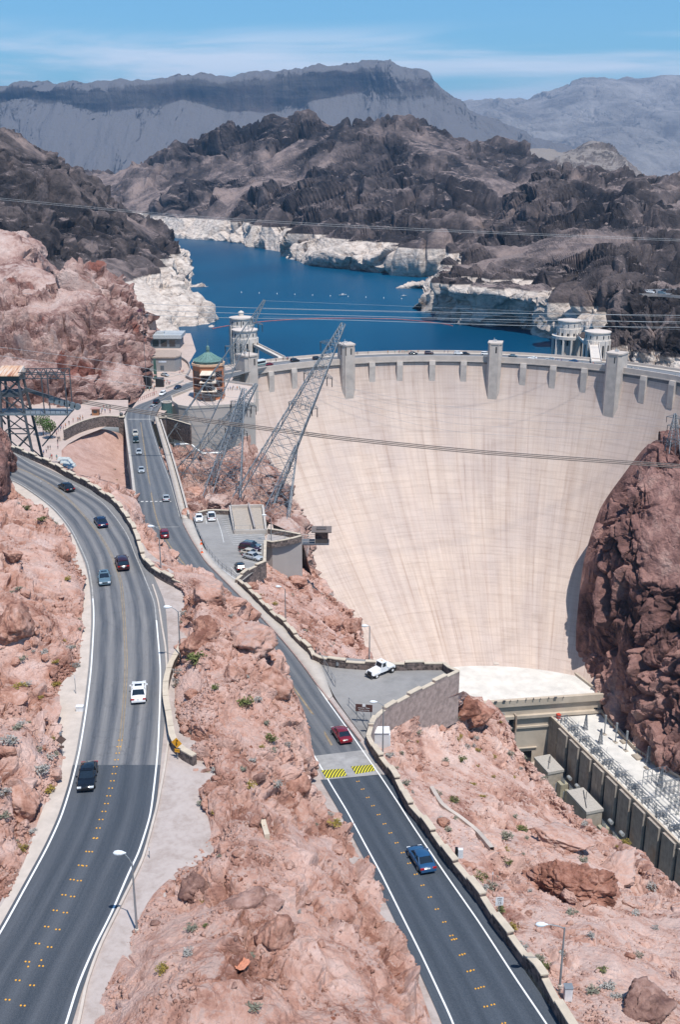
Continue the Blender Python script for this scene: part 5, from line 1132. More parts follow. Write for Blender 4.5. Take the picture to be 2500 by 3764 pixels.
bar('railing', [((gx(15), GY-3.5, gz(1500)), (gx(282), GY-3.5, gz(1500)))]+[((gx(x), GY-3.5, gz(1513)), (gx(x), GY-3.5, gz(1500))) for x in range(20, 283, 18)], .1)
b = MB(); b.box(gx(38), gx(114), GY-2.8, GY+2.8, gz(1450), gz(1436)); b.build('floor', M_steeld, t)
b = MB(); b.box(gx(35), gx(117), GY-3, GY+3, gz(1392), gz(1372)); b.build('cabin', mat('cabin_dark', (.05, .06, .06), .6), t)
def rusty():
    m = bpy.data.materials.new('rusty_sheet'); m.use_nodes = True; tt_ = m.node_tree; bb = tt_.nodes['Principled BSDF']; bb.inputs['Roughness'].default_value = .6
    g = nn(tt_, 'ShaderNodeTexCoord'); n = noise(tt_, g.outputs['Object'], .9, 4, .6, 0, mapscale=(1.6, .12, .12)); tt_.links.new(ramp(tt_, n, [(.4, (.55, .50, .45)), (.5, (.60, .38, .24)), (.62, (.32, .13, .07))]), bb.inputs['Base Color']); return m
b = MB(); b.hexa([(gx(32), GY-4, gz(1374)), (gx(118), GY-4, gz(1374)), (gx(118), GY+4, gz(1374)), (gx(32), GY+4, gz(1374))], [(gx(33), GY-4, gz(1371)), (gx(117), GY-4, gz(1371)), (gx(114), GY+3.6, gz(1352)), (gx(34), GY+3.6, gz(1352))]); b.build('roof', rusty(), t)
for x in (195, 277):
    for y_ in (-3, 3): bar('post', [((gx(x), GY+y_, gz(1513)), (gx(x), GY+y_, gz(1365)))], .28)
for y_ in (-3, 3):
    bar('truss', [((gx(114), GY+y_, gz(1362)), (gx(280), GY+y_, gz(1362))), ((gx(114), GY+y_, gz(1384)), (gx(280), GY+y_, gz(1384)))]+[((gx(114+i*14), GY+y_, gz(1362 if i % 2 else 1384)), (gx(128+i*14), GY+y_, gz(1384 if i % 2 else 1362))) for i in range(11)], .22)
bar('strut', [((gx(282), GY, gz(1513)), (gx(165), GY, gz(1640))), ((gx(15), GY, gz(1513)), (gx(40), GY, gz(1560)))], .4)
b = MB()
for k in range(5): b.lathe([(1.1, -.25), (1.1, .25)], 14, (0, 0))
for k in range(6):
    b = MB(); b.tube([(gx(215+k*18), GY-.4, gz(1470+k*5)), (gx(215+k*18), GY+.4, gz(1470+k*5))], .95, 14, True, False); b.build('sheave', M_steel, t)
b = MB(); b.beam((gx(120), GY, gz(1430)), (gx(300), GY, gz(1490)), .7, 1.0); b.build('boom', M_steeld, t)

# ------------------------------------------------------------------ cables
M_cab = mat('cable_brown', (.16, .13, .115), .6); M_wire = mat('wire_pale', (.36, .38, .40), .5, metal=.2)
def cable(name, pts, r, label, m, n=5, group=None, sag=0):
    A = [np.array(P(*p)) for p in pts]; A, _ = resample(A, 24) if len(A) > 2 else (np.array([A[0]+(A[1]-A[0])*k/20-np.array([0, 0, sag*4*(k/20)*(1-k/20)]) for k in range(21)]), 0)
    return tag(MB().tube([tuple(p) for p in A], r, n).build(name, m), label, 'cable', group)
for k, dy in enumerate((0, 6, 12)):
    cable('thick_cable', [(300, 1470+dy, 302), (550, 1512+dy, 304), (885, 1557+dy, 306), (1250, 1604+dy, 308), (1750, 1654+dy, 310), (2248, 1690+dy, 312), (2700, 1722+dy, 314)], .15,
          ('topmost', 'middle', 'lowest')[k]+' strand of the thick brown cable band crossing in front of the dam face', M_cab)
W_ = [([(-60, 722, 480), (300, 757, 480), (700, 793, 480), (1250, 826, 480), (1900, 856, 480), (2560, 882, 480)], 'pale wire crossing high in front of the dark hills, upper of the near pair'),
      ([(-60, 728, 470), (300, 763, 470), (700, 799, 470), (1250, 833, 470), (1900, 862, 470), (2560, 888, 470)], 'pale wire crossing high in front of the dark hills, lower of the near pair')]
for pts, lb in W_: cable('power_wire', pts, .055, lb, M_wire)
for k, (ya, yb, yc) in enumerate(((1126, 1140, 1152), (1148, 1160, 1176), (1167, 1176, 1196))):
    cable('power_wire', [(-60, ya-60, 545), (600, ya-6, 545), (1250, yb, 545), (1900, yc, 545), (2560, yc+8, 545)], .11, ('upper', 'middle', 'lower')[k]+' of the three bright wires crossing level with the lake above the dam', M_wire)
for k, (a, b_, c_) in enumerate(((1268, 1330, 1395), (1300, 1362, 1420), (1340, 1400, 1450))):
    cable('power_wire', [(-60, a, 330), (400, b_, 330), (760, c_, 330), (960, c_+20, 335)], .05, ('upper', 'middle', 'lower')[k]+' of the three pale wires sagging past the gantry to the leaning pylons', M_wire)
for k in range(3):
    cable('power_wire', [(965, 1105+k*30, 390), (1600, 1130+k*22, 420), (2560, 1170+k*22, 450)], .035, 'thin wire from the tallest leaning pylon across the lake, number %s from the top' % ('one', 'two', 'three')[k], M_wire)
for k in range(4):
    cable('power_wire', [(1150+k*25, 1400+k*25, 305), (1700, 1500+k*30, 340), (2480, 1545+k*26, 440)], .03, 'faint thin wires strung in front of the upper dam face', M_wire, group='faint wires in front of the dam face')

# ------------------------------------------------------------------ vehicles
CARM = {}
def paint(name, col, rough=.25):
    m = mat('paint_'+name, col, rough, .03, .5, spec=.6); m.node_tree.nodes['Principled BSDF'].inputs['Coat Weight'].default_value = .4; return m
M_tyre = mat('tyre_rubber', (.02, .02, .02), .8); M_rim = mat('wheel_metal', (.4, .41, .42), .35, metal=.8)
M_hl = mat('lamp_glass', (.75, .78, .8), .15); M_tl = mat('tail_lamp_red', (.35, .012, .012), .25); M_plate = mat('number_plate', (.7, .7, .66), .5); M_trim = mat('black_trim', (.025, .025, .028), .5)
SPEC = {  # length, width, bonnet h, belt h, roof h, x stations of the cabin: base rear, roof rear, roof front, base front
 'sedan': (4.7, 1.8, .82, .92, 1.43, -1.75, -1.05, .35, 1.05), 'suv': (4.75, 1.92, 1.0, 1.1, 1.75, -2.25, -2.0, .45, 1.15), 'hatch': (4.2, 1.78, .86, .95, 1.5, -2.0, -1.55, .35, 1.05),
 'pickup': (5.4, 1.9, 1.0, 1.1, 1.75, -.75, -.55, .7, 1.3)}
def car_meshes(kind):
    if kind in CARM: return CARM[kind]
    L_, W_, hb, hbelt, hr, c0, c1, c2, c3 = SPEC[kind]; hw = W_/2; M = {}
    xs = np.linspace(-L_/2, L_/2, 21); rows = []
    for x in xs:
        e = abs(x)/(L_/2); w = hw*(1-.13*max(0, e-.72)/.28*max(0, e-.72)/.28-.02*e); 
        if x > c3: z = hb-(.13*((x-c3)/(L_/2-c3))**2)
        elif x < c0: z = hbelt-.03-.06*((c0-x)/(L_/2+c0+1e-3))**2
        else: z = hbelt
        zb = .24+(.12 if e > .93 else 0); zt = z-(.22 if e > .985 else 0)
        if kind == 'pickup' and x < c0-.05: zt = hbelt-.02
        rows.append([(x, -w*.9, zb), (x, -w, zb+.15), (x, -w, zt*.62), (x, -w*.985, zt-.07), (x, -w*.86, zt), (x, 0, zt+.025), (x, w*.86, zt), (x, w*.985, zt-.07), (x, w, zt*.62), (x, w, zb+.15), (x, w*.9, zb)])
    b = MB(); b.grid([r+[r[0]] for r in rows], True); b.add(rows[0], [tuple(range(10, -1, -1))]); b.add(rows[-1], [tuple(range(11))]); M['body'] = b.mesh(kind+'_body')
    # glasshouse
    wb, wr = hw*.93, hw*.72; zb = hbelt-.03; b = MB()
    B0 = [(c0, -wb*.9, zb), (c3, -wb*.86, zb), (c3, wb*.86, zb), (c0, wb*.9, zb)]; mid = [(c0+(c1-c0)*.45, -wb*.97, zb+.02), (c3-(c3-c2)*.35, -wb*.97, zb+.02), (c3-(c3-c2)*.35, wb*.97, zb+.02), (c0+(c1-c0)*.45, wb*.97, zb+.02)]
    T0 = [(c1, -wr, hr-.05), (c2, -wr, hr-.05), (c2, wr, hr-.05), (c1, wr, hr-.05)]
    b.hexa([(p[0], p[1]*1.04, p[2]) for p in B0], T0); M['windows'] = b.mesh(kind+'_glass')
    b = MB(); rr = []
    for x, dz, k in ((c1-.06, -.05, .97), (c1+.12, 0, 1), ((c1+c2)/2, .02, 1.01), (c2-.1, 0, 1), (c2+.07, -.05, .95)): rr.append([(x, -wr*1.05*k, hr-.10+dz), (x, -wr*.9*k, hr+dz), (x, 0, hr+.02+dz), (x, wr*.9*k, hr+dz), (x, wr*1.05*k, hr-.10+dz)])
    b.grid(rr, True); b.add([p for p in rr[0]], [(4, 3, 2, 1, 0)]); b.add(rr[-1], [(0, 1, 2, 3, 4)]); b.add([rr[0][0], rr[-1][0], rr[-1][4], rr[0][4]], [(0, 1, 2, 3)]); M['roof'] = b.mesh(kind+'_roof')
    b = MB()
    for s in (-1, 1):
        for (p, q) in (((c0, s*wb*.93, zb), (c1, s*wr, hr-.06)), ((c3, s*wb*.9, zb), (c2, s*wr, hr-.06)), (((c0+c3)/2-.1, s*wb*1.0, zb), ((c1+c2)/2-.1, s*wr*1.02, hr-.06))): b.beam(p, q, .08)
    M['pillars'] = b.mesh(kind+'_pillars')
    b = MB(); b.lathe([(.01, -.1), (.33, -.11), (.34, -.08), (.34, .08), (.33, .11), (.01, .1)], 18); M['tyre'] = b.mesh('tyre')
    b = MB(); b.lathe([(.01, .115), (.2, .12), (.22, .11)], 10); b.lathe([(.01, -.115), (.2, -.12), (.22, -.11)], 10); M['rim'] = b.mesh('rim')
    b = MB(); b.box(-.12, .05, -.2, .2, -.07, .08); M['lamp'] = b.mesh('lamp'); b = MB(); b.box(-.01, .01, -.17, .17, -.06, .06); M['plate'] = b.mesh('plate')
    b = MB(); b.box(-.06, .08, -.09, .09, -.06, .07); M['mirror'] = b.mesh('mirror'); b = MB(); b.box(-.1, .06, -hw*.9, hw*.9, -.11, .1); M['bumper'] = b.mesh('bumper')
    b = MB(); b.box(-.03, .03, -.38, .38, -.1, .07); M['grille'] = b.mesh('grille')
    if kind == 'pickup': b = MB(); b.box(-L_/2+.12, c0-.1, -hw*.8, hw*.8, hbelt-.02, hbelt+.03); M['bed'] = b.mesh('bed')
    CARM[kind] = (M, SPEC[kind]); return CARM[kind]
def car(kind, pt, pos, heading, label, tilt=0, sunroof=False, full=True, cat='car', group=None, name=None):
    M, (L_, W_, hb, hbelt, hr, c0, c1, c2, c3) = car_meshes(kind); hw = W_/2
    t = thing(name or {'sedan': 'sedan_car', 'suv': 'suv_car', 'hatch': 'hatchback_car', 'pickup': 'pickup_truck'}[kind], label, cat, tuple(pos), heading, group); t.rotation_euler = (0, tilt, heading)
    def part(nm, me, m, loc=(0, 0, 0), rot=(0, 0, 0), par=None):
        o = bpy.data.objects.new(nm, me); COL.objects.link(o); o.parent = par or t; o.location = loc; o.rotation_euler = rot
        if not me.materials: me.materials.append(m)
        o.material_slots[0].link = 'OBJECT'; o.material_slots[0].material = m; return o
    part('body', M['body'], pt); part('windows', M['windows'], glass()); part('roof', M['roof'], pt); part('pillars', M['pillars'], pt)
    for x in (-L_*.305, L_*.31):
        for s in (-1, 1):
            w = part('wheel', M['tyre'], M_tyre, (x, s*(hw-.09), .34), (math.pi/2, 0, 0))
            if full: part('rim', M['rim'], M_rim, (0, 0, 0), (0, 0, 0), w)
    for s in (-1, 1):
        part('headlight', M['lamp'], M_hl, (L_/2-.07, s*hw*.68, hb-.24)); part('taillight', M['lamp'], M_tl, (-L_/2+.03, s*hw*.72, hbelt-.24), (0, 0, math.pi))
        if full: part('mirror', M['mirror'], pt, (c3-.3, s*(hw+.07), hbelt+.03))
    if full:
        part('number_plate', M['plate'], M_plate, (-L_/2-.02, 0, .7)); part('bumper', M['bumper'], pt, (-L_/2+.02, 0, .46)); part('bumper', M['bumper'], pt, (L_/2-.02, 0, .42)); part('grille', M['grille'], M_trim, (L_/2+.01, 0, .58))
    if kind == 'pickup': part('bed', M['bed'], M_trim)
    if sunroof: b = MB(); b.box((c1+c2)/2-.1, c2-.25, -.42, .42, hr+.025, hr+.04); b.build('sunroof', glass(), t)
    return t
def road_place(px, py, prof, ahead):
    """place under a pixel; heading towards the second pixel"""
    p = hit(px, py, prof); q = hit(ahead[0], ahead[1], prof); d = q-p
    return p+np.array([0, 0, .03]), math.atan2(d[1], d[0]), -math.atan2(d[2], math.hypot(d[0], d[1]))
def rc(kind, pt, px, py, prof, ahead, label, **k):
    p, h, tl = road_place(px, py, prof, ahead); return car(kind, pt, p, h, label, tl, **k)
p_blk, p_nvy, p_blu, p_mar, p_wht, p_sil, p_gry, p_grn, p_bge = (paint('black', (.008, .009, .012), .12), paint('navy', (.01, .02, .055)), paint('blue', (.02, .075, .17)), paint('maroon', (.085, .008, .014)),
    paint('white', (.80, .80, .79)), paint('silver', (.36, .39, .41)), paint('grey_blue', (.10, .16, .20)), paint('dark_green', (.012, .03, .028)), paint('beige', (.45, .42, .36)))
p_dkm = paint('dark_maroon', (.035, .008, .014)); p_red = paint('red', (.17, .01, .02))
rc('sedan', p_blk, 322, 2868, road_l, (311, 2930), 'black sedan with a dark sunroof coming down the left lane of the left road', sunroof=True)
rc('sedan', p_wht, 510, 2556, road_l, (512, 2490), 'white sedan with a sunroof driving away on the left road beside the pale block wall', sunroof=True)
rc('sedan', p_gry, 383, 2135, road_l, (390, 2190), 'grey blue sedan coming towards the camera round the bend of the left road', sunroof=True)
rc('suv', p_dkm, 449, 2082, road_l, (434, 2030), 'dark maroon suv driving away on the left road just above the grey blue sedan')
rc('sedan', p_nvy, 370, 1928, road_l, (338, 1880), 'dark blue sedan driving away, second car from the top of the left road')
rc('sedan', p_blk, 243, 1800, road_l, (190, 1768), 'black sedan farthest up the left road near its top left bend')
rc('sedan', p_blu, 1549, 3172, road_r, (1510, 3110), 'bright dark-blue sedan driving away in the right lane of the near right road')
rc('sedan', p_red, 1256, 2712, road_r, (1228, 2670), 'dark red sedan driving away just above the yellow hatched speed humps')
rc('suv', p_red, 604, 1972, road_r, (599, 1945), 'dark red suv on the right road below the dashed crosswalk')
rc('sedan', p_gry, 572, 2000, road_r, (590, 2030), 'grey car half hidden behind the orange rock edge on the right road')
rc('sedan', p_sil, 610, 1838, road_r, (606, 1810), 'silver sedan driving away beside the dashed crosswalk line of the bridge road')
rc('sedan', p_sil, 519, 1734, road_r, (521, 1760), 'silver sedan, nearest of the four coming down the bridge road')
rc('hatch', p_sil, 510, 1668, road_r, (512, 1690), 'pale silver hatchback, second nearest of the four coming down the bridge road')
rc('suv', p_grn, 499, 1625, road_r, (500, 1645), 'dark green suv, third of the four coming down the bridge road')
rc('suv', p_bge, 497, 1600, road_r, (498, 1620), 'beige suv, farthest of the four coming down the bridge road')
up = lambda Y: -92.18
rc('hatch', p_sil, 563, 1500, up, (575, 1493), 'silver hatchback on the upper road bend beside the green drum', full=False); rc('suv', p_blk, 575, 1482, up, (590, 1470), 'black suv on the upper road bend behind the silver hatchback', full=False)
rc('suv', p_wht, 597, 1452, up, (585, 1460), 'white suv on the upper road bend left of the brick rotunda', full=False); rc('sedan', p_nvy, 652, 1428, up, (640, 1433), 'small navy car on the upper road beside the brick rotunda', full=False)
rc('sedan', p_sil, 606, 1382, up, (620, 1385), 'silver car parked in front of the old exhibit building', full=False)
LP = lambda Y: LOTP(Y)+.01
rc('sedan', p_wht, 731, 1912, LP, (733, 1935), 'white sedan parked alone beside the white pickup at the top left of the lot'); rc('pickup', p_wht, 777, 1908, LP, (772, 1880), 'white pickup parked beside the white sedan in the lot', cat='pickup')
rc('sedan', p_sil, 930, 2055, LP, (958, 2062), 'silver sedan, nearest of the row parked nose to the stone wall'); rc('sedan', p_bge, 921, 2041, LP, (950, 2047), 'beige sedan, second nearest of the row parked nose to the stone wall')
rc('suv', p_dkm, 918, 2026, LP, (948, 2031), 'dark maroon wagon, third of the row parked nose to the stone wall'); rc('hatch', p_gry, 924, 2013, LP, (952, 2017), 'grey car, farthest of the row parked nose to the stone wall')
rc('hatch', p_blk, 882, 2094, LP, (870, 2070), 'black hatchback parked by itself at the near corner of the parking lot')
# cars on the crest
def crest(px, r, z=-93.18):
    a = px_angle(px); return np.array([C0[0]+math.sin(R(a))*r, C0[1]+math.cos(R(a))*r, z]), a
for px, r, kind, pt, lb in ((1012, 139, 'sedan', p_red, 'red car on the dam crest just behind the tour bus'), (1112, 141, 'suv', p_blk, 'black suv on the dam crest left of the big leaning pylon'), (1190, 141, 'suv', p_blk, 'black car on the dam crest behind the top of the big leaning pylon'),
      (1530, 143, 'sedan', p_blk, 'black car on the dam crest, left of the middle of the dam'), (1585, 143, 'suv', p_dkm, 'dark maroon car on the dam crest behind the third small pilaster'), (1688, 143, 'suv', p_wht, 'white van-like car on the dam crest left of the middle tower'), (1712, 143, 'sedan', p_blk, 'black sedan on the dam crest left of the middle tower'),
      (1782, 143, 'suv', p_wht, 'white suv on the dam crest touching the left of the middle tower'), (1880, 141, 'sedan', p_gry, 'grey car on the dam crest just right of the middle tower'), (1952, 138, 'sedan', p_wht, 'white car on the crest, second right of the middle tower'),
      (2016, 138, 'sedan', p_sil, 'silver car on the crest, third right of the middle tower'), (2098, 138, 'sedan', p_blu, 'blue car on the crest below the open-legged intake tower')):
    p, a = crest(px, r); car(kind, pt, p, -R(a) if r > 140 else math.pi-R(a), lb, full=False)
p, a = crest(965, 139); t = thing('tour_bus', 'white and green tour bus parked on the dam crest beside the leftmost tower', 'bus', tuple(p), math.pi-R(a)+.15)
b = MB(); b.box(-6, 6, -1.27, 1.27, .45, 3.0); b.build('body', paint('bus_white', (.62, .68, .66)), t)
b = MB(); b.box(-5.9, 5.9, -1.22, 1.22, 3.0, 3.25); b.build('roof', p_wht, t)
for s in (-1, 1): b = MB(); b.box(-5.6, 5.7, s*1.28-.02, s*1.28+.02, 1.7, 2.7); b.build('windows', glass(), t); b = MB(); b.box(-6, 2, s*1.29-.02, s*1.29+.02, .5, 1.3); b.build('stripe', paint('bus_green', (.02, .16, .14)), t)
b = MB(); b.box(6, 6.04, -1.15, 1.15, 1.4, 2.8); b.build('windscreen', glass(), t)
for x in (-3.8, 4.2):
    for s in (-1, 1): b = MB(); b.tube([(x, s*1.3, .5), (x, s*1.05, .5)], .5, 14, True, False); b.build('wheel', M_tyre, t)
# road on the right bluff
zsheet('bluff_road', [(2345, 1066), (2350, 1088), (2420, 1086), (2520, 1092), (2700, 1098), (2700, 1060), (2420, 1062)], -72.0, M_asR)
zb_ = lambda Y: -71.9
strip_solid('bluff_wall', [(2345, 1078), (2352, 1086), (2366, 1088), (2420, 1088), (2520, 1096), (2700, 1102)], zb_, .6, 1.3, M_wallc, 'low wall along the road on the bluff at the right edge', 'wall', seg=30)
rc('suv', p_wht, 2392, 1078, zb_, (2420, 1080), 'white suv on the bluff road at the right edge', full=False); rc('sedan', p_blk, 2446, 1072, zb_, (2470, 1072), 'black car on the bluff road at the right edge', full=False); rc('suv', p_gry, 2434, 1082, zb_, (2460, 1083), 'grey suv on the bluff road just in front of the black car', full=False)

# white tractor truck
p, h, tl = road_place(1400, 2478, lambda Y: road_r(Y)-.07, (1360, 2492))
t = thing('tractor_truck', 'white heavy tractor truck with black grille parked on the stone-walled lot', 'truck', tuple(p), h); t.scale = (.7, .7, .7)
b = MB(); b.hexa([(.6, -1.0, .95), (3.3, -.85, .95), (3.3, .85, .95), (.6, 1.0, .95)], [(.6, -.85, 1.95), (3.2, -.7, 1.75), (3.2, .7, 1.75), (.6, .85, 1.95)]); b.build('bonnet', p_wht, t)
b = MB(); b.box(-.95, .7, -1.05, 1.05, .9, 2.05); b.hexa([(-.95, -1.05, 2.05), (.7, -1.05, 2.05), (.7, 1.05, 2.05), (-.95, 1.05, 2.05)], [(-.85, -.9, 3.0), (.35, -.9, 3.0), (.35, .9, 3.0), (-.85, .9, 3.0)]); b.build('cab', p_wht, t)
b = MB(); b.box(-.95, .5, -1.0, 1.0, 3.0, 3.12); b.build('cab_roof', p_wht, t)
b = MB(); b.hexa([(.66, -.85, 2.12), (.73, -.85, 2.12), (.73, .85, 2.12), (.66, .85, 2.12)], [(.38, -.78, 2.9), (.45, -.78, 2.9), (.45, .78, 2.9), (.38, .78, 2.9)]); b.build('windscreen', glass(), t)
for s in (-1, 1): b = MB(); b.hexa([(-.6, s*1.0, 2.12), (.45, s*1.0, 2.12), (.45, s*1.07, 2.12), (-.6, s*1.07, 2.12)], [(-.6, s*.86, 2.85), (.25, s*.86, 2.85), (.25, s*.95, 2.85), (-.6, s*.95, 2.85)]); b.build('side_window', glass(), t)
b = MB(); b.box(3.3, 3.36, -.6, .6, 1.0, 1.65); b.build('grille', M_trim, t); b = MB(); b.box(3.3, 3.6, -1.2, 1.2, .55, .85); b.build('bumper', M_trim, t)
for s in (-1, 1):
    b = MB(); b.hexa([(1.2, s*.8, 1.0), (3.2, s*.8, 1.0), (3.2, s*1.3, 1.0), (1.2, s*1.3, 1.0)], [(1.5, s*.8, 1.5), (2.9, s*.8, 1.45), (2.9, s*1.3, 1.4), (1.5, s*1.3, 1.4)]); b.build('fender', p_wht, t)
    b = MB(); b.lathe([(.01, 0), (.16, .01), (.16, .08), (.01, .1)], 10, (0, 0)); o = b.build('headlight', M_hl, t, off=(0, 0, 0), loc=(3.3, s*.85, 1.3), rot=(0, math.pi/2, 0))
    for x in (2.2, -2.4):
        b = MB(); b.tube([(x, s*.75, .62), (x, s*1.25, .62)], .62, 20, True, False); w = b.build('wheel', M_tyre, t); b = MB(); b.tube([(x, s*1.22, .62), (x, s*1.28, .62)], .27, 12, True, False); b.build('rim', p_wht, w)
b = MB(); b.box(-3.6, -.95, -.9, .9, .8, 1.25); b.box(-3.1, -1.3, -1.15, 1.15, 1.25, 1.6); b.build('rear_deck', p_wht, t); b = MB(); b.box(-3.75, -3.55, -1.1, 1.1, .5, 1.3); b.build('rear_bumper', M_trim, t)
b = MB(); b.lathe([(.12, 3.12), (.12, 3.3), (.02, 3.36)], 8, (-.3, 0)); b.build('beacon', mat('amber', (.6, .25, .03), .3), t)
b = MB(); b.box(-.1, .06, -1.075, -1.06, 1.45, 1.7); b.build('door_emblem', M_trim, t)

# ------------------------------------------------------------------ street lamps
M_pole = mat('lamp_pole_metal', (.30, .32, .33), .5, .1, metal=.5); M_head = mat('lamp_head_white', (.68, .72, .74), .4)
def lamp(base, top_px, head_px, label):
    """base place; pixel of the pole top and of the luminaire tip, both at the base's distance"""
    B = np.array(base, float); dep = B[1]*cP-B[2]*sP
    T = P(top_px[0], top_px[1], float(B[1])); Hh = P(head_px[0], head_px[1], float(B[1])); h = T[2]-B[2]; ln = B[0]-Hh[0]
    t = thing('street_lamp', label, 'street lamp', tuple(B)); b = MB(); b.tube([(0, 0, -.5), (0, 0, h)], [.11, .065], 8); b.build('pole', M_pole, t)
    b = MB(); b.lathe([(.18, 0), (.18, .3), (.11, .34)], 10); b.build('base', M_conc, t)
    hz = Hh[2]-B[2]; b = MB(); b.tube([(0, 0, h-.1), (-ln*.3, 0, h+(hz-h)*.45), (-ln*.65, 0, h+(hz-h)*.85), (-ln+.2, 0, hz)], .045, 6); b.build('arm', M_pole, t)
    b = MB(); 
    rs = [(-ln+.35, .05), (-ln+.2, .10), (-ln, .19), (-ln-.3, .23), (-ln-.55, .18), (-ln-.68, .04)]
    b.tube([(x, 0, hz) for x, r in rs], [r for x, r in rs], 10); me = b.build('lamp_head', M_head, t); return t
def on_l(x, y): return hit(x, y, lambda Y: -60.)
lamp(on_l(503, 3425), (496, 3172), (446, 3135), 'nearest street lamp on the gravel verge of the left road')
lamp(on_l(664, 2440), (661, 2247), (620, 2231), 'street lamp behind the pale block wall, just above the big green bush')
lamp(on_l(587, 2103)+np.array([0, 1, -.2]), (586, 1943), (558, 1934), 'street lamp on the rock behind the end of the long left parapet')
lamp(hit(2038, 3650, lambda Y: road_r(Y)-.2)+np.array([.6, .6, 0]), (2052, 3409), (2000, 3398), 'nearest street lamp behind the parapet of the right road, with camera boxes on its pole')
lamp(drop(1410, 2765, 'east_bank'), (1415, 2592), (1378, 2580), 'street lamp at the curved end of the stone retaining wall, beside the white cabinet')
lamp(drop(1055, 2282, 'dam_bank'), (1056, 2165), (1027, 2156), 'street lamp on the rocky slope between the right road and the dam face')
lamp(hit(997, 1996, lambda Y: -79.5), (997, 1905), (974, 1893), 'street lamp at the near corner of the concrete enclosure by the viewpoint')
lamp(hit(1358, 2434, road_r), (1358, 2302), (1346, 2300), 'street lamp behind the back wall of the truck lot, in front of the dam')
q = P(538, 1425, 440); t = wthing('flagpole', 'tall thin flagpole with a small dark flag beside the reddish cliff', 'flagpole', q)
z1 = float(ray(535, 1128)[2]*440/ray(535, 1128)[1]); b = MB(); b.tube([tuple(q), (q[0], q[1], z1)], [.16, .08], 6); b.build('pole', mat('flagpole_dark', (.10, .10, .11), .5), t)
b = MB(); b.add([(q[0]-.1, q[1], z1-.6), (q[0]-2.1, q[1]+.4, z1-1.3), (q[0]-2.0, q[1]+.3, z1-2.3), (q[0]-.1, q[1], z1-1.8)], [(0, 1, 2, 3)]); o = b.build('flag', mat('flag_dark', (.10, .03, .05), .8), t); sd = o.modifiers.new('thickness', 'SOLIDIFY'); sd.thickness = .04

# ------------------------------------------------------------------ signs and small roadside things
def text_part(s, size, m, parent, loc, rot):
    cu = bpy.data.curves.new('lettering', 'FONT'); cu.body = s; cu.size = size; cu.extrude = .004; cu.align_x = 'CENTER'; cu.align_y = 'CENTER'
    o0 = bpy.data.objects.new('tmp', cu); COL.objects.link(o0); bpy.context.view_layer.update(); me = bpy.data.meshes.new_from_object(o0); bpy.data.objects.remove(o0)
    me.materials.clear(); me.materials.append(m); o = bpy.data.objects.new('lettering', me); COL.objects.link(o); o.parent = parent; o.location = loc; o.rotation_euler = rot; return o
M_yb = mat('sign_yellow', (.72, .33, .015), .5, .04); M_bk = mat('sign_black', (.01, .01, .01), .5); M_brn = mat('sign_brown', (.085, .035, .03), .6, .05); M_wt = mat('sign_white', (.7, .7, .7), .5)
face = (math.pi/2, 0, 0)
def post(t, h, x=0, r=.04): b = MB(); b.tube([(x, .05, -.3), (x, .05, h)], r, 6); return b.build('post', M_pole, t)
B_ = on_l(652, 2790); t = thing('curve_sign', 'yellow diamond road sign with a black winding arrow, beside the pale block wall', 'road sign', tuple(B_), R(-18)); post(t, 2.0)
s_ = .62; b = MB(); b.add([(0, -.02, 1.95-s_*1.0), (s_, -.02, 1.95), (0, -.02, 1.95+s_), (-s_, -.02, 1.95)]+[(0, .0, 1.95-s_*1.0), (s_, .0, 1.95), (0, .0, 1.95+s_), (-s_, .0, 1.95)], [(0, 1, 2, 3), (7, 6, 5, 4), (0, 4, 5, 1), (1, 5, 6, 2), (2, 6, 7, 3), (3, 7, 4, 0)]); pl = b.build('panel', M_yb, t)
pts = [(-.08, 1.58), (-.08, 1.72), (.08, 1.84), (-.08, 1.97), (.06, 2.10), (.06, 2.2)]; b = MB()
for a, c in zip(pts, pts[1:]): b.beam((a[0], -.035, a[1]), (c[0], -.035, c[1]), .1, .02)
b.add([(-.08, -.045, 2.2), (.2, -.045, 2.2), (.06, -.045, 2.36)], [(0, 1, 2)]); b.build('arrow', M_bk, t)
b = MB(); b.box(-.28, .28, -.02, .0, .82, 1.22); b.build('plate', M_yb, t); text_part('15 MPH', .15, M_bk, t, (0, -.026, 1.02), face)
B_ = on_l(229, 2780); t = thing('diamond_sign', 'dark brown diamond sign seen from behind on a post in the left gutter', 'road sign', tuple(B_), R(10)); post(t, 2.75, r=.045)
b = MB(); s_ = .55; b.add([(0, y, 2.0-s_) for y in (-.02,)]+[(s_, -.02, 2.0), (0, -.02, 2.0+s_), (-s_, -.02, 2.0), (0, .0, 2.0-s_), (s_, 0, 2.0), (0, 0, 2.0+s_), (-s_, 0, 2.0)], [(0, 1, 2, 3), (7, 6, 5, 4), (0, 4, 5, 1), (1, 5, 6, 2), (2, 6, 7, 3), (3, 7, 4, 0)]); b.build('panel', mat('sign_back', (.13, .085, .07), .6), t)
b = MB(); b.box(-.25, .25, -.02, .0, 1.0, 1.28); b.build('plate', mat('sign_back', (1, 1, 1)), t); b = MB(); b.box(-.12, .12, -.12, .12, 2.6, 2.9); b.build('cap', M_pole, t)
B_ = hit(1338, 2655, road_r); t = thing('park_sign', 'brown park notice board with white lettering beside the fence of the truck lot', 'sign', tuple(B_), R(-8))
for x in (-.95, .95): post(t, 2.7, x, .04)
b = MB(); b.box(-1.15, 1.15, -.03, .0, 1.65, 2.75); b.build('panel', M_brn, t)
b = MB(); b.box(-.22, .22, -.04, -.03, 2.4, 2.85); b.build('emblem', M_wt, t); text_part('Hoover Dam', .3, M_wt, t, (0, -.04, 2.2), face); text_part('Nevada Parking', .24, M_wt, t, (0, -.04, 1.88), face)
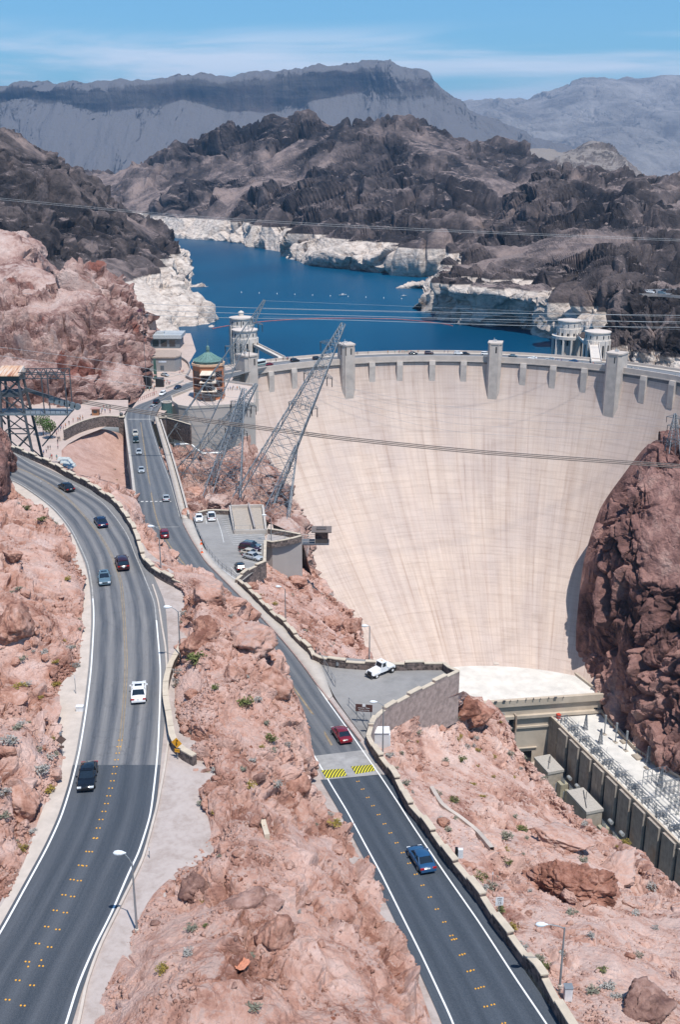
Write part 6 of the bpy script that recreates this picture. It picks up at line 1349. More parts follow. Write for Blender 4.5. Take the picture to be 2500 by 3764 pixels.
B_ = hit(1822, 3372, road_r)+np.array([.4, .5, 0]); t = thing('speed_sign', 'small white speed sign seen behind the right parapet below the big boulder', 'sign', tuple(B_), R(5)); post(t, 1.9)
b = MB(); b.box(-.38, .38, -.02, 0, .95, 1.9); b.build('panel', M_wt, t); text_part('SPEED', .17, M_bk, t, (0, -.026, 1.72), face); text_part('LIMIT', .17, M_bk, t, (0, -.026, 1.52), face); text_part('15', .4, M_bk, t, (0, -.026, 1.22), face)
B_ = hit(1688, 3178, road_r)+np.array([.1, 0, .9]); t = thing('counter_box', 'small white box with a dark cap standing on the right parapet', 'box', tuple(B_)); b = MB(); b.box(-.25, .25, -.2, .2, 0, 1.0); b.build('box', M_wt, t); b = MB(); b.box(-.55, -.27, -.15, .15, .1, 1.15); b.build('dark_unit', M_bk, t)
B_ = on_l(293, 2612); t = tag(thing('meter_box', 'small white box on the pavement between the gutter and the left road', 'box', tuple(B_))); b = MB(); b.box(-.4, .4, -.25, .25, 0, .55); b.build('box', M_wt, t); b = MB(); b.box(-.44, .44, -.29, .29, .55, .62); b.build('lid', M_wt, t)
B_ = drop(1400, 2735, 'east_bank'); t = thing('utility_cabinet', 'large white utility cabinet behind the curved retaining wall', 'cabinet', tuple(B_)); b = MB(); b.box(-1.5, 1.3, -.8, .8, -.4, 2.3); b.build('cabinet', mat('cabinet_white', (.62, .62, .62), .5, .04), t); b = MB(); b.box(-1.6, 1.4, -.9, .9, 2.3, 2.42); b.build('lid', M_wt, t); b = MB(); b.box(1.32, 1.5, -.6, .6, .1, 1.9); b.build('vent', M_wt, t)
B_ = hit(2052, 3665, lambda Y: road_r(Y)-.2)+np.array([.8, 0, 0]); t = thing('control_cabinet', 'white cabinet at the foot of the nearest lamp on the right road', 'cabinet', tuple(B_)); b = MB(); b.box(-.3, .35, -.3, .3, -.2, 1.1); b.build('cabinet', M_wt, t); b = MB(); b.box(-.34, .39, -.34, .34, 1.1, 1.16); b.build('lid', M_pole, t)
B_ = hit(2020, 3480, lambda Y: road_r(Y)-.2)
for (x, y, pr_, hh, lb) in ((278, 2550, on_l, 2.4, 'thin marker post at the edge of the small grey patch in the left gutter'), (549, 3152, on_l, 1.1, 'short marker post on the pale gravel near the nearest lamp'), (1813, 3265, lambda x, y: drop(x, y, 'east_bank'), 2.2, 'thin brown post on the slope left of the big boulder'), (151, 1790, on_l, 1.4, 'thin white marker post at the top of the long left parapet')):
    t = thing('marker_post', lb, 'post', tuple(pr_(x, y))); b = MB(); b.tube([(0, 0, -.3), (0, 0, hh)], .035, 6); b.build('post', M_pole, t); b = MB(); b.box(-.06, .06, -.045, -.03, hh-.35, hh-.05); b.build('reflector', M_wt, t)
M_or = mat('cone_orange', (.75, .13, .03), .5)
for (x, y, lb) in ((739, 2003, 'orange traffic cone on the pavement by the parking lot entrance, farther of two'), (742, 2034, 'orange traffic cone on the pavement by the parking lot entrance, nearer of two')):
    t = thing('traffic_cone', lb, 'cone', tuple(hit(x, y, road_r)+np.array([0, 0, .16]))); b = MB(); b.lathe([(.2, .04), (.05, 1.1), (.01, 1.12)], 12); b.build('cone', M_or, t); b = MB(); b.box(-.28, .28, -.28, .28, 0, .05); b.build('foot', M_or, t); b = MB(); b.lathe([(.155, .5), (.12, .7)], 12); b.build('band', M_wt, t)
q = hit(1243, 2450, road_r); t = thing('litter_bin', 'dark litter bin against the back wall of the truck lot', 'bin', tuple(q)); b = MB(); b.box(-.4, .4, -.35, .35, 0, 1.1); b.build('bin', M_trim, t); b = MB(); b.box(-.3, .3, -.37, -.355, .3, .9); b.build('panel', M_pole, t)
t = tag(strip_solid('concrete_block_wall', [(958, 2985), (968, 3040), (982, 3090)], lambda Y: -60.2, .5, .7, M_cap, 'isolated pale concrete wall stub on the middle outcrop', 'wall', dz=0, seg=8))
A_ = [drop(x, y, 'east_bank') for x, y in ((1590, 2895), (1625, 2960), (1700, 3010), (1760, 3060), (1810, 3120))]; A_, _ = resample(A_, 40); b = MB(); b.grid([[(p[0]-.25, p[1], p[2]-.6), (p[0]-.25, p[1], p[2]+.45), (p[0]+.25, p[1]+.1, p[2]+.45), (p[0]+.25, p[1]+.1, p[2]-.6)] for p in A_], False)
tag(b.build('low_wall', M_conc), 'low pale kerb wall winding down the slope beyond the right parapet', 'wall')
# orange patch of paint-red rock
# hump mats
def hatch():
    m = bpy.data.materials.new('hazard_hatch'); m.use_nodes = True; t = m.node_tree; bb = t.nodes['Principled BSDF']; uv = nn(t, 'ShaderNodeUVMap', uv_map='UV'); sp = nn(t, 'ShaderNodeSeparateXYZ'); t.links.new(uv.outputs[0], sp.inputs[0])
    s = mathn(t, 'FRACT', mathn(t, 'MULTIPLY', mathn(t, 'ADD', sp.outputs['X'], mathn(t, 'MULTIPLY', sp.outputs['Y'], .22)), 6.5)); c = mixn(t, mathn(t, 'GREATER_THAN', s, .45), (.02, .02, .02), (.62, .55, .03)); t.links.new(c, bb.inputs['Base Color']); return m
M_hz = hatch()
for (a, b_, c_, d_, lb) in (((1180, 2832), (1262, 2826), (1276, 2852), (1200, 2862), 'left of the two yellow and black hatched speed hump mats'), ((1290, 2818), (1368, 2811), (1379, 2834), (1308, 2846), 'right of the two yellow and black hatched speed hump mats')):
    o = ribbon('speed_hump', [a, ((a[0]+d_[0])/2, (a[1]+d_[1])/2), d_], [b_, ((b_[0]+c_[0])/2, (b_[1]+c_[1])/2), c_], M_hz, road_r, 8, 6, .03, kind=None, label=lb, cat='speed hump', thick=0)
    me = o.data
    for v in me.vertices:
        pass
    n_ = 8; co = np.zeros(len(me.vertices)*3, np.float32); me.vertices.foreach_get('co', co); co = co.reshape(-1, 3); rr_ = np.arange(len(co))//6; co[:, 2] += .07*np.sin(np.pi*rr_/(n_-1)); me.vertices.foreach_set('co', co.reshape(-1))
# raised lane markers
M_dot = mat('marker_yellow', (.70, .33, .02), .5, .02)
me_dot = MB().lathe([(.075, 0), (.07, .03), (.035, .055), (.005, .06)], 8).mesh('marker_dome')
me_dot.materials.append(M_dot)
def dots(pl, prof, step, off, label, group):
    A, ln = resample([hit(x, y, prof) for x, y in pl], 400); n = int(ln/step); d = np.gradient(A, axis=0)
    for k in range(n+1):
        i = min(399, int(k/n*399)); p = A[i]; t = d[i]/np.linalg.norm(d[i]); nr = np.array([-t[1], t[0], 0])
        for o_ in off:
            q = p+nr*o_; o = bpy.data.objects.new('lane_marker', me_dot); COL.objects.link(o); o.location = (q[0], q[1], q[2]+.025); o.scale = (1.15, 1.15, 1.1); tag(o, label, 'road stud', group)
zz = lambda *a: [(x/1.568, 3000+y/1.568) for x, y in a]
dots([(441, 2722), (434, 2752), (430, 2780), (425, 2805), (420, 2834), (414, 2862), (407, 2893), (399, 2924), (391, 2952), (381, 2984), (370, 3014), (360, 3045)], road_l, 1.25, (-.16, .16), 'paired yellow stud on the upper part of the left road centre line', 'paired studs down the middle of the left road')
dots(zz((545, 130), (515, 185), (483, 245), (450, 305), (420, 357), (388, 415), (355, 477), (319, 540), (285, 605), (250, 670), (213, 738), (176, 805), (140, 870), (103, 942), (62, 1020), (22, 1097), (-30, 1180)), road_l, 2.0, (-.15, .15), 'yellow stud in the left-hand branch of the widening line on the left road', 'studs of the left branch on the left road')
dots(zz((550, 128), (530, 185), (503, 245), (482, 303), (462, 356), (440, 412), (413, 473), (388, 528), (361, 589), (332, 653), (301, 720), (273, 780), (241, 853), (206, 926), (173, 999), (137, 1077), (100, 1155), (70, 1220)), road_l, 2.0, (-.15, .15), 'yellow stud in the right-hand branch of the widening line on the left road', 'studs of the right branch on the left road')
dots(zz((160, 869), (180, 859), (198, 850), (216, 842), (236, 832)), road_l, .6, (0,), 'yellow stud in the short row crossing between the two branches', 'studs in the short crossing row')
dots([(1316, 2873), (1360, 2945), (1407, 3019), (1440, 3070), (1477, 3129), (1508, 3180), (1537, 3228), (1586, 3308), (1635, 3392), (1660, 3440)], road_r, 2.0, (-.13, .13), 'paired yellow stud on the centre line of the near right road', 'paired studs down the near right road')
z8 = lambda *a: [(1400+x/1.4255, 2950+y/1.4255) for x, y in a]
dots(z8((380, 720), (402, 766), (428, 812), (450, 858), (470, 905), (495, 955), (520, 1008), (546, 1060), (572, 1115), (600, 1170)), road_r, 2.0, (-.13, .13), 'yellow stud in the left branch at the bottom of the right road', 'studs of the left branch on the right road')
dots(z8((390, 716), (412, 762), (440, 806), (466, 852), (490, 898), (521, 946), (550, 997), (581, 1048), (612, 1100), (645, 1158)), road_r, 2.0, (-.13, .13), 'yellow stud in the right branch at the bottom of the right road', 'studs of the right branch on the right road')

# ------------------------------------------------------------------ people
def person_mesh():
    V = [((0, 0, .95), .145), ((0, .0, 1.15), .13), ((0, 0, 1.38), .155), ((0, 0, 1.5), .06), ((0, 0, 1.56), .065), ((0, 0, 1.66), .1), ((0, 0, 1.74), .075),
         ((-.1, 0, .9), .1), ((-.12, .02, .5), .07), ((-.13, .0, .1), .05), ((-.13, -.1, .04), .045), ((.1, 0, .9), .1), ((.12, -.08, .5), .07), ((.13, .0, .1), .05), ((.13, -.1, .04), .045),
         ((-.2, 0, 1.4), .065), ((-.26, .03, 1.14), .048), ((-.25, -.06, .9), .035), ((-.25, -.08, .8), .035), ((.2, 0, 1.4), .065), ((.26, .03, 1.14), .048), ((.25, -.06, .9), .035), ((.25, -.08, .8), .035)]
    E = [(0, 1), (1, 2), (2, 3), (3, 4), (4, 5), (5, 6), (0, 7), (7, 8), (8, 9), (9, 10), (0, 11), (11, 12), (12, 13), (13, 14), (2, 15), (15, 16), (16, 17), (17, 18), (2, 19), (19, 20), (20, 21), (21, 22)]
    me = bpy.data.meshes.new('pm'); me.from_pydata([v for v, r in V], E, []); o = bpy.data.objects.new('pm', me); COL.objects.link(o)
    o.modifiers.new('s', 'SKIN'); 
    for i, (v, r) in enumerate(V): me.skin_vertices[0].data[i].radius = (r, r*.8)
    me.skin_vertices[0].data[0].use_root = True; sb = o.modifiers.new('sub', 'SUBSURF'); sb.levels = 1; sb.render_levels = 1
    dg = bpy.context.evaluated_depsgraph_get(); dg.update(); m2 = bpy.data.meshes.new_from_object(o.evaluated_get(dg)); bpy.data.objects.remove(o); return m2
PM = person_mesh()
M_skin = mat('skin', (.42, .25, .18), .6); M_hair = mat('hair_brown', (.04, .025, .018), .8)
SH = [mat('shirt_'+n, c, .85) for n, c in (('white', (.65, .65, .63)), ('red', (.45, .04, .04)), ('blue', (.05, .14, .35)), ('black', (.02, .02, .025)), ('teal', (.05, .3, .32)), ('orange', (.55, .2, .05)), ('pink', (.55, .25, .28)), ('grey', (.2, .2, .22)))]
PT = [mat('trousers_'+n, c, .85) for n, c in (('navy', (.02, .03, .06)), ('khaki', (.3, .24, .16)), ('dark', (.03, .03, .03)))]
PV = []
for s in SH:
    me = PM.copy(); me.materials.clear(); pt = PT[len(PV) % 3]
    for m in (s, pt, M_skin, M_hair): me.materials.append(m)
    for pl_ in me.polygons:
        c = pl_.center; pl_.material_index = 3 if (c.z > 1.68 or (c.z > 1.6 and c.y > .02)) else 2 if c.z > 1.46 or (abs(c.x) > .2 and c.z < 1.2 and c.z > .6) or (c.z < .45 and c.z > .12) else 1 if c.z < .95 else 0
        pl_.use_smooth = True
    PV.append(me)
def people(pts, label, group, z=None, prof=None, jit=3, w=None):
    for x, y in pts:
        p = P(x, y, w) if w else P(x, y, z) if z else hit(x, y, prof); k = rng.randrange(len(PV))
        o = bpy.data.objects.new('person', PV[k]); COL.objects.link(o); o.location = tuple(p); o.rotation_euler = (0, 0, rng.uniform(0, 6.28)); s = rng.uniform(.93, 1.07); o.scale = (s, s, s); tag(o, label, 'person', group)
def scatter(cx, cy, rx, ry, n): return [(cx+rng.uniform(-rx, rx), cy+rng.uniform(-ry, ry)) for _ in range(n)]
people([(176, 1655), (184, 1653), (170, 1663), (211, 1632), (219, 1622), (213, 1622), (212, 1650), (190, 1688), (181, 1690), (208, 1690), (201, 1590), (207, 1600), (213, 1586), (221, 1583), (232, 1578), (225, 1575), (240, 1572), (253, 1562), (198, 1575), (160, 1672), (268, 1552), (185, 1683)], 'tiny visitor on the plaza between the steel gantry and the curved stone wall', 'visitors on the plaza', Z)
people(scatter(385, 1510, 25, 8, 9)+scatter(300, 1545, 16, 5, 6)+[(362, 1520), (372, 1522), (440, 1520)], 'tiny visitor at the foot of the reddish cliff behind the curved wall', 'visitors below the cliff', Z)
people(scatter(540, 1432, 28, 6, 22)+scatter(600, 1411, 28, 4, 14)+[(664, 1350), (662, 1362), (668, 1374), (674, 1372), (565, 1455), (660, 1376)], 'tiny visitor in the crowd between the cliff and the brick rotunda', 'crowd by the rotunda', -92.25)
people([(838, 1437), (846, 1434), (853, 1436), (858, 1432), (866, 1436), (872, 1434), (880, 1433), (884, 1438), (905, 1442), (813, 1478), (818, 1474), (822, 1470)], 'tiny visitor standing on the pink terrace right of the brick rotunda', 'visitors on the terrace', zt+.1)
def crest_people(pxs, r, label, group):
    for px in pxs:
        p, a = crest(px, r, -93.0); k = rng.randrange(len(PV)); o = bpy.data.objects.new('person', PV[k]); COL.objects.link(o); o.location = tuple(p); o.rotation_euler = (0, 0, rng.uniform(0, 6.28)); tag(o, label, 'person', group)
crest_people([1060+rng.uniform(0, 45) for _ in range(10)]+[1045, 1120, 1312, 1320, 1326, 1330, 1341, 1378], 145.6, 'tiny visitor walking on the dam crest left of the middle of the dam', 'visitors on the left crest')
crest_people([1445, 1470, 1483, 1487, 1495, 1500, 1505, 1510, 1516, 1525, 1550, 1600, 1640, 1652], 145.8, 'tiny visitor by the far parapet near the middle of the dam crest', 'visitors on the middle crest')
crest_people([2044, 2050, 2062, 2064, 2140, 2180, 2186, 2224, 2320, 2326, 2345, 2480], 133.6, 'tiny visitor on the near footway of the right part of the dam crest', 'visitors on the right crest')
# plaza furniture
for x, y, lb in ((28, 1590, 'pale concrete planter on the plaza left of the gantry'), (96, 1620, 'pale concrete planter on the plaza seen between the gantry legs')):
    p = P(x, y, Z); t = thing('planter', lb, 'planter', tuple(p)); b = MB(); b.lathe([(.8, 0), (1.0, 1.1), (.85, 1.1), (.8, .9), (.01, .9)], 16); b.build('pot', M_conc, t); b = MB(); b.lathe([(.7, .9), (.4, 1.2), (.01, 1.3)], 8); b.build('soil', mat('soil', (.1, .07, .05)), t)
p = P(350, 1525, Z); t = wthing('kiosk', 'small orange-brown kiosk with a flat roof below the reddish cliff', 'kiosk', p); b = MB(); b.box(p[0]-1.1, p[0]+1.4, p[1]-1, p[1]+1, Z, Z+2.4); b.build('wall', mat('kiosk_brown', (.33, .15, .07), .7), t); b = MB(); b.box(p[0]-1.5, p[0]+1.9, p[1]-1.5, p[1]+1.5, Z+2.4, Z+2.65); b.build('roof', mat('kiosk_roof', (.4, .24, .2), .7), t); b = MB(); b.box(p[0]-.5, p[0]+.8, p[1]-1.04, p[1]-1, Z+.9, Z+1.9); b.build('window', glass(), t)
p = P(540, 1430, -92.3); t = wthing('dark_monument', 'black block monument with two tall dark wings at the foot of the cliff', 'monument', p); b = MB(); b.box(p[0]-1.7, p[0]+1.7, p[1], p[1]+3, -92.3, -87); b.build('block', mat('black_stone', (.015, .017, .02), .3), t); b = MB(); b.box(p[0]+3, p[0]+6.5, p[1]+4, p[1]+6, -92.3, -88.4); b.build('wing', mat('black_stone', (1, 1, 1)), t)
p = P(571, 1395, -92.3); t = wthing('green_column', 'slim dark green column beside the exhibit building', 'column', p); b = MB(); b.obox(p[:2], (1, 0), .7, .7, -92.3, -83, .6, .6); b.build('column', mat('column_green', (.05, .11, .09), .6), t)
# pile of pale sheets by the plaza end
for k in range(4):
    p = P(232+k*10, 1690+k*9, Z); b = MB(); b.hexa([(-2, -.8, 0), (2, -1, 0), (2.2, .8, .1), (-1.8, 1, .1)], [(-1.6, -.5, .6), (1.5, -.8, .5), (1.8, .6, .7), (-1.5, .7, .8)]); o = b.build('pale_slab', mat('slab_grey', (.42, .45, .44), .7, .2), loc=tuple(p), rot=(0, 0, k*.5)); tag(o, 'pale grey broken slab in the pile at the lower end of the plaza', 'slab', 'pale slabs at the plaza end')

# ------------------------------------------------------------------ shrubs and trees
M_lg = [mat('shrub_greygreen', (.17, .17, .12), .9, .3, 3, col2=(.30, .29, .22)), mat('shrub_green', (.075, .095, .02), .85, .35, 3, col2=(.17, .18, .05)), mat('shrub_yellow', (.22, .17, .03), .9, .3, 3, col2=(.35, .25, .05)), mat('shrub_silver', (.30, .29, .26), .9, .25, 3, col2=(.42, .40, .37))]
M_stem = mat('woody_stem', (.14, .09, .06), .9)
def shrub_mesh(seed, n=170, leaf=.07, flat=.75):
    r_ = random.Random(seed); b = MB(); s = MB()
    for k in range(9):
        a = r_.uniform(0, 6.28); e = r_.uniform(.3, 1.2); q = (math.cos(a)*math.cos(e)*.42, math.sin(a)*math.cos(e)*.42, math.sin(e)*.45*flat); s.tube([(0, 0, -.1), (q[0]*.5, q[1]*.5, q[2]*.6), q], [.03, .02, .008], 4, False)
    cl = [(r_.uniform(-.28, .28), r_.uniform(-.28, .28), r_.uniform(.1, .4)*flat) for _ in range(9)]
    for k in range(n):
        c = cl[k % 9]; p = Vector(c)+Vector((r_.gauss(0, .1), r_.gauss(0, .1), abs(r_.gauss(0, .09)))); d = Vector((r_.uniform(-1, 1), r_.uniform(-1, 1), r_.uniform(-.3, 1))).normalized(); u = d.cross(Vector((r_.uniform(-1, 1), .3, 1))).normalized()*leaf*r_.uniform(.4, .8); d = d*leaf*r_.uniform(.8, 1.5)
        b.add([p-d, p-u*.8, p+d, p+u*.8], [(0, 1, 2, 3)])
    return b, s
SM = []
for k in range(6):
    b, s = shrub_mesh(k); SM.append((b.mesh('shrub_leaves'), s.mesh('shrub_stems')))
    SM[-1][0].materials.append(M_lg[0]); SM[-1][1].materials.append(M_stem)
def shrub(p, size, kind, label, group=None):
    k = rng.randrange(6); t = thing('desert_shrub', label, 'shrub', tuple(p), rng.uniform(0, 6.28), group); t.scale = (size, size, size*rng.uniform(.7, 1.0))
    o = bpy.data.objects.new('foliage', SM[k][0]); COL.objects.link(o); o.parent = t; o.material_slots[0].link = 'OBJECT'; o.material_slots[0].material = M_lg[kind]
    o = bpy.data.objects.new('stems', SM[k][1]); COL.objects.link(o); o.parent = t
for x, y, s, k, pn, lb in ((712, 2438, 3.3, 1, 'outcrop_rock', 'largest green bush on the middle outcrop, right of the lamp behind the block wall'), (790, 2527, 1.3, 1, 'outcrop_rock', 'round yellow-green bush on the middle outcrop, below and right of the largest bush'), (908, 2592, 2.4, 1, 'outcrop_rock', 'tall green bush near the middle of the middle outcrop'), (1002, 2724, 1.9, 1, 'outcrop_rock', 'dark green bush near the right road edge of the middle outcrop'),
    (648, 2470, 1.4, 3, 'outcrop_rock', 'silver-grey shrub just right of the upper end of the pale block wall'), (643, 2508, 1.3, 3, 'outcrop_rock', 'silver-grey shrub beside the pale block wall, lower of two'), (985, 2660, 1.2, 0, 'outcrop_rock', 'small grey-green shrub above the dark green bush on the outcrop'), (1060, 2735, 1.0, 3, 'outcrop_rock', 'small silver shrub near the right edge of the outcrop'),
    (1025, 2895, 1.6, 3, 'outcrop_rock', 'wide grey shrub on the outcrop above the isolated concrete stub'), (1225, 3030, 1.7, 2, 'outcrop_rock', 'yellowish shrub near the gutter of the right road'), (940, 3705, 1.3, 0, 'outcrop_rock', 'round grey-green shrub at the bottom of the middle outcrop'), (593, 3565, 1.3, 2, 'outcrop_rock', 'dry yellowish tuft on the smooth pink face of the outcrop'), (753, 3400, .6, 1, 'outcrop_rock', 'tiny bright green plant in a rock crack of the outcrop'),
    (1702, 2790, 1.7, 1, 'east_bank', 'green and yellow bush on the upper east slope'), (1545, 2695, 1.2, 0, 'east_bank', 'grey shrub below the stone retaining wall, left one'), (1425, 2680, 1.3, 3, 'east_bank', 'grey shrub at the foot of the curved retaining wall'), (1435, 2770, 1.4, 3, 'east_bank', 'silver shrub right of the lamp at the curved retaining wall'), (1675, 2940, 1.7, 1, 'east_bank', 'dark green bush inside the bend of the low kerb wall'),
    (1920, 3045, 1.9, 1, 'east_bank', 'green bush above the big red boulder'), (1860, 3080, 2.2, 0, 'east_bank', 'wide grey-green shrub left above the big red boulder'), (1865, 3165, 1.4, 1, 'east_bank', 'green shrub left of the big red boulder'), (1771, 3230, 1.7, 1, 'east_bank', 'dark green bush beside the right parapet, left of the thin brown post'), (1780, 3262, 1.4, 3, 'east_bank', 'silver shrub just below the dark green bush by the parapet'),
    (1845, 3345, 1.2, 1, 'east_bank', 'yellow-green shrub beside the white speed sign'), (1885, 3410, 1.4, 2, 'east_bank', 'pale yellow shrub on the slope left of the nearest right lamp'), (2012, 3550, 1.2, 1, 'east_bank', 'green shrub left of the nearest right lamp'), (2215, 3560, 1.1, 1, 'east_bank', 'small dark green shrub on the lower right slope'), (2240, 3620, 1.9, 3, 'east_bank', 'large grey shrub on the lower right slope'), (2270, 3660, 1.3, 3, 'east_bank', 'grey shrub just below the large grey one on the lower right slope'),
    (2400, 3260, 1.8, 3, 'east_bank', 'pale shrub near the canyon rim at the right edge'), (2150, 3160, 1.6, 0, 'east_bank', 'pale green shrub behind the big red boulder'), (100, 1868, 2.2, 1, 'left_bank', 'upper green bush at the gutter near the top left bend'), (155, 1908, 2.0, 1, 'left_bank', 'lower green bush at the gutter near the top left bend'), (254, 2130, 1.4, 2, 'left_bank', 'orange-yellow shrub on the left bank beside the grey blue sedan'),
    (210, 2432, 1.3, 2, 'left_bank', 'green-yellow shrub on the left bank above the paved patch'), (75, 2540, 2.0, 2, 'left_bank', 'yellow-green shrub at the foot of the dark red rocks on the left bank'), (40, 2725, 2.2, 3, 'left_bank', 'wide grey shrub left of the diamond sign'), (160, 2835, 2.2, 3, 'left_bank', 'leaning grey shrub below the diamond sign'), (95, 2520, 1.6, 3, 'left_bank', 'grey shrub at the foot of the left bank rocks'), (75, 2165, 1.6, 0, 'left_bank', 'thin grey-green bush in the middle of the upper left bank'),
    (1057, 2052, 2.6, 1, 'dam_bank', 'green bush growing out of the rock beside the concrete bastion'), (1012, 2215, 1.5, 2, 'dam_bank', 'greenish shrub behind the stepped parapet above the lamp')):
    shrub(drop(x, y, pn), s, k, lb)
def scatter_shrubs(pn, n, box, label, group, smin=.5, smax=1.3):
    G = TER[pn][0]; X, Y, dp = proj(G.reshape(-1, 3)); V = G.reshape(-1, 3); idx = np.where((X > box[0]) & (X < box[2]) & (Y > box[1]) & (Y < box[3]))[0]
    for _ in range(n):
        p = V[idx[rng.randrange(len(idx))]]; shrub(p, rng.uniform(smin, smax), rng.choice([0, 3, 3, 2, 0]), label, group)
scatter_shrubs('east_bank', 95, (1400, 2620, 2500, 3764), 'small grey desert shrub on the pink slope beyond the right parapet', 'small shrubs on the east slope', .6, 1.7)
scatter_shrubs('left_bank', 42, (0, 1830, 320, 3200), 'small grey desert shrub on the rocky bank left of the left road', 'small shrubs on the left bank', .6, 1.6)
scatter_shrubs('outcrop_rock', 46, (500, 2150, 1250, 3700), 'small grey desert shrub on the rocky outcrop between the two roads', 'small shrubs on the middle outcrop', .5, 1.4)
scatter_shrubs('dam_bank', 26, (880, 2080, 1350, 2440), 'small grey desert shrub on the slope between the right road and the dam', 'small shrubs below the parking lot', .6, 1.4)
scatter_shrubs('fan_gravel', 8, (240, 1720, 460, 1860), 'small dry shrub on the pink gravel fan', 'small shrubs on the gravel fan', .6, 1.3)
scatter_shrubs('tower_bank', 14, (620, 1700, 1050, 1900), 'small shrub on the rocks under the steel pylons', 'small shrubs under the pylons', .8, 1.6)
scatter_shrubs('right_hills', 12, (1900, 1160, 2060, 1240), 'green lakeside shrub on the bleached shore behind the dam', 'lakeside shrubs', 2.5, 4.5)
def tree(p, h, label):
    t = thing('plaza_tree', label, 'tree', tuple(p)); b = MB(); b.tube([(0, 0, -.3), (.05, 0, h*.3), (.15, .1, h*.6)], [.16, .12, .06], 7)
    for k in range(7):
        a = k*.9; b.tube([(.05, 0, h*.28+k*.15), (math.cos(a)*h*.18, math.sin(a)*h*.18, h*.5+k*.1), (math.cos(a)*h*.3, math.sin(a)*h*.3, h*.62+.1*k)], [.06, .04, .015], 5, False)
    b.build('trunk', M_stem, t); b = MB()
    for k in range(1500):
        c = Vector((rng.gauss(0, 1), rng.gauss(0, 1), rng.gauss(0, .8))); c = c.normalized()*h*.36*rng.random()**.4; cl = perlin(np.array([[c.x*1.1+9, c.y*1.1, c.z*1.1+p[0]]]), 4)[0]
        if cl < -.12: continue
        c = c+Vector((0, 0, h*.66)); d = Vector((rng.uniform(-1, 1), rng.uniform(-1, 1), rng.uniform(-1, 1))).normalized()*.24; u = d.cross(Vector((.3, .2, 1))).normalized()*.16; b.add([c-d, c-u, c+d, c+u], [(0, 1, 2, 3)])
    b.build('crown', mat('tree_leaves', (.045, .10, .015), .8, .35, 1.2, col2=(.10, .20, .03)), t)
tree(P(158, 1600, Z), 8.2, 'taller green tree on the plaza behind the gantry legs'); tree(P(184, 1612, Z), 6.6, 'smaller green tree on the plaza just right of the taller one')

# ------------------------------------------------------------------ boulders and loose stones
def boulder_mesh(seed, n=36, rough=.34, big=False):
    th = np.linspace(0, np.pi, n)[:, None]; ph = np.linspace(0, 2*np.pi, n*2+1)[None]
    D = np.stack([np.sin(th)*np.cos(ph), np.sin(th)*np.sin(ph), np.cos(th)*np.ones_like(ph)], -1).reshape(-1, 3)
    r_ = np.random.RandomState(seed); K = 15; nd = r_.normal(size=(K, 3)); nd /= np.linalg.norm(nd, axis=1, keepdims=True); off = r_.uniform(.62, .95, K)
    rad = np.min(np.where(D@nd.T > .05, off/np.maximum(D@nd.T, .05), 9), axis=1); rad = np.minimum(rad, 1.15)
    Q = D*rad[:, None]; f, g = facet(Q*3+seed, seed, 1.2); d = .09*f*np.clip(g*5, 0, 1)-.07*(1-np.clip(g*9, 0, 1))+.05*fbm(Q*4+seed, 4, seed)
    Q = Q+D*d[:, None]*rough/.34
    return Q.reshape(n, 2*n+1, 3)
M_bl = rock_mat('boulder_rock', [(.14, .06, .042), (.29, .135, .095), (.40, .215, .16), (.47, .30, .245)], 4, .16, cr_k=0, bs=.9)
M_bl2 = rock_mat('pale_boulder_rock', [(.20, .09, .065), (.39, .21, .155), (.51, .32, .26), (.59, .42, .36)], 4, .16, cr_k=0, bs=.9)
M_bldk = rock_mat('boulder_dark_rock', [(.13, .07, .06), (.26, .15, .12), (.38, .24, .20), (.45, .31, .27)], 4, .16, cr_k=0, bs=.9)
BMS = []
for k in range(7):
    G = boulder_mesh(k+3); o = grid_mesh('boulder', G, M_bl); me = o.data; bpy.data.objects.remove(o); BMS.append(me)
def boulder(p, s, label, group=None, mt=None, rot=None, k=None, sink=.3):
    o = bpy.data.objects.new('boulder', BMS[k if k is not None else rng.randrange(7)]); COL.objects.link(o); o.scale = s; o.location = (p[0], p[1], p[2]+s[2]*(1-2*sink)*.5); o.rotation_euler = rot or (rng.uniform(-.3, .3), rng.uniform(-.3, .3), rng.uniform(0, 6.28))
    if mt: o.material_slots[0].link = 'OBJECT'; o.material_slots[0].material = mt
    return tag(o, label, 'boulder', group)
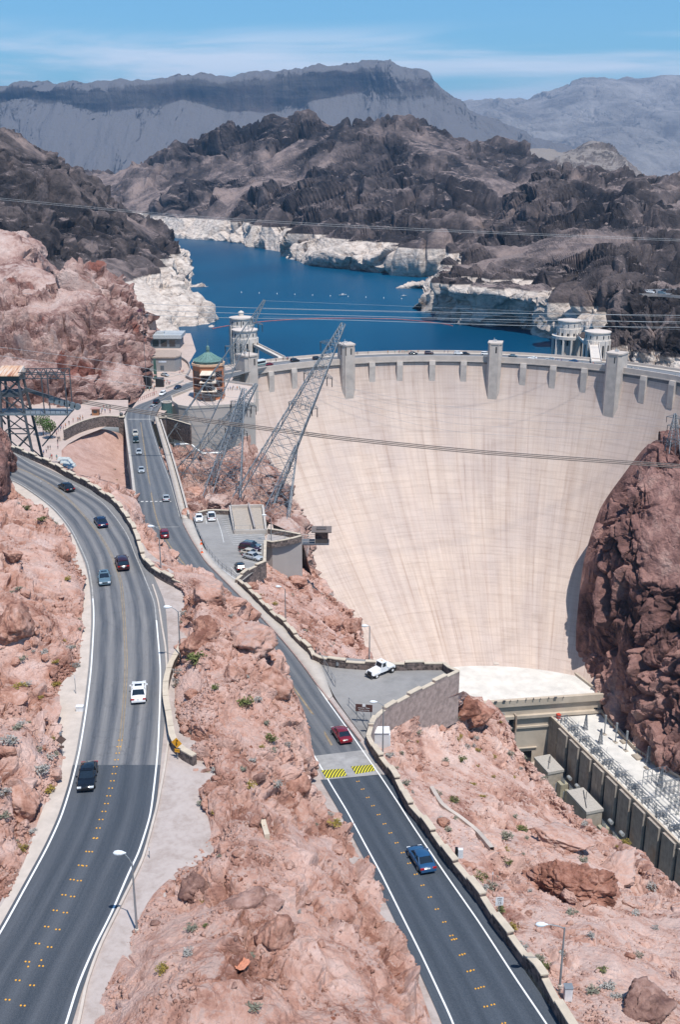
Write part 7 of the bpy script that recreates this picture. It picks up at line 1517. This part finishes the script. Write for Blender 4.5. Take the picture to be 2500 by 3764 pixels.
# the huge boulder lower right
G = boulder_mesh(12, 150, .34); Dn = G/np.linalg.norm(G, axis=2, keepdims=True); G = G*np.array([6.3, 3.3, 2.6]); q = G.reshape(-1, 3)
f1, g1 = facet(q/2.4, 5, 1.5); f2, g2 = facet(q/.9, 6, 1.2); dd = .35*f1*np.clip(g1*5, 0, 1)-.35*(1-np.clip(g1*10, 0, 1))+.10*f2*np.clip(g2*5, 0, 1)-.08*(1-np.clip(g2*9, 0, 1))+.22*fbm(q/1.6, 4, 3)
G = G+Dn*dd.reshape(G.shape[0], G.shape[1], 1)
p = drop(2075, 3290, 'east_bank')
o = grid_mesh('boulder', G, M_bl, kind=None); o.location = (p[0]+.6, p[1], p[2]+1.2); o.rotation_euler = (0, .12, -.1); tag(o, 'huge rust-red boulder on the slope right of the right parapet', 'boulder')
for x, y, s, lb, pn, mt in ((2215, 3275, (2.6, 2, 1.6), 'brown boulder touching the right end of the huge rust-red boulder', 'east_bank', M_bl), (1700, 2620, (3.0, 2.2, 2.0), 'left one of two rust-red boulders below the corner of the truck lot wall', 'east_bank', M_bl), (1765, 2640, (2.9, 2.2, 2.3), 'right one of two rust-red boulders below the corner of the truck lot wall', 'east_bank', M_bl),
    (2380, 3720, (2.6, 2, 2.2), 'dark brown boulder in a hollow at the bottom right', 'east_bank', M_bldk), (2270, 3215, (4.6, 2.6, 1.4), 'large rounded pink-brown boulder at the canyon rim above the transformers', 'east_bank', M_nearR), (2070, 3080, (4.2, 2.6, 1.3), 'long pink-brown boulder on the rim left of the transformers', 'east_bank', M_nearR), (770, 2195, (2.9, 2.6, 2.0), 'big rounded pink boulder at the end of the long left parapet', 'outcrop_rock', M_near),
    (765, 2330, (1.9, 1.6, 1.9), 'dark-sided split boulder on the middle outcrop above the largest bush', 'outcrop_rock', M_bl2), (715, 2370, (2.4, 1.8, 1.6), 'brown boulder behind the lamp and above the largest bush', 'outcrop_rock', M_bl2), (900, 2360, (4.4, 3.5, 2.2), 'wide rounded boulder at the right road side of the middle outcrop', 'outcrop_rock', M_near), (860, 2480, (1.7, 1.4, 1.2), 'red boulder above the tall green bush', 'outcrop_rock', M_bl2), (700, 3270, (1.6, 1.4, 1.4), 'dark boulder at the gravel edge near the nearest left lamp', 'outcrop_rock', M_bldk),
    (1090, 2900, (1.8, 1.5, 1.7), 'orange-brown boulder above the gutter of the right road', 'outcrop_rock', M_bl2), (1010, 2520, (2.6, 2, 2), 'rust boulder overhanging the right road', 'outcrop_rock', M_bl2), (900, 3330, (2.0, 1.6, 1.2), 'grey-brown boulder low on the outcrop', 'outcrop_rock', M_bldk), (1010, 3450, (1.7, 1.5, 1.5), 'rust boulder with a dark underside low on the outcrop', 'outcrop_rock', M_bl2),
    (60, 2570, (2.2, 1.8, 1.2), 'dark red boulder on the left bank above the yellow-green shrub', 'left_bank', M_bl2), (55, 2300, (3.2, 2.4, 2.2), 'big red boulder at the edge of the frame on the left bank', 'left_bank', M_bl2), (50, 2050, (1.6, 1.4, .9), 'flat dark boulder on the upper left bank', 'left_bank', M_bl2), (235, 2040, (1.2, 1.4, 1.6), 'reddish boulder at the edge of the upper left bank', 'left_bank', M_bl2), (90, 2960, (2.4, 2, 1.6), 'jagged red boulder on the lower left bank', 'left_bank', M_bl2),
    (1290, 2310, (2.8, 2.2, 2.6), 'dark red boulder at the rim beside the dam face', 'dam_bank', M_bl2), (1230, 2300, (2.2, 2, 2), 'red boulder left of the dark one at the rim beside the dam face', 'dam_bank', M_bl2)):
    boulder(drop(x, y, pn), s, lb, mt=mt)
def scatter_rocks(pn, n, box, label, group, smin, smax, mts=(None,)):
    G = TER[pn][0]; X, Y, dp = proj(G.reshape(-1, 3)); V = G.reshape(-1, 3); idx = np.where((X > box[0]) & (X < box[2]) & (Y > box[1]) & (Y < box[3]))[0]
    for _ in range(n):
        p = V[idx[rng.randrange(len(idx))]]; s = smin+(smax-smin)*rng.random()**2.2; boulder(p, (s*rng.uniform(.8, 1.4), s*rng.uniform(.7, 1.1), s*rng.uniform(.5, .9)), label, group, mt=rng.choice(mts))
scatter_rocks('outcrop_rock', 95, (480, 2200, 1500, 3764), 'loose angular rock lying on the outcrop between the two roads', 'rocks on the middle outcrop', .22, .95, (M_bl2, M_near, M_bldk, M_near))
scatter_rocks('east_bank', 95, (1420, 2640, 2500, 3764), 'loose angular rock lying on the pink slope beyond the right parapet', 'rocks on the east slope', .22, .9, (M_bl2, M_nearR, M_nearR))
scatter_rocks('left_bank', 60, (0, 1830, 330, 3300), 'loose angular rock lying on the bank left of the left road', 'rocks on the left bank', .25, 1.0, (M_bl2, M_near, M_near))
scatter_rocks('dam_bank', 30, (900, 2100, 1350, 2440), 'loose rock on the slope between the right road and the dam', 'rocks below the parking lot', .5, 1.8, (M_bl2, M_near))
scatter_rocks('tower_bank', 45, (620, 1690, 1060, 1920), 'rugged rock under the steel pylons', 'rocks under the pylons', 1.2, 3.6, (M_bl2, M_abut, M_abut))
boulder(drop(893, 3545, 'outcrop_rock'), (.9, .65, .25), 'flat rock covered in bright orange paint low on the middle outcrop', mt=mat('orange_paint_rock', (.55, .22, .13), .85, .25, 1.5), k=2)
# loose stones too many to count
def stones(pn, n, box, smin, smax, m, lb):
    G = TER[pn][0]; X, Y, dp = proj(G.reshape(-1, 3)); V = G.reshape(-1, 3); idx = np.where((X > box[0]) & (X < box[2]) & (Y > box[1]) & (Y < box[3]))[0]
    r_ = np.random.RandomState(n); c = V[idx[r_.randint(0, len(idx), n*3)]]
    c = c[perlin(c/5.0, 77) > -.02][:n]; n = len(c)
    s = smin+(smax-smin)*r_.rand(n)**3; ico = np.array([(1, 0, -.2), (0, 1, 0), (-1, 0, .1), (0, -1, -.1), (0, 0, .8), (0, 0, -.6), (.6, .6, .3), (-.6, -.55, .35)]); Fs = [(0, 6, 4), (6, 1, 4), (1, 2, 4), (2, 7, 4), (7, 3, 4), (3, 0, 4), (0, 5, 6), (6, 5, 1), (1, 5, 2), (2, 5, 7), (7, 5, 3), (3, 5, 0)]
    Vv = ico[None]*s[:, None, None]*(.7+.6*r_.rand(n, 8, 3)); a = r_.rand(n)*6.28; ca, sa = np.cos(a)[:, None], np.sin(a)[:, None]; x = Vv[..., 0]*ca-Vv[..., 1]*sa; y = Vv[..., 0]*sa+Vv[..., 1]*ca
    Vv = np.stack([x, y, Vv[..., 2]], -1)+c[:, None]; me = bpy.data.meshes.new('stones'); f = (np.array(Fs)[None]+np.arange(n)[:, None, None]*8).reshape(-1, 3)
    me.vertices.add(n*8); me.vertices.foreach_set('co', Vv.reshape(-1).astype(np.float32)); me.loops.add(len(f)*3); me.loops.foreach_set('vertex_index', f.reshape(-1).astype(np.int32)); me.polygons.add(len(f)); me.polygons.foreach_set('loop_start', np.arange(0, len(f)*3, 3, dtype=np.int32)); me.polygons.foreach_set('loop_total', np.full(len(f), 3, np.int32)); me.update(calc_edges=True)
    tag(link('loose_stones', me, m), lb, 'stones', kind='stuff')
stones('outcrop_rock', 9000, (300, 2150, 1700, 3900), .04, .28, M_near, 'loose pink stones strewn over the middle outcrop')
stones('east_bank', 9000, (1380, 2600, 2700, 3900), .04, .28, M_nearR, 'loose pink stones strewn over the slope beyond the right parapet')
stones('left_bank', 6000, (-300, 1800, 330, 3600), .04, .3, M_near, 'loose pink stones strewn over the left bank')
stones('dam_bank', 2500, (880, 2080, 1360, 2440), .1, .5, M_near, 'loose pink stones on the slope by the dam')
stones('fan_gravel', 3000, (200, 1590, 480, 1860), .04, .13, M_nearR, 'coarse pink gravel on the fan slope')

# ------------------------------------------------------------------ boats, buoys, boom
def boat(px, py, L_, label):
    p = P(px, py, -128); t = thing('motor_boat', label, 'boat', tuple(p), .25); b = MB(); r = []
    for x, w, z in ((-.5, .17, .12), (-.2, .19, .12), (.2, .15, .14), (.45, .05, .18), (.5, .005, .19)): r.append([(x*L_, -w*L_, z*L_), (x*L_, -w*.6*L_, -.02*L_), (x*L_, w*.6*L_, -.02*L_), (x*L_, w*L_, z*L_)])
    b.grid([q+[q[0]] for q in r]); b.add(r[0], [(0, 1, 2, 3)]); b.build('hull', p_wht, t); b = MB(); b.box(-.15*L_, .15*L_, -.11*L_, .11*L_, .12*L_, .26*L_); b.build('cabin', p_wht, t); b = MB(); b.box(-.13*L_, .155*L_, -.115*L_, .115*L_, .17*L_, .22*L_); b.build('windows', glass(), t)
boat(1260, 1087, 8, 'larger white motor boat out on the lake, left of the smaller one'); boat(1485, 1090, 6, 'smaller white motor boat near the bleached point on the right shore')
me_b = MB().lathe([(.4, -.3), (.45, .5), (.2, .9), (.05, 1.6)], 10).mesh('buoy'); me_b.materials.append(M_wt)
for k in range(11):
    x = 887+k*65.5; p = P(x, 1076+k*2.6, -128); o = bpy.data.objects.new('buoy', me_b); COL.objects.link(o); o.location = tuple(p); tag(o, 'small white buoy in the straight row across the lake beyond the boom', 'buoy', 'row of white buoys')
A_ = [P(x, y, -127.8) for x, y in ((780, 1208), (840, 1197), (920, 1187), (1000, 1179), (1100, 1173), (1200, 1170), (1320, 1170), (1450, 1173), (1560, 1182), (1640, 1192), (1665, 1198))]; A_, _ = resample(A_, 60)
tag(MB().tube([tuple(p) for p in A_], .42, 6).build('float_boom', mat('boom_red', (.34, .11, .10), .6, .3, .3)), 'long reddish floating boom curving across the lake behind the dam', 'boom')

# ------------------------------------------------------------------ powerhouse equipment
def wp(s, o_, z=-229):   # along the wing wall, outwards from its face
    q = w0[:2]+dw*s+nw*o_; return (float(q[0]), float(q[1]), z)
M_tr = mat('transformer_grey', (.30, .32, .33), .55, .12, 1, metal=.3); M_blk = mat('block_concrete', (.36, .31, .25), .85, .15, .4)
def wbox(mb, s0, s1, o0, o1, z0, z1):
    c = (np.array(wp((s0+s1)/2, (o0+o1)/2)[:2])); mb.obox(c, dw, abs(s1-s0)/2, abs(o1-o0)/2, z0, z1); return mb
sheet('quay_pavement', [wp(-6, 0)[:2], wp(190, 0)[:2], wp(190, 16)[:2], wp(-6, 16)[:2]], -252, mat('quay', (.28, .25, .22), .85))
for (s0, s1, lb) in ((9, 21, 'upper boxy concrete vault between the powerhouse wing and the rim'), (37, 52, 'lower larger concrete vault between the powerhouse wing and the rim')):
    t = wthing('concrete_vault', lb, 'building', wp((s0+s1)/2, 8.5, -252)); z1 = -241.5 if s0 < 35 else -240.5
    wbox(MB(), s0, s1, 4, 11, -252, z1-1.2).build('wall', M_blk, t); wbox(MB(), s0-.3, s1+.3, 3.7, 11.3, z1-1.2, z1).build('roof', mat('vault_roof', (.40, .37, .33), .85, .1), t)
    for k in range(3): wbox(MB(), s0+.6+k*3.9, s0+3.4+k*3.9, 11.0, 11.06, -251.5, -246).build('door', M_phd, t)
    b = MB(); b.beam(wp(s0+2, 5, z1+.3), wp(s1-2, 10, z1+.3), .25); b.beam(wp((s0+s1)/2, 7, z1), wp((s0+s1)/2, 7, z1+3.5), .2); b.build('conductor', M_steeld, t)
def transformer(s, lb):
    t = wthing('transformer', lb, 'transformer', wp(s, 7, -252)); wbox(MB(), s-1.6, s+1.6, 4.5, 8, -252, -245).build('tank', mat('transformer_tan', (.34, .31, .22), .6, .15, 1), t)
    for k in range(4): b = MB(); b.tube([wp(s-1.2+k*.8, 6, -245), wp(s-1.2+k*.8, 6.3, -242.6)], [.22, .1], 8); b.build('bushing', M_tr, t)
    b = MB(); b.tube([wp(s-1, 3.2, -243.4), wp(s+1, 3.2, -243.4)], .8, 12); b.build('conservator', mat('tank_silver', (.5, .52, .52), .35, metal=.5), t)
    for k in range(3): wbox(MB(), s-1.9, s-1.7, 5+k*1.4, 5.7+k*1.4, -251, -246).build('radiator', M_tr, t)
for s, lb in ((25, 'tan transformer just below the upper concrete vault'), (31.5, 'tan transformer just above the lower concrete vault'), (57, 'transformer below the lower concrete vault'), (65, 'transformer partly behind the rim boulder, farther of two'), (80, 'transformer near the lower right behind the rim, second last'), (94, 'lowest visible transformer behind the rim at the right edge')): transformer(s, lb)
for s, o_, lb in ((38, 13.8, 'upper white pickup on the narrow quay'), (45, 13.8, 'lower white pickup on the narrow quay'), (31, 13.8, 'white van-like car at the top of the quay')):
    p = wp(s, o_, -251.97); car('pickup' if 'pickup' in lb else 'suv', p_wht, p, math.atan2(dw[1], dw[0]), lb, full=False, cat='pickup' if 'pickup' in lb else 'car')
# switchgear on the wing roof
M_gal = mat('busbar_steel', (.17, .20, .24), .5, .15, 1, metal=.4)
def frame_bay(s, o0, o1, h, label, group, n=5, dens=1):
    t = wthing('switchgear_frame', label, 'steel frame', wp(s, (o0+o1)/2, -228.9), group)
    ln = 8.6
    for e, ss in enumerate((s-ln/2, s+ln/2)):
        b = MB()
        for k in range(n+1): o_ = o0+(o1-o0)*k/n; b.beam(wp(ss, o_, -229), wp(ss, o_, -229+h), .16)
        for zf in (.55, 1): b.beam(wp(ss, o0, -229+h*zf), wp(ss, o1, -229+h*zf), .16)
        b.build('portal', M_gal, t)
    for zf in (.55, 1):
        b = MB()
        for k in range(n+1): o_ = o0+(o1-o0)*k/n; b.beam(wp(s-ln/2, o_, -229+h*zf), wp(s+ln/2, o_, -229+h*zf), .12)
        b.build('busbar', M_gal, t)
    b = MB()
    for k in range(10*dens):
        ss = s+rng.uniform(-ln/2, ln/2); o_ = rng.uniform(min(o0, o1), max(o0, o1)); z = rng.uniform(.3, 1)*h-229; b.beam((wp(ss, o_, z)), wp(ss+rng.uniform(-3, 3), o_+rng.uniform(-2.5, 2.5), z+rng.uniform(-1.5, 1.5)), .12)
    b.build('links', M_gal, t)
    for k in range(4*dens):
        ss = s+rng.uniform(-ln/2, ln/2); o_ = rng.uniform(min(o0, o1), max(o0, o1)); b = MB(); q = wp(ss, o_, -229); b.lathe([(.35, q[2]), (.35, q[2]+.5), (.14, q[2]+.6), (.2, q[2]+1.2), (.1, q[2]+2.0)], 8, q[:2]); b.build('insulator', M_tr, t)
for k in range(13): frame_bay(9+k*9.2, -1.6, -6.0, 2.6+(k > 8)*.8, 'low frame of pipes and busbars along the wall edge of the white wing roof', 'busbar frames along the roof edge', 3, 2)
for k in range(7): frame_bay(62+k*9.2, -9, -19, 6.5, 'tall steel switchgear frame on the lower part of the white wing roof', 'tall switchgear frames', 5, 1)
for k, (s, o_) in enumerate(((20, -15), (27, -16), (34, -16.5))):
    t = wthing('roof_mast', 'grey pole with a thicker top on the white wing roof, %s of three' % ('farthest', 'middle', 'nearest')[k], 'mast', wp(s, o_, -229)); b = MB(); b.tube([wp(s, o_, -229), wp(s, o_, -223.6)], .22, 8); b.build('pole', M_gal, t); b = MB(); b.tube([wp(s, o_, -223.6), wp(s, o_, -219.8)], .5, 8); b.build('top', M_tr, t); wbox(MB(), s-1, s+1, o_-.7, o_+.7, -229, -228.6).build('foot', M_blk, t)
for s, o_, lb in ((14, -9.5, 'upper slim lattice spire on the wing roof'), (26, -9.5, 'lower slim lattice spire on the wing roof')):
    pylon(wp(s, o_, -229), wp(s, o_, -222), .9, lb, [], 5, .12, cat='mast', mt=M_gal, htop=.2)
for s, o_, w_, lb in ((28, -19, 1.3, 'upper square hatch on the white wing roof'), (40, -18, 2.0, 'larger square hatch on the white wing roof'), (37, -20.5, .8, 'small square hatch beside the larger one on the wing roof'), (48, -17, .9, 'small square hatch lowest on the open wing roof')):
    t = wthing('roof_hatch', lb, 'hatch', wp(s, o_, -229)); wbox(MB(), s-w_, s+w_, o_-w_*.7, o_+w_*.7, -229, -228.3).build('hatch', mat('hatch_tan', (.34, .28, .22), .8), t); wbox(MB(), s-w_*.8, s+w_*.8, o_-w_*.55, o_+w_*.55, -228.3, -228.2).build('lid', M_blk, t)
t = wthing('red_box', 'small red box at the top corner of the powerhouse wing roof', 'box', wp(2.2, -3.0, -229)); wbox(MB(), 1.4, 3.0, -3.8, -2.4, -229, -227).build('box', mat('red_paint', (.5, .06, .03), .5), t); wbox(MB(), 1.3, 3.1, -3.9, -2.3, -227, -226.8).build('lid', mat('red_paint', (1, 1, 1)), t)
c_ = wp(30, 1); t = wthing('pale_column', 'slim pale concrete column near the bottom right corner behind the rim', 'column', wp(112, 13, -252)); b = MB(); q = wp(112, 13, -252); b.obox(q[:2], dw, .6, .6, -252, -238); b.build('shaft', M_damp, t); b = MB(); b.obox(q[:2], dw, 1.1, .8, -238, -237.3); b.build('head', M_damp, t)
for k in range(3):
    q = P(2330+k*52, 2750+k*38, 382-k*16)
    pylon((q[0], q[1], -232), (q[0]+.3, q[1], -221), 1.1, 'steel mast number %s along the back edge of the wing roof' % ('one', 'two', 'three')[k], [], 5, .13, cat='mast', mt=M_gal, htop=.3)

# ------------------------------------------------------------------ air
hm = bpy.data.materials.new('haze_air'); hm.use_nodes = True; t_ = hm.node_tree; t_.nodes.clear()
pv = nn(t_, 'ShaderNodeVolumePrincipled'); ou = nn(t_, 'ShaderNodeOutputMaterial'); t_.links.new(pv.outputs[0], ou.inputs['Volume'])
pv.inputs['Density'].default_value = 4.6e-5; pv.inputs['Color'].default_value = (.34, .62, 1.0, 1); pv.inputs['Anisotropy'].default_value = .2
o = MB().box(-31000, 31000, -700, 46000, -500, 1400).build('haze', hm); o['kind'] = 'stuff'
for k_ in ('label',): o[k_] = 'thin bluish desert haze in front of the far mesa and mountains'
